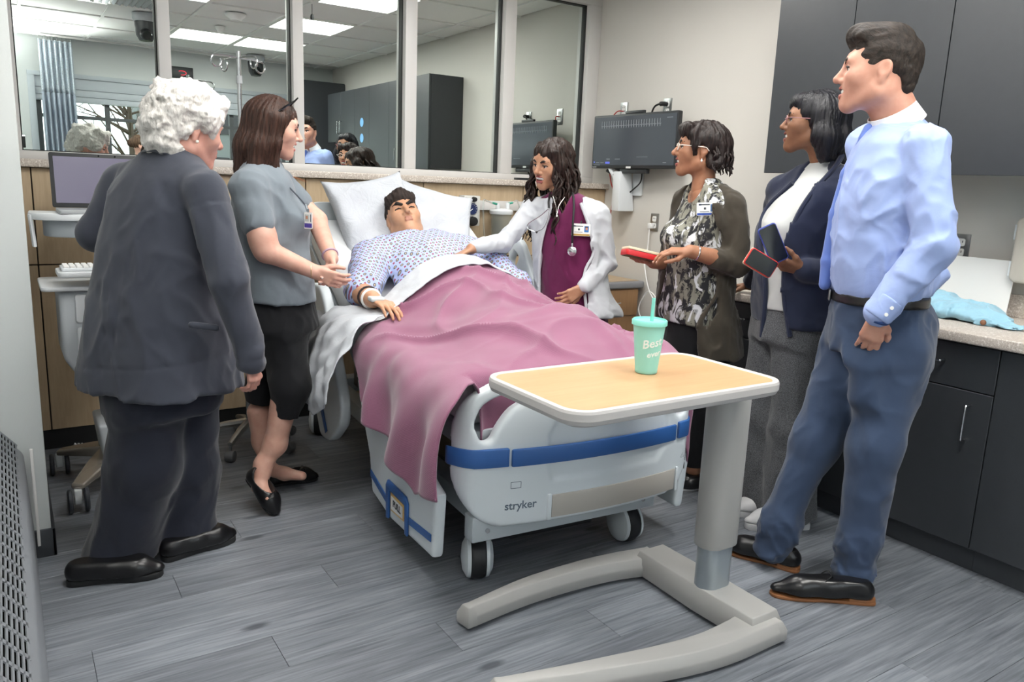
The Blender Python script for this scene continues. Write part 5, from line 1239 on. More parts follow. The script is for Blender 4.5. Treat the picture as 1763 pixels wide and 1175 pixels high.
S = SDF(.04); S.loft(F.rows(rows[1:7]+[(1370, 545, .198, .155), (1372, 556, .20, .158)], TH, .014), k=.04, edge=.012); S.cone(nb, shL, .05, .066, k=.04); S.cone(nb, shR, .05, .064, k=.04)
opening(S, F, TH, F.j(1395, 400), [(1385, 268), (1450, 268), (1432, 295), (1396, 336), (1370, 380), (1355, 430), (1350, 500), (1360, 580), (1312, 580), (1318, 500), (1312, 440), (1306, 410), (1320, 360), (1365, 315)], rows, .014)
S.chain([shL, elL, elL+(wrL-elL)*.93], [.060, .055, .046], k=.014); S.chain([shR, elR, elR+(wrR-elR)*.85], [.060, .052, .044], k=.014)
f1 = wr(.010, (9, 9, 6), 55); S.disp = lambda P, i: f1(P, i); ED = S.edge; jk_ = F.part('blazer', S, .0068, blz)
for ix_ in ((1, 2, 3, 4, 5, 6, 7), (8, 9, 10, 11, 12, 13)): MB().tube(bez([ED[q_] for q_ in ix_], 5), 0.011, 8).build('lapel', blz, jk_, world=True)
hc = F.j(1399, 212, 0); RH = head_frame(130, 4); hs = .98
S = SDF(.02); S.cone(elL+(wrL-elL)*.8, wrL, .030, .028); hand(S, wrL, F.j(1325, 448, -.2)-wrL, v3(-.35, .6, .55), side=-1, sc=.92, curl=(.45, .6, .45), thumb=((.75, .55, .2), (.85, .3, .4), (.9, .1, .4))); aL = S.verts(.0032)
S = SDF(.02); S.cone(elR+(wrR-elR)*.7, wrR, .030, .028); hand(S, wrR, v3(-.45, .85, -.22), v3(0, -.2, -1), side=1, sc=.92, curl=(.3, .35, .3)); aR = S.verts(.0032)
body = [head(hc, RH, hs, neck=F.j(1424, 300, .0), nr=(.047, .054), smile=1, teeth=True, female=True, nose=.95, cheek=1.1), aR, aL, core(F, F.j(1424, 300), F.j(1395, 350), F.j(1370, 540), [[v3(2.70, 1.95, .45), v3(2.72, 1.98, .1)], [v3(2.72, 2.12, .45), v3(2.74, 2.14, .1)]])]
F.raw('body', body, head_mats('brown', '#17110f')+[NAIL])
S = SDF(.025); S.ell((0, -.022, .043), (.090, .110, .088)); S.chain([(0, -.085, .02), (0, -.10, -.06), (0, -.11, -.13)], [.06, .062, .045], k=.03)
for s_ in (-1, 1): S.chain([(s_*.062, -.03, .03), (s_*.085, -.05, -.06), (s_*.092, -.065, -.125)], [.045, .046, .034], k=.03)
S.chain([(-.03, .070, .078), (.04, .066, .078), (.078, .030, .035)], [.022, .022, .02], k=.03)
S.ell((0, .130, -.050), (.088, .100, .115), k=.014, mode='-'); S.disp = lambda P, i: .005*vnoise(P, (22, 22, 14), 27)+streak(P, 15, .0045, 28, 6)
F.raw('hair', [sdf_local(S, .0042, hc, RH, hs)], hair_mat('hair_jet', '#08080b', '#1d1d24', .3, (120, 120, 10)))
W = lambda x, y, z: hc+RH @ (np.array([x, y, z])*hs)
glasses(F, hc, RH, hs, mat('frame_rose', '#8a5f62', .3))
MB().tube([W(.080, -.002+.011*math.sin(t), -.050+.013*math.cos(t)) for t in np.linspace(0, 2*math.pi, 16)[:-1]], .0016, 5, closed=True).build('earring', mat('gold', '#cfae74', .25, 1), F.root, world=True)
S = SDF(.03); hip = F.j(1368, 520); a = math.radians(TH); S.loft([(hip[2]-.16, hip[0], hip[1], .186, .155, a), (hip[2]+.05, hip[0], hip[1], .178, .142, a)], k=.03)
S.chain([hip+v3(-.04, -.07, -.12), v3(2.68, 1.93, .45), v3(2.72, 1.93, .05)], [.11, .092, .115], k=.04); S.chain([hip+v3(.03, .09, -.12), v3(2.70, 2.11, .45), v3(2.74, 2.10, .05)], [.11, .092, .115], k=.04)
S.half((0, 0, .045), (0, 0, -1)); g0 = wr(.012, (9, 9, 3.5), 57); S.disp = lambda P, i: g0(P, i); F.part('trousers', S, .0075, tweed)
sw = bpy.data.materials['shoe_white']
shoe(F, (2.77, 1.86, 0), (2.52, 1.99, 0), sw, wsole, 'sneaker', .046, .006); shoe(F, (2.80, 2.02, 0), (2.585, 2.10, 0), sw, wsole, 'sneaker', .046, .006)
phone('phone', F.j(1331, 420, -.24), v3(.75, -.45, .45), v3(-.42, .30, .85), 'dark phone in a blue case held upright by the person in the blazer', '#2f3f8f', .072, .148, .010)
phone('phone', F.j(1310, 453, -.25), v3(.35, -.2, .75), v3(-.70, .45, .5), 'red phone held under the blue one by the person in the blazer', '#cc2b28', .070, .12, .012, back=cream)

# ---------------------------------------------------------------- man in the blue shirt
F = Fig('person', (2.52, 1.57), 'man in a pale blue shirt and blue trousers with one hand in his pocket')
shirt = cloth_mat('pale_blue_shirt', '#93a6d6', '#9caedb', rough=.7, fs=.35, fold=8, sheen=.1); trs = cloth_mat('blue_trouser', '#2f3d56', '#38475f', fs=.25, fold=7)
TH = 128
rows = [(1550, 206, .078, .070), (1547, 224, .12, .09), (1540, 246, .195, .12), (1530, 290, .218, .14), (1522, 350, .218, .158), (1516, 410, .212, .165), (1514, 465, .205, .168), (1514, 500, .195, .160), (1514, 512, .19, .155)]
shL, elL, wrL = F.j(1592, 254, -.19), F.j(1608, 425, -.27), F.j(1520, 530, -.245)
shR, elR, wrR = F.j(1494, 250, .17), F.j(1500, 420, .24), F.j(1470, 525, .20)
S = SDF(.04); S.loft(F.rows(rows, TH), k=.04, edge=.03); nb = F.j(1545, 232)
S.cone(nb, shL, .05, .062, k=.04); S.cone(nb, shR, .05, .062, k=.04)
S.chain([shL, elL, wrL], [.072, .066, .047], k=.012); S.chain([shR, elR, wrR], [.070, .062, .046], k=.02); S.cone(wrL, wrL+nrm(wrL-elL)*.02, .043, .042, k=.006)
S.ell(F.j(1585, 470, .02), (.09, .09, .06), k=.05)
f1 = wr(.016, (11, 11, 7), 61); S.disp = lambda P, i: f1(P, i)
sh_ = F.part('shirt', S, .006, shirt)
hc = F.j(1513, 124, 0); RH = head_frame(126, 2); hs = 1.12
nkp = F.j(1545, 210, .0)
ring_collar(F, 'collar', nkp+v3(0, 0, -.012), hc+RH @ (np.array([0, -.028, -.055])*hs)-nkp, .073, .082, .056, mat('collar_white', '#e6e7ea', .7), gap=.12, facing=math.radians(TH), parent=sh_)
tie = SDF(.01); tc = cloth_mat('blue_tie', '#5b74bd', '#6780c6', rough=.6)
tie.chain([F.j(1496, 222, .0), F.j(1486, 236, .0)], [.018, .013]); tie.chain([F.j(1485, 240, .0), F.j(1458, 300, .02), F.j(1440, 370, .03), F.j(1427, 450, .03), F.j(1420, 490, .03)], [.012, .020, .024, .026, .020], k=.01)
F.part('tie', tie, .005, tc)
cf = SDF(.004); ca_ = nrm(wrL-elL); cf.cone(wrL-ca_*.035, wrL+ca_*.018, .050, .047); cf.half(wrL+ca_*.036, ca_); cf.half(wrL-ca_*.038, -ca_); cfo = F.part('cuff', cf, .004, shirt, sh_)
for q_ in (-.008, .018): MB().cyl(wrL+ca_*q_-HD*.048, wrL+ca_*q_-HD*.051, .006, n=12).build('button', M['white'], cfo, world=True)
hd = nrm(F.j(1484, 600, -.20)-wrL)
S = SDF(.02); S.cone(elL+(wrL-elL)*.8, wrL+hd*.03, .031, .029); hand(S, wrL+hd*.03, F.j(1482, 640, -.135)-wrL, v3(.75, .6, .15), side=1, sc=1.0, curl=(.2, .3, .2), thumb=((.75, .5, .2), (.9, .3, .2), (.95, .1, .2))); aL = S.verts(.0034)
body = [head(hc, RH, hs, neck=nkp, nr=(.060, .068), smile=.9, teeth=True, jaw=1.12, nose=.95, chin=-.002), aL, core(F, nkp, F.j(1530, 300), F.j(1515, 560), [[F.j(1500, 770, -.1), F.j(1470, 960, -.12)], [F.j(1405, 760, .05), F.j(1340, 900, .05)]])]
F.raw('body', body, head_mats('ruddy', '#3a2c24')+[NAIL])
S = SDF(.02); S.ell((0, -.014, .038), (.0815, .1015, .0845)); S.chain([(-.040, .062, .095), (0, .072, .100), (.040, .062, .095)], [.020, .024, .020], k=.03); S.ell((0, .005, .110), (.056, .075, .026), k=.03); S.ell((0, -.072, -.02), (.060, .034, .06), k=.02)
S.ell((0, .135, -.028), (.090, .078, .092), k=.010, mode='-')
for s_ in (-1, 1): S.ell((s_*.090, -.006, -.020), (.03, .036, .044), k=.008, mode='-'); S.ell((s_*.088, .070, -.055), (.035, .045, .050), k=.008, mode='-')
S.half((0, 0, -.072), (0, .3, -1), k=.01)
def sweep(P, i):
    Q = np.stack([P[:, 0]*70, P[:, 1]*10+P[:, 2]*14, P[:, 2]*30], -1).astype(np.float32); return .004*vnoise(Q, 1., 3)+.002*vnoise(Q*2.2, 1., 4)
S.disp = sweep
F.raw('hair', [sdf_local(S, .0042, hc, RH, hs)], hair_mat('hair_dark_brown', '#120e0c', '#352c26', .6, (110, 20, 60)))
S = SDF(.03); hip = F.j(1512, 520); a = math.radians(TH); zb = F.j(1512, 506)[2]
S.loft([(hip[2]-.17, hip[0], hip[1], .185, .165, a), (zb, hip[0], hip[1], .182, .150, a)], k=.04)
S.ell(F.j(1560, 560, .0), (.10, .10, .10), k=.06); S.cone(F.j(1540, 625, -.05), F.j(1478, 625, .05), .09, .09, k=.05); S.cone(F.j(1490, 632, -.15), F.j(1490, 680, -.14), .050, .055, k=.08)
S.chain([F.j(1545, 600, -.09), F.j(1506, 770, -.13), F.j(1478, 930, -.13), F.j(1466, 985, -.14)], [.122, .086, .072, .074], k=.05)
S.chain([F.j(1470, 600, .08), F.j(1405, 760, .05), F.j(1345, 900, .03), F.j(1330, 945, .03)], [.112, .080, .068, .070], k=.05)
g0 = wr(.014, (8, 8, 5), 67); g1 = wr(.020, (10, 10, 16), 68)
S.disp = lambda P, i: g0(P, i)+g1(P, i)*smoothstep(.30, .10, P[:, 2])
S.half((0, 0, .075), v3(-.1, -.1, -1)); F.part('trousers', S, .0065, trs)
S = SDF(.005); bz = zb-.012; S.loft([(bz-.018, hip[0], hip[1], .190, .158, a), (bz+.018, hip[0], hip[1], .190, .158, a)], k=.01, edge=.006); bt = F.part('belt', S, .0055, mat('belt_black', '#141417', .35))
fwv = v3(math.cos(a), math.sin(a), 0); bp = v3(hip[0], hip[1], bz)+fwv*.160-v3(math.sin(a), -math.cos(a), 0)*.03
MB().prism(rrect(.045, .040, .006), bp, v3(math.sin(a), -math.cos(a), 0), (0, 0, 1), fwv*.006).build('buckle', M['steel'], bt, bevel=.002, world=True)
wc = wrL+hd*.038; x_, y_, z_ = frame_from(hd)
wbm = MB()
wbm.tube([wc+.034*(x_*math.cos(t)+y_*math.sin(t)) for t in np.linspace(0, 2*math.pi, 24)[:-1]], .008, 6, closed=True)
wbm.build('wristband', mat('wristband_blue', '#1d3f7a', .6, var=.5, vscale=90), F.root, world=True)
shoe(F, (2.445, 1.35, 0), (2.165, 1.575, 0), shoe_black, sole_tan, 'oxford', .047, .0045); shoe(F, (2.40, 1.625, 0), (2.285, 1.90, 0), shoe_black, sole_tan, 'oxford', .047, .0045)
MB().lathe([(.0001, 0), (.006, .001), (.006, .003), (.0001, .005)], F.j(1587, 569, -.07), 12, ax=-HD).build('pocket_button', M['black'], F.root, world=True)

# ---------------------------------------------------------------- person by the photographer, seen only in the mirror
F = Fig('person', (1.255, .06), 'person with brown hair pulled back in a clip seen only in the mirror')
hc = v3(1.255, .06, 1.62); RH = head_frame(12, 0); hs = .95; tp_ = cloth_mat('teal_top', '#3f5a66', '#476370')
body = [head(hc, RH, hs, neck=hc+v3(-.03, 0, -.2), nr=(.045, .05), female=True), core(F, hc+v3(-.03, 0, -.2), hc+v3(-.03, 0, -.38), v3(1.23, .06, .9), [[v3(1.23, -.02, .48), v3(1.23, -.02, .1)], [v3(1.23, .15, .48), v3(1.23, .15, .1)]])]
S = SDF(.03)
for s_ in (-1, 1): S.chain([v3(1.22, .06+s_*.22, 1.12), v3(1.24, .06+s_*.22, .92)], [.034, .026]); hand(S, v3(1.24, .06+s_*.22, .92), v3(.15, 0, -1), v3(0, -s_, 0), side=s_)
body.append(S.verts(.006)); F.raw('body', body, head_mats('fair', '#4a3527')+[NAIL])
S = SDF(.02); S.ell((0, -.016, .040), (.080, .103, .085)); S.ell((0, -.115, .03), (.03, .035, .045), k=.02); S.ell((0, .135, -.045), (.085, .085, .110), k=.012, mode='-')
for s_ in (-1, 1): S.ell((s_*.09, .0, -.03), (.03, .035, .042), k=.01, mode='-')
S.disp = lambda P, i: streak(P, 14, .003, 36, 6); F.raw('hair', [sdf_local(S, .005, hc, RH, hs)], hair_mat('hair_light_brown', '#3a2a1f', '#6d5440', .45))
S = SDF(.04); S.loft([(.88, 1.23, .06, .17, .13, .2), (1.1, 1.23, .06, .16, .13, .2), (1.28, 1.23, .06, .17, .13, .2), (1.38, 1.22, .06, .15, .09, .2), (1.43, 1.22, .06, .06, .055, .2)], k=.04)
for s_ in (-1, 1): S.chain([v3(1.22, .06+s_*.15, 1.36), v3(1.22, .06+s_*.22, 1.12), v3(1.22, .06+s_*.22, .97)], [.06, .05, .042], k=.04)
F.part('top', S, .01, tp_)
S = SDF(.04); S.loft([(.78, 1.23, .06, .165, .13, .2), (.92, 1.23, .06, .16, .125, .2)], k=.04)
for s_ in (-1, 1): S.chain([v3(1.23, .06+s_*.09, .8), v3(1.23, .06+s_*.09, .45), v3(1.23, .06+s_*.09, .05)], [.09, .07, .06], k=.04)
S.half((0, 0, .05), (0, 0, -1)); F.part('trousers', S, .01, blk)
for s_ in (-1, 1): shoe(F, (1.13, .06+s_*.09, 0), (1.38, .06+s_*.10, 0), shoe_black, sole_black, 'slip', .043, .008)
# ---------------------------------------------------------------- training manikin lying in the bed (bed-local coordinates)
mk = empty('manikin', tuple(bw_((-.02, 1.05, .80))), BA, 'dark-haired training manikin in a patterned blue hospital gown lying in the bed', 'manikin')
RB = np.stack([v3(1, 0, 0), v3(0, math.cos(HANG), math.sin(HANG)), v3(0, -math.sin(HANG), math.cos(HANG))], 1)   # columns x, along back, outwards
def bp_(x, s_, n_): return np.array(back_pt(x, s_, n_))
RW = np.stack([BU, BV, v3(0, 0, 1)], 1)
def bl2w(t): V, Q, i = t; return BO+V @ RW.T, Q, i
def bpart(name, S, h, mats, parent=mk): V, Q, i = bl2w(S.verts(h)); return mesh_ob(name, fast_mesh(name, V, Q, mats, i), parent, True)
shR, elR, wrR = bp_(-.29, .42, .08), v3(-.43, 1.16, .875), v3(-.435, .99, .868)
shL, elL, wrL = bp_(.29, .42, .08), v3(.40, 1.17, .86), v3(.34, .98, .84)
gn = N('gown_print'); vec = gn.coord(rot=(-HANG, 0, -BA)); mp = gn.n('Mapping'); gn.l(vec, mp.inputs[0]); mp.inputs['Scale'].default_value = (36, 36, 0); mp.inputs['Rotation'].default_value = (0, 0, .5)
vo = gn.n('TexVoronoi', _voronoi_dimensions='2D'); gn.l(mp.outputs[0], vo.inputs['Vector']); vo.inputs['Scale'].default_value = 1; vo.inputs['Randomness'].default_value = 0
mp2 = gn.n('Mapping'); gn.l(mp.outputs[0], mp2.inputs[0]); mp2.inputs['Location'].default_value = (.5, .5, 0)
vo2 = gn.n('TexVoronoi', _voronoi_dimensions='2D', _distance='MANHATTAN'); gn.l(mp2.outputs[0], vo2.inputs['Vector']); vo2.inputs['Scale'].default_value = 1; vo2.inputs['Randomness'].default_value = .12
c = gn.mix(gn.ramp(vo2.outputs['Distance'], [(.17, 1.), (.24, 0.)]), '#a9b6dc', '#93405a'); c = gn.mix(gn.ramp(vo.outputs['Distance'], [(.22, 1.), (.28, 0.)]), c, '#5d5a63'); c = gn.mix(gn.ramp(vo.outputs['Distance'], [(.10, 1.), (.15, 0.)]), c, '#b0a188')
gn.col(c); gn.set(Roughness=.8); gn.bump(gn.noise(gn.coord(), 11, 4, .55, .6), .35, .02)
S = SDF(.05); S.ell(bp_(0, .34, .09), (.255, .23, .125), RB, k=.05); S.ell((-.01, 1.17, .865), (.235, .18, .115), k=.08); S.ell((-.01, 1.02, .84), (.22, .18, .10), k=.08)
S.cone(bp_(-.08, .53, .10), shR, .065, .085, k=.05); S.cone(bp_(.08, .53, .10), shL, .065, .085, k=.05); S.ell(bp_(-.02, .47, .095), (.10, .06, .07), RB, k=.04)
S.chain([shR, elR+(shR-elR)*.12], [.092, .088], k=.03); S.chain([shL, elL+(shL-elL)*.12], [.090, .085], k=.03)
S.half(elR+(shR-elR)*.10, elR-shR+v3(.05, 0, 0), k=.006) if False else None
f0 = wr(.016, (9, 9, 9), 72); S.disp = lambda P, i: f0(P, i); gw = bpart('gown', S, .0065, gn.m)
hcl = bp_(-.04, .71, .125); f = nrm(v3(-.20, -.80, .56)); u = nrm(v3(-.06, .60, .80)-f*(v3(-.06, .60, .80) @ f)); RHm = np.stack([np.cross(f, u), f, u], 1)
S = SDF(.02); S.chain([elR+(shR-elR)*.35, elR, wrR], [.060, .050, .036], k=.02); hand(S, wrR, v3(.30, -1, -.08), v3(0, 0, -1), side=1, sc=1.02, curl=(.30, .35, .3), spread=.07, thumb=((.6, .7, .1), (.8, .5, .15), (.95, .3, .2)), nails=False); aR = S.verts(.0036)
S = SDF(.02); S.chain([elL+(shL-elL)*.3, elL, wrL], [.055, .046, .034], k=.02); hand(S, wrL, v3(-.3, -1, -.05), v3(0, 0, -1), side=-1, sc=1.0, nails=False); aL = S.verts(.006)
S = SDF(.05); S.chain([bp_(0, .5, .05), bp_(0, .2, .04), v3(0, 1.05, .83)], [.08, .12, .085])
for s_ in (-1, 1): S.chain([v3(s_*.1, 1.05, .83), v3(s_*.11, .62, .80), v3(s_*.10, .30, .785), v3(s_*.10, .27, .81)], [.085, .055, .035, .025])
cr_ = S.verts(.012)
hd_ = head(hcl, RHm, 1.08, neck=bp_(-.02, .50, .08), nr=(.060, .066), smile=0, teeth=False, jaw=1.15, nose=1.05, cheek=1.1, brow=False, shut=True)
V, Q, i = sdf_arrays(hd_, aR, aL, cr_); V, Q, i = bl2w((V, Q, i))
mesh_ob('body', fast_mesh('body', V, Q, head_mats('doll', '#241a17')+[NAIL], i), mk, True)
S = SDF(.02); S.ell((0, -.016, .044), (.083, .102, .087)); S.chain([(-.050, .058, .082), (0, .068, .096), (.055, .055, .080)], [.022, .026, .022], k=.03)
S.ell((0, .135, -.026), (.085, .080, .098), k=.010, mode='-')
for s_ in (-1, 1): S.ell((s_*.092, .010, -.030), (.03, .038, .040), k=.008, mode='-')
S.disp = lambda P, i: streak(P, 12, .004, 46, 8)+.003*vnoise(P, 60, 47)
V, Q, i = bl2w(sdf_local(S, .0042, hcl, RHm, 1.08)); mesh_ob('wig', fast_mesh('wig', V, Q, hair_mat('wig_dark', '#191413', '#3a2e29', .6), i), mk, True)
S = SDF(.004)
for s_ in (-1, 1): S.chain([(s_*.013, .0945, .023), (s_*.033, .093, .033), (s_*.052, .077, .027)], [.0075, .0085, .005], k=.004)
V, Q, i = bl2w(sdf_local(S, .0025, hcl, RHm, 1.08)); mesh_ob('eyebrow', fast_mesh('eyebrow', V, Q, mat('wig_brow', '#1d1614', .8), i), mk, True)
def band(name, p, d, r, w_, mtl): 
    x_, y_, z_ = frame_from(d); return MB().tube([bw_(p+r*(x_*math.cos(t)+y_*math.sin(t))) for t in np.linspace(0, 2*math.pi, 26)[:-1]], w_, 6, closed=True).build(name, mtl, mk, world=True)
dv = nrm(wrR-elR); band('wristband', elR+(wrR-elR)*.55, dv, .043, .007, mat('band_dark', '#2b2224', .5)); band('id_band', elR+(wrR-elR)*.80, dv, .040, .007, M['white'])
S = SDF(.003); S.box(wrR+dv*.035+v3(0, 0, .012), (.062, .058, .022), .008); bpart('dressing', S, .0045, mat('clear_tape', '#c4ccce', .25))
# ================================================================== FURNITURE AND SMALL THINGS
# ---- overbed table
tb = empty('overbed_table', (1.90, 1.61, 0), 0, 'grey overbed table with a maple top on a single column, standing across the foot of the bed', 'table')
tb['label'] = 'grey overbed table with a maple top on one column across the bed foot'
tgrey = mat('table_grey', '#a3a29f', .42); trim = mat('table_edge', '#b9b6b4', .4)
tc_ = (1.515, 1.63); Wt, Ht = .80, .455
sk_ = [tuple(p) for p in rrect(Wt, Ht, .075, 8)]
def rim(mb, w0, h0, r0, z0, w1, h1, r1, z1):
    A = rrect(w0, h0, r0, 8); B = rrect(w1, h1, r1, 8); n_ = len(A)
    mb.add([(tc_[0]+x, tc_[1]+y, z0) for x, y in A]+[(tc_[0]+x, tc_[1]+y, z1) for x, y in B], [(i, (i+1) % n_, n_+(i+1) % n_, n_+i) for i in range(n_)])
mb = MB(); prof = [(Wt-.06, .795), (Wt-.012, .806), (Wt, .818), (Wt, .836), (Wt-.006, .843), (Wt-.030, .845), (Wt-.044, .8405)]
for (a, za), (b_, zb_) in zip(prof[:-1], prof[1:]): rim(mb, a, a-(Wt-Ht), .075-(Wt-a)/2 if (Wt-a)/2 < .07 else .01, za, b_, b_-(Wt-Ht), .075-(Wt-b_)/2, zb_)
A = rrect(Wt-.06, Ht-.06, .045, 8); mb.add([(tc_[0]+x, tc_[1]+y, .795) for x, y in A], [tuple(range(len(A)))])
mb.build('edge_band', trim, tb, sharp=50, world=True)
MB().prism(rrect(Wt-.040, Ht-.040, .055, 8), (tc_[0], tc_[1], .80), (1, 0, 0), (0, 1, 0), (0, 0, .0415)).build('tabletop', M['maple_top'], tb, world=True)
CXY = v3(1.905, 1.615, 0)
def ellp(a, b_, n_=32): return [(a*math.cos(2*math.pi*i/n_), b_*math.sin(2*math.pi*i/n_)) for i in range(n_)]
MB().prism(rrect(.150, .105, .048, 8), CXY+v3(0, 0, .24), (1, 0, 0), (0, 1, 0), (0, 0, .556)).build('outer_column', tgrey, tb, bevel=.003, world=True)
MB().prism(rrect(.125, .085, .040, 8), CXY+v3(0, 0, .07), (1, 0, 0), (0, 1, 0), (0, 0, .18)).build('inner_column', mat('column_silver', '#a9b2b8', .3, .6), tb, world=True)
def beam(name, pts, z0):               # plan outline and height, chamfered top
    low = MB(); n_ = len(pts); P = [v3(*p, 0) for p in pts]; c0 = sum(P)/n_
    # inward offset of the top
    top = []
    for i, p in enumerate(P):
        a, b_ = P[i-1], P[(i+1) % n_]; e1, e2 = nrm(p-a), nrm(b_-p); nn_ = nrm(v3(-(e1+e2)[1], (e1+e2)[0], 0)); top.append(p+nn_*.018)
    V = [p+v3(0, 0, .012) for p in P]+[p+v3(0, 0, z0*.62) for p in P]+[p+v3(0, 0, z0) for p in top]
    Fc = []
    for k_ in (0, n_): Fc += [(k_+i, k_+(i+1) % n_, k_+n_+(i+1) % n_, k_+n_+i) for i in range(n_)]
    Fc += [tuple(range(n_-1, -1, -1)), tuple(range(2*n_, 3*n_))]
    return low.add(V, Fc).build(name, tgrey, tb, bevel=.004, world=True)
def leg_poly(ptsc, ws):
    P = [np.array(p) for p in bez([v3(*p, 0) for p in ptsc], 8)]; W = np.interp(np.linspace(0, 1, len(P)), np.linspace(0, 1, len(ws)), ws); L = []; R_ = []
    for i, p in enumerate(P):
        t = nrm(P[min(i+1, len(P)-1)]-P[max(i-1, 0)]); nn_ = v3(-t[1], t[0], 0); L.append(p+nn_*W[i]/2); R_.append(p-nn_*W[i]/2)
    return [(p[0], p[1]) for p in R_]+[(p[0], p[1]) for p in L[::-1]]
beam('base_leg', leg_poly([(1.115, 1.915), (1.40, 1.955), (1.70, 1.95), (1.93, 1.905)], [.062, .085, .10, .12]), .075)
beam('base_leg', leg_poly([(1.00, 1.555), (1.30, 1.475), (1.65, 1.405), (1.96, 1.415)], [.062, .085, .11, .14]), .075)
beam('base_crossbar', [(1.835, 1.38), (1.975, 1.38), (1.985, 1.62), (1.975, 1.92), (1.835, 1.92), (1.825, 1.62)], .095)
for x, y in ((1.14, 1.918), (1.95, 1.92), (1.03, 1.545), (1.95, 1.39)): MB().cyl((x, y-.012, .012), (x, y+.012, .012), .0125, n=16).build('castor', M['black'], tb, world=True)
# ---- tumbler
cu = empty('tumbler', (1.588, 1.672, .842), 0, 'teal plastic tumbler with lid and straw on the overbed table', 'cup')
tn = N('teal_plastic'); tn.col('#9fe0d4'); tn.set(Roughness=.35, Transmission_Weight=.15, IOR=1.2); tm_ = tn.m
tl = N('teal_lid'); tl.col('#8fdacc'); tl.set(Roughness=.28, Transmission_Weight=.1, IOR=1.2)
MB().lathe([(.030, 0), (.033, .002), (.0335, .01), (.048, .150), (.046, .150), (.0315, .008), (.0001, .006)], (0, 0, 0), 40).build('cup_wall', tm_, cu, sharp=60)
MB().lathe([(.0505, .146), (.0525, .147), (.0525, .160), (.049, .163), (.046, .157), (.012, .156), (.0001, .156)], (0, 0, 0), 40).build('lid', tl.m, cu, sharp=50)
MB().tube([(.004, 0, .02), (.012, .002, .225)], .0055, 12).build('straw', tl.m, cu)
def on_cup(txt, size, ang0, z, mtl, name, rot=0.):
    cud = bpy.data.curves.new(name, 'FONT'); cud.body = txt; cud.size = size; cud.shear = .25; cud.offset = .0004; cud.align_x = 'CENTER'; cud.align_y = 'CENTER'; cud.resolution_u = 2; cud.extrude = .0004
    t = bpy.data.objects.new(name, cud); COL.objects.link(t); bpy.context.view_layer.update()
    me = bpy.data.meshes.new_from_object(t.evaluated_get(bpy.context.evaluated_depsgraph_get())); bpy.data.objects.remove(t)
    for v in me.vertices:
        x, y = v.co.x*math.cos(rot)-v.co.y*math.sin(rot), v.co.x*math.sin(rot)+v.co.y*math.cos(rot); zz = z+y; r = .0335+(.048-.0335)*(zz-.01)/.14+.0006+v.co.z; a = ang0+x/r
        v.co = (r*math.cos(a), r*math.sin(a), zz)
    me.materials.clear(); me.materials.append(mtl); return mesh_ob(name, me, cu)
wp = mat('cup_print', '#eef5f3', .4); va = math.atan2(-1.672, -1.588)
on_cup('Best', .036, va+.30, .096, wp, 'lettering', .22); on_cup('day', .022, va+1.95, .098, wp, 'lettering', .15); on_cup('ever', .025, va+.50, .064, wp, 'lettering', .18)

# ---- workstation cart with laptop
CX0, CY0 = .36, 3.80
ct_ = empty('workstation_cart', (CX0, CY0, 0), 0, 'white medical workstation cart with drawers and keyboard tray by the left wall', 'cart')
lg_ = mat('cart_pale', '#c9cfd4', .4); lg2 = mat('cart_grey', '#9fa6ac', .45)
n_w = lambda p: p
MB().prism([tuple(p) for p in bez([(-.27, .13), (-.27, -.05), (-.20, -.14), (-.05, -.17), (.12, -.17), (.25, -.12), (.27, .0), (.27, .13)], 5)], (CX0, CY0, 1.165), (1, 0, 0), (0, 1, 0), (0, 0, .028)).build('worktop', M['white_plastic'], ct_, bevel=.006, world=True)
MB().prism([tuple(p) for p in bez([(-.22, .10), (-.22, -.04), (-.15, -.12), (.0, -.14), (.15, -.12), (.22, -.02), (.22, .10)], 4)], (CX0, CY0, 1.095), (1, 0, 0), (0, 1, 0), (0, 0, .068)).build('worktop_housing', lg2, ct_, bevel=.006, world=True)
MB().prism([(-.02, 0), (.02, .0), (.05, -.13), (.02, -.13)], (CX0-.275, CY0-.05, 1.185), (.2, -1, 0), (0, 0, 1), (.012, .01, 0)).build('side_handle', M['white_plastic'], ct_, bevel=.004, world=True)
kt = MB().prism(rrect(.36, .20, .03), (CX0-.02, CY0-.24, .955), (1, 0, 0), (0, 1, 0), (0, 0, .022)).build('keyboard_tray', M['white_plastic'], ct_, bevel=.005, world=True)
MB().prism(rrect(.16, .035, .012), (CX0+.02, CY0-.345, .962), (1, 0, 0), (0, 1, 0), (0, 0, .02)).build('wrist_rest', M['grey_plastic'], kt, bevel=.004, world=True)
MB().tube([(CX0, CY0-.20, .96), (CX0+.03, CY0-.05, 1.03), (CX0+.03, CY0, 1.10)], .02, 8).build('tray_arm', lg2, ct_, world=True)
kb = empty('keyboard', (CX0-.02, CY0-.235, .978), 0, 'white keyboard on the tray of the workstation cart', 'keyboard')
MB().prism(rrect(.33, .14, .01), (0, 0, 0), (1, 0, 0), (0, 1, 0), (0, 0, .012)).build('keyboard_base', M['white_plastic'], kb, bevel=.002)
key = None
for r in range(5):
    for c_ in range(14):
        if key is None: key = MB().box((0, 0, 0), (.019, .020, .009)).build('key', M['white'], kb, bevel=.0025, seg=1); o = key
        else: o = key.copy(); COL.objects.link(o)
        o.location = (-.147+c_*.0226, -.052+r*.0255, .015)
lp = empty('laptop', (.38, 3.86, 1.193), 0, 'open laptop with a dim violet screen on the workstation cart', 'laptop')
MB().prism(rrect(.38, .24, .012), (0, -.10, 0), (1, 0, 0), (0, 1, 0), (0, 0, .016)).build('laptop_base', M['grey_plastic'], lp, bevel=.003)
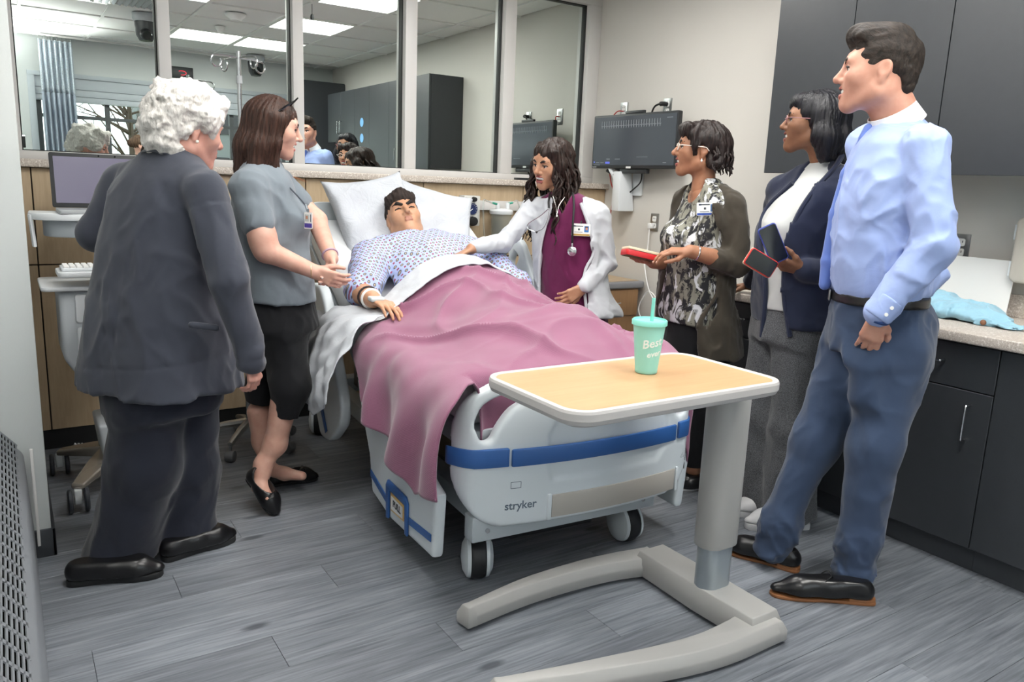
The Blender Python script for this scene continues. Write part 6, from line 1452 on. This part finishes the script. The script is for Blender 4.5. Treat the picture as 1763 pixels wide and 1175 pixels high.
lid_up = nrm(v3(0, .20, 1)); ld_ = MB().prism(rrect(.40, .235, .008), v3(0, .02, .018)+lid_up*.1175, (1, 0, 0), lid_up, np.cross((1, 0, 0), lid_up)*-.010).build('laptop_lid', M['dark_plastic'], lp, bevel=.002)
scm = N('laptop_screen'); scm.col('#514e60'); scm.set(Roughness=.25); scm.b.inputs['Emission Color'].default_value = lin('#6a6480'); scm.set(Emission_Strength=.25)
MB().prism(rrect(.37, .20, .002), v3(0, .018, .018)+lid_up*.118, (1, 0, 0), lid_up, np.cross((1, 0, 0), lid_up)*.002).build('screen', scm.m, ld_)
for dx in (-.01, .055): MB().cyl(v3(dx, .016, .018)+lid_up*.2265, v3(dx, .013, .018)+lid_up*.2265, .003, n=10).build('webcam', M['black_gloss'], ld_)
dw_ = MB().prism([tuple(p) for p in [(-.13, .0), (.17, 0), (.17, .345), (-.17, .345), (-.17, .07)]], (CX0-.03, CY0-.27, .55), (1, 0, 0), (0, 0, 1), (0, .30, 0)).build('drawer_unit', lg_, ct_, bevel=.02, seg=3, world=True)
for z, h_ in ((.60, .145), (.765, .115)):
    d_ = MB().prism(rrect(.27, h_, .012), (CX0-.01, CY0-.278, z+h_/2), (1, 0, 0), (0, 0, 1), (0, .012, 0)).build('drawer', M['white_plastic'], ct_, bevel=.004, world=True)
    MB().box((CX0-.01, CY0-.284, z+h_-.02), (.10, .01, .016)).build('pull', lg2, d_, bevel=.003, world=True)
MB().prism(rrect(.42, .36, .03), (CX0-.05, CY0-.12, .897), (1, 0, 0), (0, 1, 0), (0, 0, .018)).build('drawer_top', M['white_plastic'], ct_, bevel=.006, world=True)
MB().span((CX0-.035, CY0-.06, .22), (CX0+.065, CY0+.06, 1.10)).build('column', lg2, ct_, bevel=.01, world=True)
MB().span((CX0+.015, CY0-.064, .30), (CX0+.025, CY0-.059, .52)).build('column_slot', M['black'], ct_, world=True)
MB().prism([(-.09, .0), (.10, .0), (.12, .17), (-.11, .17)], (CX0+.02, CY0-.20, .13), (1, 0, 0), (0, 0, 1), (0, .28, 0)).build('battery_box', lg_, ct_, bevel=.015, seg=3, world=True)
pale_metal = mat('cart_leg_alu', '#b9b1a6', .25, .7)
for ex, ey in ((-.19, -.37), (-.23, .12), (.27, -.34), (.26, .18)):
    d_ = nrm(v3(ex, ey, 0)); s__ = np.cross(d_, (0, 0, 1)); L_ = math.hypot(ex, ey)
    q = MB(); V = []
    for t, w_, z0, z1 in ((.05, .055, .10, .155), (.5, .045, .098, .142), (1, .026, .094, .118)):
        p = v3(CX0, CY0, 0)+d_*L_*t; V += [p-s__*w_+v3(0, 0, z0), p+s__*w_+v3(0, 0, z0), p+s__*w_+v3(0, 0, z1), p-s__*w_+v3(0, 0, z1)]
    Fc = [(4*k_+a, 4*k_+(a+1) % 4, 4*k_+4+(a+1) % 4, 4*k_+4+a) for k_ in range(2) for a in range(4)]+[(3, 2, 1, 0), (8, 9, 10, 11)]
    l_ = q.add(V, Fc).build('leg', pale_metal, ct_, bevel=.008, seg=3, world=True)
    p = v3(CX0, CY0, 0)+d_*L_
    MB().span(p-v3(.014, .018, -.035), p+v3(.014, .018, .095)).build('caster_fork', M['white_plastic'], l_, bevel=.005, world=True)
    for s_ in (-1, 1): MB().lathe([(.012, -.009), (.044, -.009), (.05, -.004), (.05, .004), (.044, .009), (.012, .009)], p+v3(s_*.030, -.008, .05), 24, ax=(1, 0, 0)).build('caster_wheel', mat('caster_grey', '#3c4047', .5), l_, world=True)
cb_ = MB().tube([v3(.20, 4.02, .09)+v3(.11*t, -.05*t, 0)+.012*v3(0, math.cos(t*50), math.sin(t*50)) for t in np.linspace(0, 1, 90)], .004, 6).build('coiled_cable', M['white_plastic'], None); tag(cb_, 'coiled pale power cord beside the wall behind the workstation cart', 'cord')

# ---- IV pole
ivp = v3(.985, 3.93, 0); iv = empty('iv_pole', tuple(ivp), 0, 'chrome IV pole with four hooks on a wheeled base behind the person in grey', 'iv pole')
MB().cyl((0, 0, .13), (0, 0, 1.10), .016, n=16).build('lower_tube', M['chrome'], iv); MB().cyl((0, 0, 1.08), (0, 0, 1.945), .011, n=16).build('upper_tube', M['chrome'], iv)
MB().cyl((0, 0, 1.06), (0, 0, 1.12), .02, n=16).cyl((0, 0, 1.80), (0, 0, 1.835), .0145, n=16).build('collar', M['grey_plastic'], iv)
for k_ in range(4):
    a = .35+k_*math.pi/2; d_ = v3(math.cos(a), math.sin(a), 0)
    pts = [d_*.008+v3(0, 0, 1.915), d_*.06+v3(0, 0, 1.918), d_*.11+v3(0, 0, 1.914)]+[d_*(.118+.026*math.sin(t))+v3(0, 0, 1.888+.026*math.cos(t)) for t in np.linspace(.0, 5.2, 14)]
    MB().tube(pts, .0042, 8).build('hook', M['chrome'], iv)
for k_ in range(5):
    a = -2.20+k_*2*math.pi/5; d_ = v3(math.cos(a), math.sin(a), 0)
    l_ = MB().tube([d_*.01+v3(0, 0, .13), d_*.12+v3(0, 0, .118), d_*.245+v3(0, 0, .088)], [.022, .018, .013], 8).build('leg', mat('iv_base_metal', '#9b9a97', .3, .8), iv)
    MB().cyl(d_*.245+v3(0, 0, .088), d_*.245+v3(0, 0, .05), .008, n=10).build('castor_stem', M['steel'], l_)
    s__ = np.cross(d_, (0, 0, 1)); MB().cyl(d_*.245+s__*.022+v3(0, 0, .029), d_*.245-s__*.022+v3(0, 0, .029), .029, n=20).build('castor', mat('iv_castor', '#6d6e70', .5), l_, bevel=.006)

# ---- fan-coil unit with sloping slotted grille, left edge
hu = empty('heater_unit', (-.10, 2.35, 0), 0, 'grey heating unit with a sloping slotted grille at the lower left edge', 'heater')
hgrey = mat('heater_grey', '#797d82', .45); Y0_, Y1_ = 1.25, 3.04
prof_ = [(-.44, 0), (.008, 0), (.008, .10), (-.004, .405), (-.32, .80), (-.44, .80)]
MB().prism(prof_, (0, Y0_, 0), (1, 0, 0), (0, 0, 1), (0, Y1_-Y0_, 0)).build('casing', hgrey, hu, bevel=.012, seg=3, world=True)
ga, gb = v3(-.010, 0, .425), v3(-.307, 0, .795); gd = nrm(gb-ga); gn_ = v3(-gd[2], 0, gd[0])*-1; GL = np.linalg.norm(gb-ga)
dkp = MB().prism([(.03, .03), (GL-.03, .03), (GL-.03, Y1_-Y0_-.05), (.03, Y1_-Y0_-.05)], ga+v3(0, Y0_, 0)+gn_*.001, gd, (0, 1, 0), gn_*.004).build('slot_shade_sheet', mat('slot_shade', '#060606', .95, spec=.0), hu, world=True)  # near-black sheet on the closed casing, painting the shade inside the slots
gm_ = MB(); nrow = 26; ys2 = np.linspace(.03, Y1_-Y0_-.05, nrow+1); ncol = 32; ss = np.linspace(.03, GL-.03, ncol+1)
for y in ys2: gm_.prism([(.025, -.007), (GL-.025, -.007), (GL-.025, .007), (.025, .007)], ga+v3(0, Y0_+y, 0)+gn_*.004, gd, (0, 1, 0), gn_*.004)
go = gm_.build('grille_crossbars', hgrey, hu, world=True); go['kind'] = 'stuff'
gm_ = MB()
for s_ in ss: gm_.prism([(s_-.0026, .03), (s_+.0026, .03), (s_+.0026, Y1_-Y0_-.05), (s_-.0026, Y1_-Y0_-.05)], ga+v3(0, Y0_, 0)+gn_*.004, gd, (0, 1, 0), gn_*.004)
go = gm_.build('grille_slats', hgrey, hu, world=True); go['kind'] = 'stuff'
MB().span((.014, Y1_-.025, .06), (.024, Y1_-.012, .42)).build('edge_strip', M['alu'], hu, bevel=.002, world=True)

# ---- wall monitor on an arm
mo = empty('monitor', (3.44, 3.88, 1.68), 0, 'black patient monitor on the wall showing a heart trace', 'monitor')
mu = nrm(v3(.03, -1, 0)); mz = v3(0, 0, 1); mn = np.cross(mu, mz); mc = v3(3.43, 3.895, 1.685); mw, mh = .775, .345
MB().prism(rrect(mw, mh, .008), mc, mu, mz, mn*-.035).build('housing', M['dark_plastic'], mo, bevel=.004, world=True)
sm_ = N('monitor_screen'); sm_.col('#33373c'); sm_.set(Roughness=.18); sm_.b.inputs['Emission Color'].default_value = lin('#4a4f55'); sm_.set(Emission_Strength=.35)
scr = MB().prism(rrect(mw-.022, mh-.035, .002), mc+mz*.004, mu, mz, mn*.0015).build('screen', sm_.m, mo, world=True)
tr_ = mat('trace_white', '#a9aeb2', .5, emit=.3); MP = lambda a, b_: mc+mu*a+mz*b_+mn*.0022
q = MB(); pts = []
for k_ in range(24):
    x = -.31+k_*.0235; pts += [MP(x, .100), MP(x+.006, .100), MP(x+.008, .120), MP(x+.010, .085), MP(x+.012, .100), MP(x+.018, .104)]
q.tube(pts, .0006, 4).build('heart_trace', tr_, scr, world=True)
for k_ in range(24):
    x = -.31+k_*.0235+.008; MB().box(MP(x, .122), (.0008, .0012, .022)).build('trace_peak', tr_, scr, world=True)
ui = mat('ui_violet', '#5a66c8', .5, emit=.5); ug = mat('ui_grey', '#6e7478', .5, emit=.2)
for a, b_, w_, h_, mm in ((-.225, -.135, .045, .013, ui), (-.36, -.132, .010, .010, ui), (-.325, -.135, .035, .006, ug), (-.28, -.135, .035, .006, ug), (-.22, -.112, .035, .008, ug), (-.13, -.112, .05, .006, ug), (.10, -.10, .10, .003, ug), (.32, .135, .05, .004, ug), (-.33, -.150, .06, .004, ug), (.30, -.135, .03, .006, ug)):
    MB().prism(rrect(w_, h_, min(w_, h_)*.2, 2), MP(a, b_), mu, mz, mn*.0006).build('screen_item', mm, scr, world=True)
MB().prism(rrect(.045, .012, .001, 2), MP(-.02, -.165), mu, mz, mn*.001).build('sticker', M['white'], mo, world=True)
text_mesh('brand_mark', 'Lenovo', .013, mat('brand_grey', '#c9cbcd', .4), MP(-.355, -.163), mu, mz, .0004, mo)
MB().prism(rrect(.25, .030, .004), mc+mu*.01-mz*.188-mn*.01, mu, mz, mn*-.03).build('speaker_bar', M['dark_plastic'], mo, bevel=.003, world=True)
MB().prism(rrect(.17, .018, .003), mc+mu*-.01+mz*.183-mn*.012, mu, mz, mn*-.02).build('camera_bar', M['dark_plastic'], mo, bevel=.002, world=True)
ar = empty('monitor_mount', (3.55, 4.02, 1.30), 0, 'white wall arm holding the black monitor', 'monitor mount')
MB().prism([(0, 0), (.14, 0), (.14, .26), (.04, .26), (.02, .12)], (3.565, 3.985, 1.235), (-1, 0, 0), (0, 0, 1), (0, .075, 0)).build('bracket', M['white_plastic'], ar, bevel=.008, world=True)
MB().prism(rrect(.09, .16, .01), (3.568, 3.96, 1.42), (0, -1, 0), (0, 0, 1), (-.02, 0, 0)).build('wall_plate', M['white_plastic'], ar, bevel=.004, world=True)
MB().tube([(3.47, 4.03, 1.40), (3.45, 4.12, 1.52), (3.47, 4.05, 1.62)], .022, 10).build('arm_link', M['white_plastic'], ar, world=True)
for a, b_ in (((3.45, 4.15, 1.50), (3.45, 4.07, 1.47)), ((3.45, 4.10, 1.53), (3.45, 4.02, 1.50))): MB().tube([a, b_], .012, 8).build('clamp', M['black'], ar, world=True)
def cord(name, pts, r, mtl, label): return tag(MB().tube(bez(pts, 8), r, 6).build(name, mtl), label, 'cord')
cord('black_cable', [(3.50, 3.86, 1.49), (3.51, 3.88, 1.43), (3.52, 3.95, 1.385), (3.52, 4.0, 1.36), (3.53, 4.03, 1.40)], .005, M['black'], 'black cord looping below the wall monitor')
redm = mat('red_cable', '#a3231f', .5)
cord('network_cable', [(3.45, 4.13, 1.50), (3.48, 4.14, 1.42), (3.49, 4.12, 1.35), (3.50, 4.15, 1.20)], .004, redm, 'red cable hanging below the monitor arm')
cord('network_cable', [(3.562, 4.155, 1.895), (3.52, 4.17, 1.89), (3.50, 4.2, 1.84), (3.50, 4.2, 1.78)], .004, redm, 'red cable plugged into the wall plate above the monitor')
def outlet(y, z, label, style='steel', w_=.072, h_=.115):
    e = empty('outlet', (XW-.004, y, z), 0, label, 'outlet', 'wall outlet plates')
    MB().prism(rrect(w_, h_, .004, 3), (XW, y, z), (0, -1, 0), (0, 0, 1), (-.006, 0, 0)).build('plate', M['steel'] if style == 'steel' else M['chrome'], e, bevel=.0015, world=True)
    for dz in (-.022, .022):
        r_ = MB().prism(rrect(.036, .034, .008, 4), (XW-.006, y, z+dz), (0, -1, 0), (0, 0, 1), (-.002, 0, 0)).build('receptacle', M['white'] if style != 'brown' else M['grey_plastic'], e, world=True)
        for dy in (-.007, .007): MB().box((XW-.0085, y+dy, z+dz+.003), (.0012, .003, .010)).build('slot', M['black'], r_, world=True)
    return e
outlet(4.155, 1.895, 'steel wall plate with a red cable above the monitor'); outlet(3.74, 1.895, 'steel outlet with a black plug above the monitor'); outlet(3.78, 1.176, 'steel outlet with a white charger between the nurse and the person in the cardigan'); outlet(1.815, 1.185, 'steel outlet above the counter behind the man in the blue shirt', 'steel', .075, .12)
MB_ = MB().tube(bez([(XW-.01, 3.74, 1.915), (XW-.05, 3.75, 1.915), (XW-.065, 3.79, 1.90), (XW-.06, 3.82, 1.85), (XW-.05, 3.82, 1.76)], 6), [.014]*8+[.006]*17, 8).build('power_plug', M['black']); tag(MB_, 'black plug and cord in the outlet above the monitor', 'plug')
ch_ = empty('charger_cable', (3.54, 3.79, 1.15), 0, 'white charger cable hanging from the wall outlet to the bedside cabinet', 'cord')
MB().span((XW-.045, 3.775, 1.135), (XW-.008, 3.80, 1.17)).build('plug', M['white'], ch_, bevel=.004, world=True)
MB().tube(bez([(3.535, 3.79, 1.135), (3.53, 3.79, 1.0), (3.52, 3.80, .92), (3.50, 3.72, .75), (3.50, 3.62, .62), (3.50, 3.70, .50), (3.50, 3.80, .60), (3.50, 3.72, .73), (3.50, 3.62, .66), (3.50, 3.66, .50), (3.50, 3.78, .45)], 8), .004, 6).build('wire', M['white'], ch_, world=True)
# ---- bedside cabinet in the corner
ns = empty('bedside_cabinet', (3.30, 4.06, 0), 0, 'maple bedside cabinet with a grey edged top in the corner behind the nurse', 'cabinet')
MB().span((3.06, 3.84, .06), (3.52, 4.27, .74)).build('body', wood('walnut_maple', '#8d6a48', '#a07b56'), ns, bevel=.004, world=True)
MB().span((3.08, 3.86, 0), (3.50, 4.26, .06)).build('plinth', M['base'], ns, world=True)
MB().span((3.03, 3.81, .74), (3.55, 4.285, .785)).build('top', mat('grey_edge_top', '#85868a', .5), ns, bevel=.012, seg=3, world=True)
MB().span((3.06, 3.84, .786), (3.52, 4.27, .789)).build('top_inlay', M['maple'], ns, world=True)
d_ = MB().span((3.07, 3.825, .56), (3.51, 3.84, .73)).build('drawer', wood('walnut_front', '#8d6a48', '#a07b56'), ns, bevel=.003, world=True); MB().tube([(3.24, 3.826, .65), (3.24, 3.80, .65), (3.34, 3.80, .65), (3.34, 3.826, .65)], .004, 6).build('handle', M['chrome'], d_, world=True)
# ---- suction regulator and canister on the panel rail
tag(MB().span((2.28, 4.272, 1.215), (2.86, 4.298, 1.275)).build('equipment_rail', M['alu'], bevel=.003), 'grey equipment rail on the maple panel behind the pillows', 'rail')
rg = empty('suction_regulator', (2.43, 4.22, 1.2), 0, 'white suction regulator with a dial and black knob on the panel', 'regulator')
MB().span((2.375, 4.20, 1.12), (2.49, 4.27, 1.305)).build('housing', mat('regulator_white', '#cfd0cc', .4), rg, bevel=.006, world=True)
dl = MB().cyl((2.432, 4.20, 1.225), (2.432, 4.192, 1.225), .035, n=28).build('dial', mat('dial_navy', '#25335c', .3), rg, world=True)
for k_ in range(9):
    a = math.radians(-30+k_*30); MB().tube([(2.432+.024*math.cos(a), 4.1915, 1.225+.024*math.sin(a)), (2.432+.031*math.cos(a), 4.1915, 1.225+.031*math.sin(a))], .0014, 4).build('tick', M['white'], dl, world=True)
MB().tube([(2.432, 4.191, 1.225), (2.412, 4.191, 1.210)], .002, 5).build('needle', M['white'], dl, world=True)
MB().cyl((2.432, 4.20, 1.15), (2.432, 4.165, 1.15), .030, .026, 24).build('knob', M['black'], rg, bevel=.003, world=True); MB().cyl((2.44, 4.20, 1.283), (2.44, 4.172, 1.283), .016, .013, 20).build('selector', M['black'], rg, bevel=.002, world=True)
cn = empty('suction_canister', (2.64, 4.19, .98), 0, 'clear suction canister with a white lid and green connectors beside the regulator', 'canister')
cg = N('clear_plastic'); cg.col('#e6ecec'); cg.set(Roughness=.08, Transmission_Weight=.9, IOR=1.15)
MB().lathe([(.055, 0), (.058, .004), (.066, .19), (.062, .19), (.054, .006), (.0001, .005)], (2.64, 4.19, 1.01), 32).build('jar', cg.m, cn, world=True)
MB().lathe([(.072, 0), (.075, .006), (.075, .022), (.066, .030), (.03, .036), (.0001, .036)], (2.64, 4.19, 1.195), 32).build('lid', M['white_plastic'], cn, world=True)
grn = mat('connector_green', '#2f9a82', .4)
for x, y, z, dx, dz in ((2.60, 4.17, 1.25, -.09, .02), (2.68, 4.18, 1.255, .06, -.03)):
    MB().cyl((x, y, 1.228), (x, y, z+.012), .013, n=14).build('port', M['white_plastic'], cn, world=True); MB().tube([(x, y, z+.006), (x+dx*.5, y-.01, z+.014)], .007, 8).build('connector', grn, cn, world=True)
    MB().tube(bez([(x+dx*.5, y-.01, z+.014), (x+dx, y-.015, z+.026), (x+dx*1.3, y-.02, z+dz), (x+dx*1.3, y-.03, z-.12), (x+dx, y-.03, z-.30)], 6), .005, 8).build('hose', cg.m, cn, world=True)
# ---- things on the right-hand counter
tag(MB().prism(rrect(.62, .235, .004, 2), (3.505, 1.86, 1.032), (0, -1, 0), (.12, 0, 1), (-.006, 0, 0)).build('white_board', M['white'], None, bevel=.001), 'plain white board leaning on the wall at the back of the counter', 'board')
dp = empty('wall_dispenser', (3.50, 1.42, 1.2), 0, 'beige wall dispenser at the right edge above the counter', 'dispenser')
MB().prism(rrect(.26, .27, .03), (XW, 1.425, 1.20), (0, -1, 0), (0, 0, 1), (-.11, 0, 0)).build('cover', mat('dispenser_beige', '#c4beb4', .45), dp, bevel=.012, seg=3, world=True)
for z in (1.27, 1.12): MB().span((XW-.10, 1.553, z-.03), (XW-.085, 1.562, z+.03)).build('hinge', M['white_plastic'], dp, world=True)
S = SDF(.02); S.ell((3.28, 1.66, .945), (.13, .20, .045)); S.ell((3.30, 1.78, .955), (.12, .14, .060), k=.03); S.ell((3.24, 1.52, .938), (.09, .12, .032), k=.03); S.ell((3.22, 1.42, .926), (.08, .10, .010), k=.02)
f0 = wr(.020, (13, 13, 13), 82); S.disp = lambda P, i: f0(P, i); S.half((0, 0, .916), (0, 0, -1), k=.003)
V, Q, i = S.verts(.0065); o = mesh_ob('paper_gown', fast_mesh('paper_gown', V, Q, cloth_mat('paper_blue', '#86b4c9', '#9cc4d6', rough=.6, fs=.4, fold=20), None)); tag(o, 'crumpled pale blue paper gown lying on the counter', 'gown')
S = SDF(.01); S.chain([(3.20, 1.50, .930), (3.15, 1.475, .928)], [.013, .011]); V, Q, i = S.verts(.004); o = mesh_ob('manikin_hand_finger', fast_mesh('manikin_finger', V, Q, SK['brown'][0], None)); o.name = 'rubber_finger'; tag(o, 'brown rubber finger sticking out from under the blue paper gown', 'training part')
# ---- keyboard end lying on the ledge by the nurse
tag(MB().prism(rrect(.14, .05, .006), (2.90, 4.33, 1.413), (1, 0, 0), (0, 1, 0), (0, 0, .014)).build('keyboard_end', M['dark_plastic'], None, bevel=.003), 'flat black keyboard end lying on the ledge below the mirror', 'keyboard_end')
# ---- things seen in the mirror: curtain, cameras, detectors, vent, sign
cn_ = N('curtain_cloth'); cn_.col(cn_.mix(cn_.noise(cn_.coord(), 4), '#8b95a2', '#98a2ae')); cn_.set(Roughness=.8)
cmn = N('curtain_mesh'); cmn.col('#c3cdd6'); cmn.set(Roughness=.8); vo_ = cmn.n('TexVoronoi'); cmn.l(cmn.coord(scale=(70, 70, 70)), vo_.inputs['Vector']); vo_.inputs['Scale'].default_value = 1; vo_.inputs['Randomness'].default_value = .15
cmn.l(cmn.ramp(vo_.outputs['Distance'], [(.30, 0.25), (.42, 1.)]), cmn.b.inputs['Alpha'])
cu_ = empty('curtain', (.58, -.45, 0), 0, 'pale blue cubicle curtain with a mesh top gathered beside the window', 'curtain')
def drape(name, z0, z1, mtl):
    V = []; Fc = []; n_ = 90
    for k_, z in enumerate(np.linspace(z0, z1, 12)):
        for i in range(n_+1): t = i/n_; V.append((.42+.30*t+.03*(2.69-z)*0.1, -.45+.035*math.sin(t*2*math.pi*6.5+.4*math.sin(z*3)), z))
    for k_ in range(11):
        for i in range(n_): a = k_*(n_+1)+i; Fc.append((a, a+1, a+n_+2, a+n_+1))
    o = mesh_ob(name, mesh(name, V, Fc, mtl, sharp=0), cu_, True); sm2 = o.modifiers.new('thick', 'SOLIDIFY'); sm2.thickness = .002
drape('curtain_cloth', .35, 2.12, cn_.m); drape('curtain_mesh', 2.12, 2.63, cmn.m)
tag(MB().span((.38, -.462, 2.665), (3.2, -.438, 2.684)).build('curtain_track', M['alu'], None), 'white curtain track on the ceiling in front of the window', 'curtain track')
for k_ in range(8): MB().tube([(.43+.04*k_, -.45, 2.665), (.43+.04*k_, -.45, 2.63)], .003, 5).build('curtain_hook', M['steel'], cu_, world=True)
def ptz(x, y, label, ztop=2.684):
    e = empty('dome_camera', (x, y, ztop), 0, label, 'camera', 'ceiling cameras')
    k = 1.45
    Sc = lambda L: [(r*k, z*k) for r, z in L]
    MB().lathe(Sc([(.07, 0), (.07, -.03), (.06, -.045), (.0001, -.045)][::-1]), (0, 0, 0), 28).build('base', M['grey_plastic'], e)
    MB().lathe(Sc([(.0001, -.155), (.035, -.150), (.052, -.12), (.058, -.06), (.058, -.045)]), (0, 0, 0), 28).build('housing', M['dark_plastic'], e)
    MB().lathe(Sc([(.0001, .0), (.022, .002), (.030, .01), (.034, .03), (.030, .05), (.0001, .055)]), (-.005*k, .075*k, -.125*k), 24, ax=(0, -1, .2)).build('lens', M['black_gloss'], e)
ptz(1.14, 1.42, 'black ceiling camera nearest the mirror'); ptz(2.50, -.20, 'black ceiling camera near the window wall')
for x, y, r_, lb in ((1.75, 2.0, .085, 'round white smoke detector on the ceiling'), (1.78, 1.32, .045, 'small round white sensor on the ceiling')):
    tag(MB().lathe([(.0001, -.05), (r_*.5, -.05), (r_*.62, -.035), (r_*.9, -.02), (r_, -.006), (r_, 0)], (x, y, 2.684), 28).build('smoke_detector', M['white'], None), lb, 'detector')
vt = empty('ceiling_vent', (.95, 1.94, 2.682), 0, 'square white ceiling vent with slats', 'vent')
fr_ = MB()
for sx, sy, a, b_ in ((0, 1, .5, .03), (0, -1, .5, .03), (1, 0, .03, .5), (-1, 0, .03, .5)): fr_.box((sx*.235, sy*.235, 0), (a, b_, .012))
fr_.build('frame', M['white'], vt)
for k_ in range(9): MB().box((-.18+.045*k_, 0, -.004), (.03, .44, .003), ry=.5).build('slat', M['grey_plastic'], vt)
wfix = empty('wall_fixture', (1.775, YW+.02, 2.47), 0, 'black wall clock with red figures above the window', 'fixture')
MB().span((1.66, YW+.002, 2.41), (1.92, YW+.05, 2.53)).build('case', M['dark_plastic'], wfix, bevel=.006, world=True)
MB().tube([(1.80+.045*math.cos(t), YW+.051, 2.465+.022*math.sin(t)) for t in np.linspace(-1.8, 2.4, 14)], .004, 6).build('red_curve', mat('led_red', '#d03040', .5, emit=1.2), wfix, world=True)  # dark box of unknown use, bearing a glowing red curve
mc_ = empty('microphone', (2.113, 2.85, 2.62), 0, 'small black microphone hanging from the ceiling', 'microphone')
MB().tube([(2.113, 2.85, 2.684), (2.113, 2.85, 2.60)], .0025, 6).build('wire', M['black'], mc_, world=True); MB().lathe([(.0001, -.02), (.012, -.014), (.015, 0), (.011, .02), (.0001, .028)], (2.113, 2.85, 2.585), 16).build('capsule', M['black'], mc_, world=True)
# ---- photographer's flash on a stand, bounced off the ceiling
fs = empty('flash_lamp', (.20, -.04, 0), 0, 'photographic flash on a thin black stand beside the camera', 'flash')
MB().tube([(.20, -.04, .75), (.20, -.04, 1.55)], .009, 10).build('stand', M['black'], fs, world=True)
for k_ in range(3): a = 2*math.pi*k_/3+.5; MB().tube([(.20, -.04, .78), (.20+.26*math.cos(a), -.04+.26*math.sin(a), .008)], .008, 8).build('leg', M['black'], fs, world=True)
MB().span((.165, -.075, 1.55), (.235, -.015, 1.66)).build('head', M['black'], fs, bevel=.006, world=True)
MB().prism(rrect(.064, .044, .004), (.20, -.045, 1.661), (1, 0, 0), (0, 1, 0), (0, 0, .004)).build('tube_window', mat('flash_tube', '#ffffff', .4, emit=30), fs, world=True)
sp = bpy.data.lights.new('flash_light', 'SPOT'); sp.energy = FLASH_W; sp.spot_size = math.radians(120); sp.spot_blend = .8; sp.shadow_soft_size = .03; sp.color = (1, .98, .96)
so = bpy.data.objects.new('flash_light', sp); COL.objects.link(so); so.parent = fs; so.location = (0, 0, 1.672); so.rotation_euler = (math.radians(180-14), math.radians(-14), 0)
# ---- outside the window
gnd = struct(MB().span((-30, -60, -1.2), (30, YW-.2, -1.0)).build('ground_outside', mat('grass_far', '#6d7a52', .9, var=.3, vscale=2)))
def tree(x, y, hgt, r_, leaf, label, nleaf, seed, bare=False):
    e = empty('tree', (x, y, -1), 0, label, 'tree', 'trees outside the window'); rn = random.Random(seed); tkm = mat('bark', '#4b4036', .9)
    t = MB().tube([(0, 0, 0), (.05, 0, hgt*.4), (0, .05, hgt*.75)], [.14, .10, .05], 8); tips = []
    for k_ in range(46 if bare else 18):
        a = rn.uniform(0, 6.28); z = hgt*rn.uniform(.3, .75); l = r_*rn.uniform(.6, 1.1); p = v3(l*math.cos(a), l*math.sin(a), z+l*rn.uniform(.2, .9)); m_ = v3(.45*p[0], .45*p[1], z+.45*(p[2]-z)+.1)
        t.tube([(0, 0, z), m_, p], [.035, .02, .008], 5); tips.append(p)
        for _ in range(3): q_ = m_+(p-m_)*rn.uniform(0, .8); t.tube([q_, q_+v3(rn.uniform(-.5, .5), rn.uniform(-.5, .5), rn.uniform(.1, .6))], [.010, .004], 4)
    t.build('trunk', tkm, e)
    if nleaf:
        V = []; Fc = []
        for k_ in range(nleaf):
            p = tips[rn.randrange(len(tips))]*rn.uniform(.6, 1.05)+v3(rn.gauss(0, .35), rn.gauss(0, .35), rn.gauss(0, .3)+hgt*.12); d1 = nrm(v3(rn.gauss(0, 1), rn.gauss(0, 1), rn.gauss(0, 1))); d2 = nrm(np.cross(d1, v3(.3, .5, .8))); s_ = rn.uniform(.05, .11); o_ = len(V)
            V += [p-d1*s_, p+d2*s_*.5, p+d1*s_, p-d2*s_*.5]; Fc.append((o_, o_+1, o_+2, o_+3))
        f_ = mesh_ob('foliage', mesh('foliage', V, Fc, leaf, smooth=False), e); f_['kind'] = 'stuff'
lf = mat('leaf_yellow_green', '#8c9a45', .8, var=.35, vscale=1.5)
tree(-2.2, -12, 5.5, 2.0, lf, 'yellow green leafy tree outside the window beside the curtain', 3200, 3); tree(3.2, -16, 6, 2.2, None, 'bare branched tree outside the middle of the window', 0, 5, True); tree(-7.5, -9, 4.2, 1.7, lf, 'low green tree outside at the curtain side of the window', 2600, 8)
bd_ = empty('building', (9, -26, -1), 0, 'grey building with dark windows beyond the bare tree', 'building')
MB().span((5, -30, -1), (16, -24, 5.2)).build('wall', mat('far_wall', '#6f7373', .8), bd_, world=True)
for r in range(2):
    for k_ in range(6): MB().span((5.5+1.7*k_, -24.0, .6+2.3*r), (6.6+1.7*k_, -23.95, 2.0+2.3*r)).build('window', M['black_gloss'], bd_, world=True)
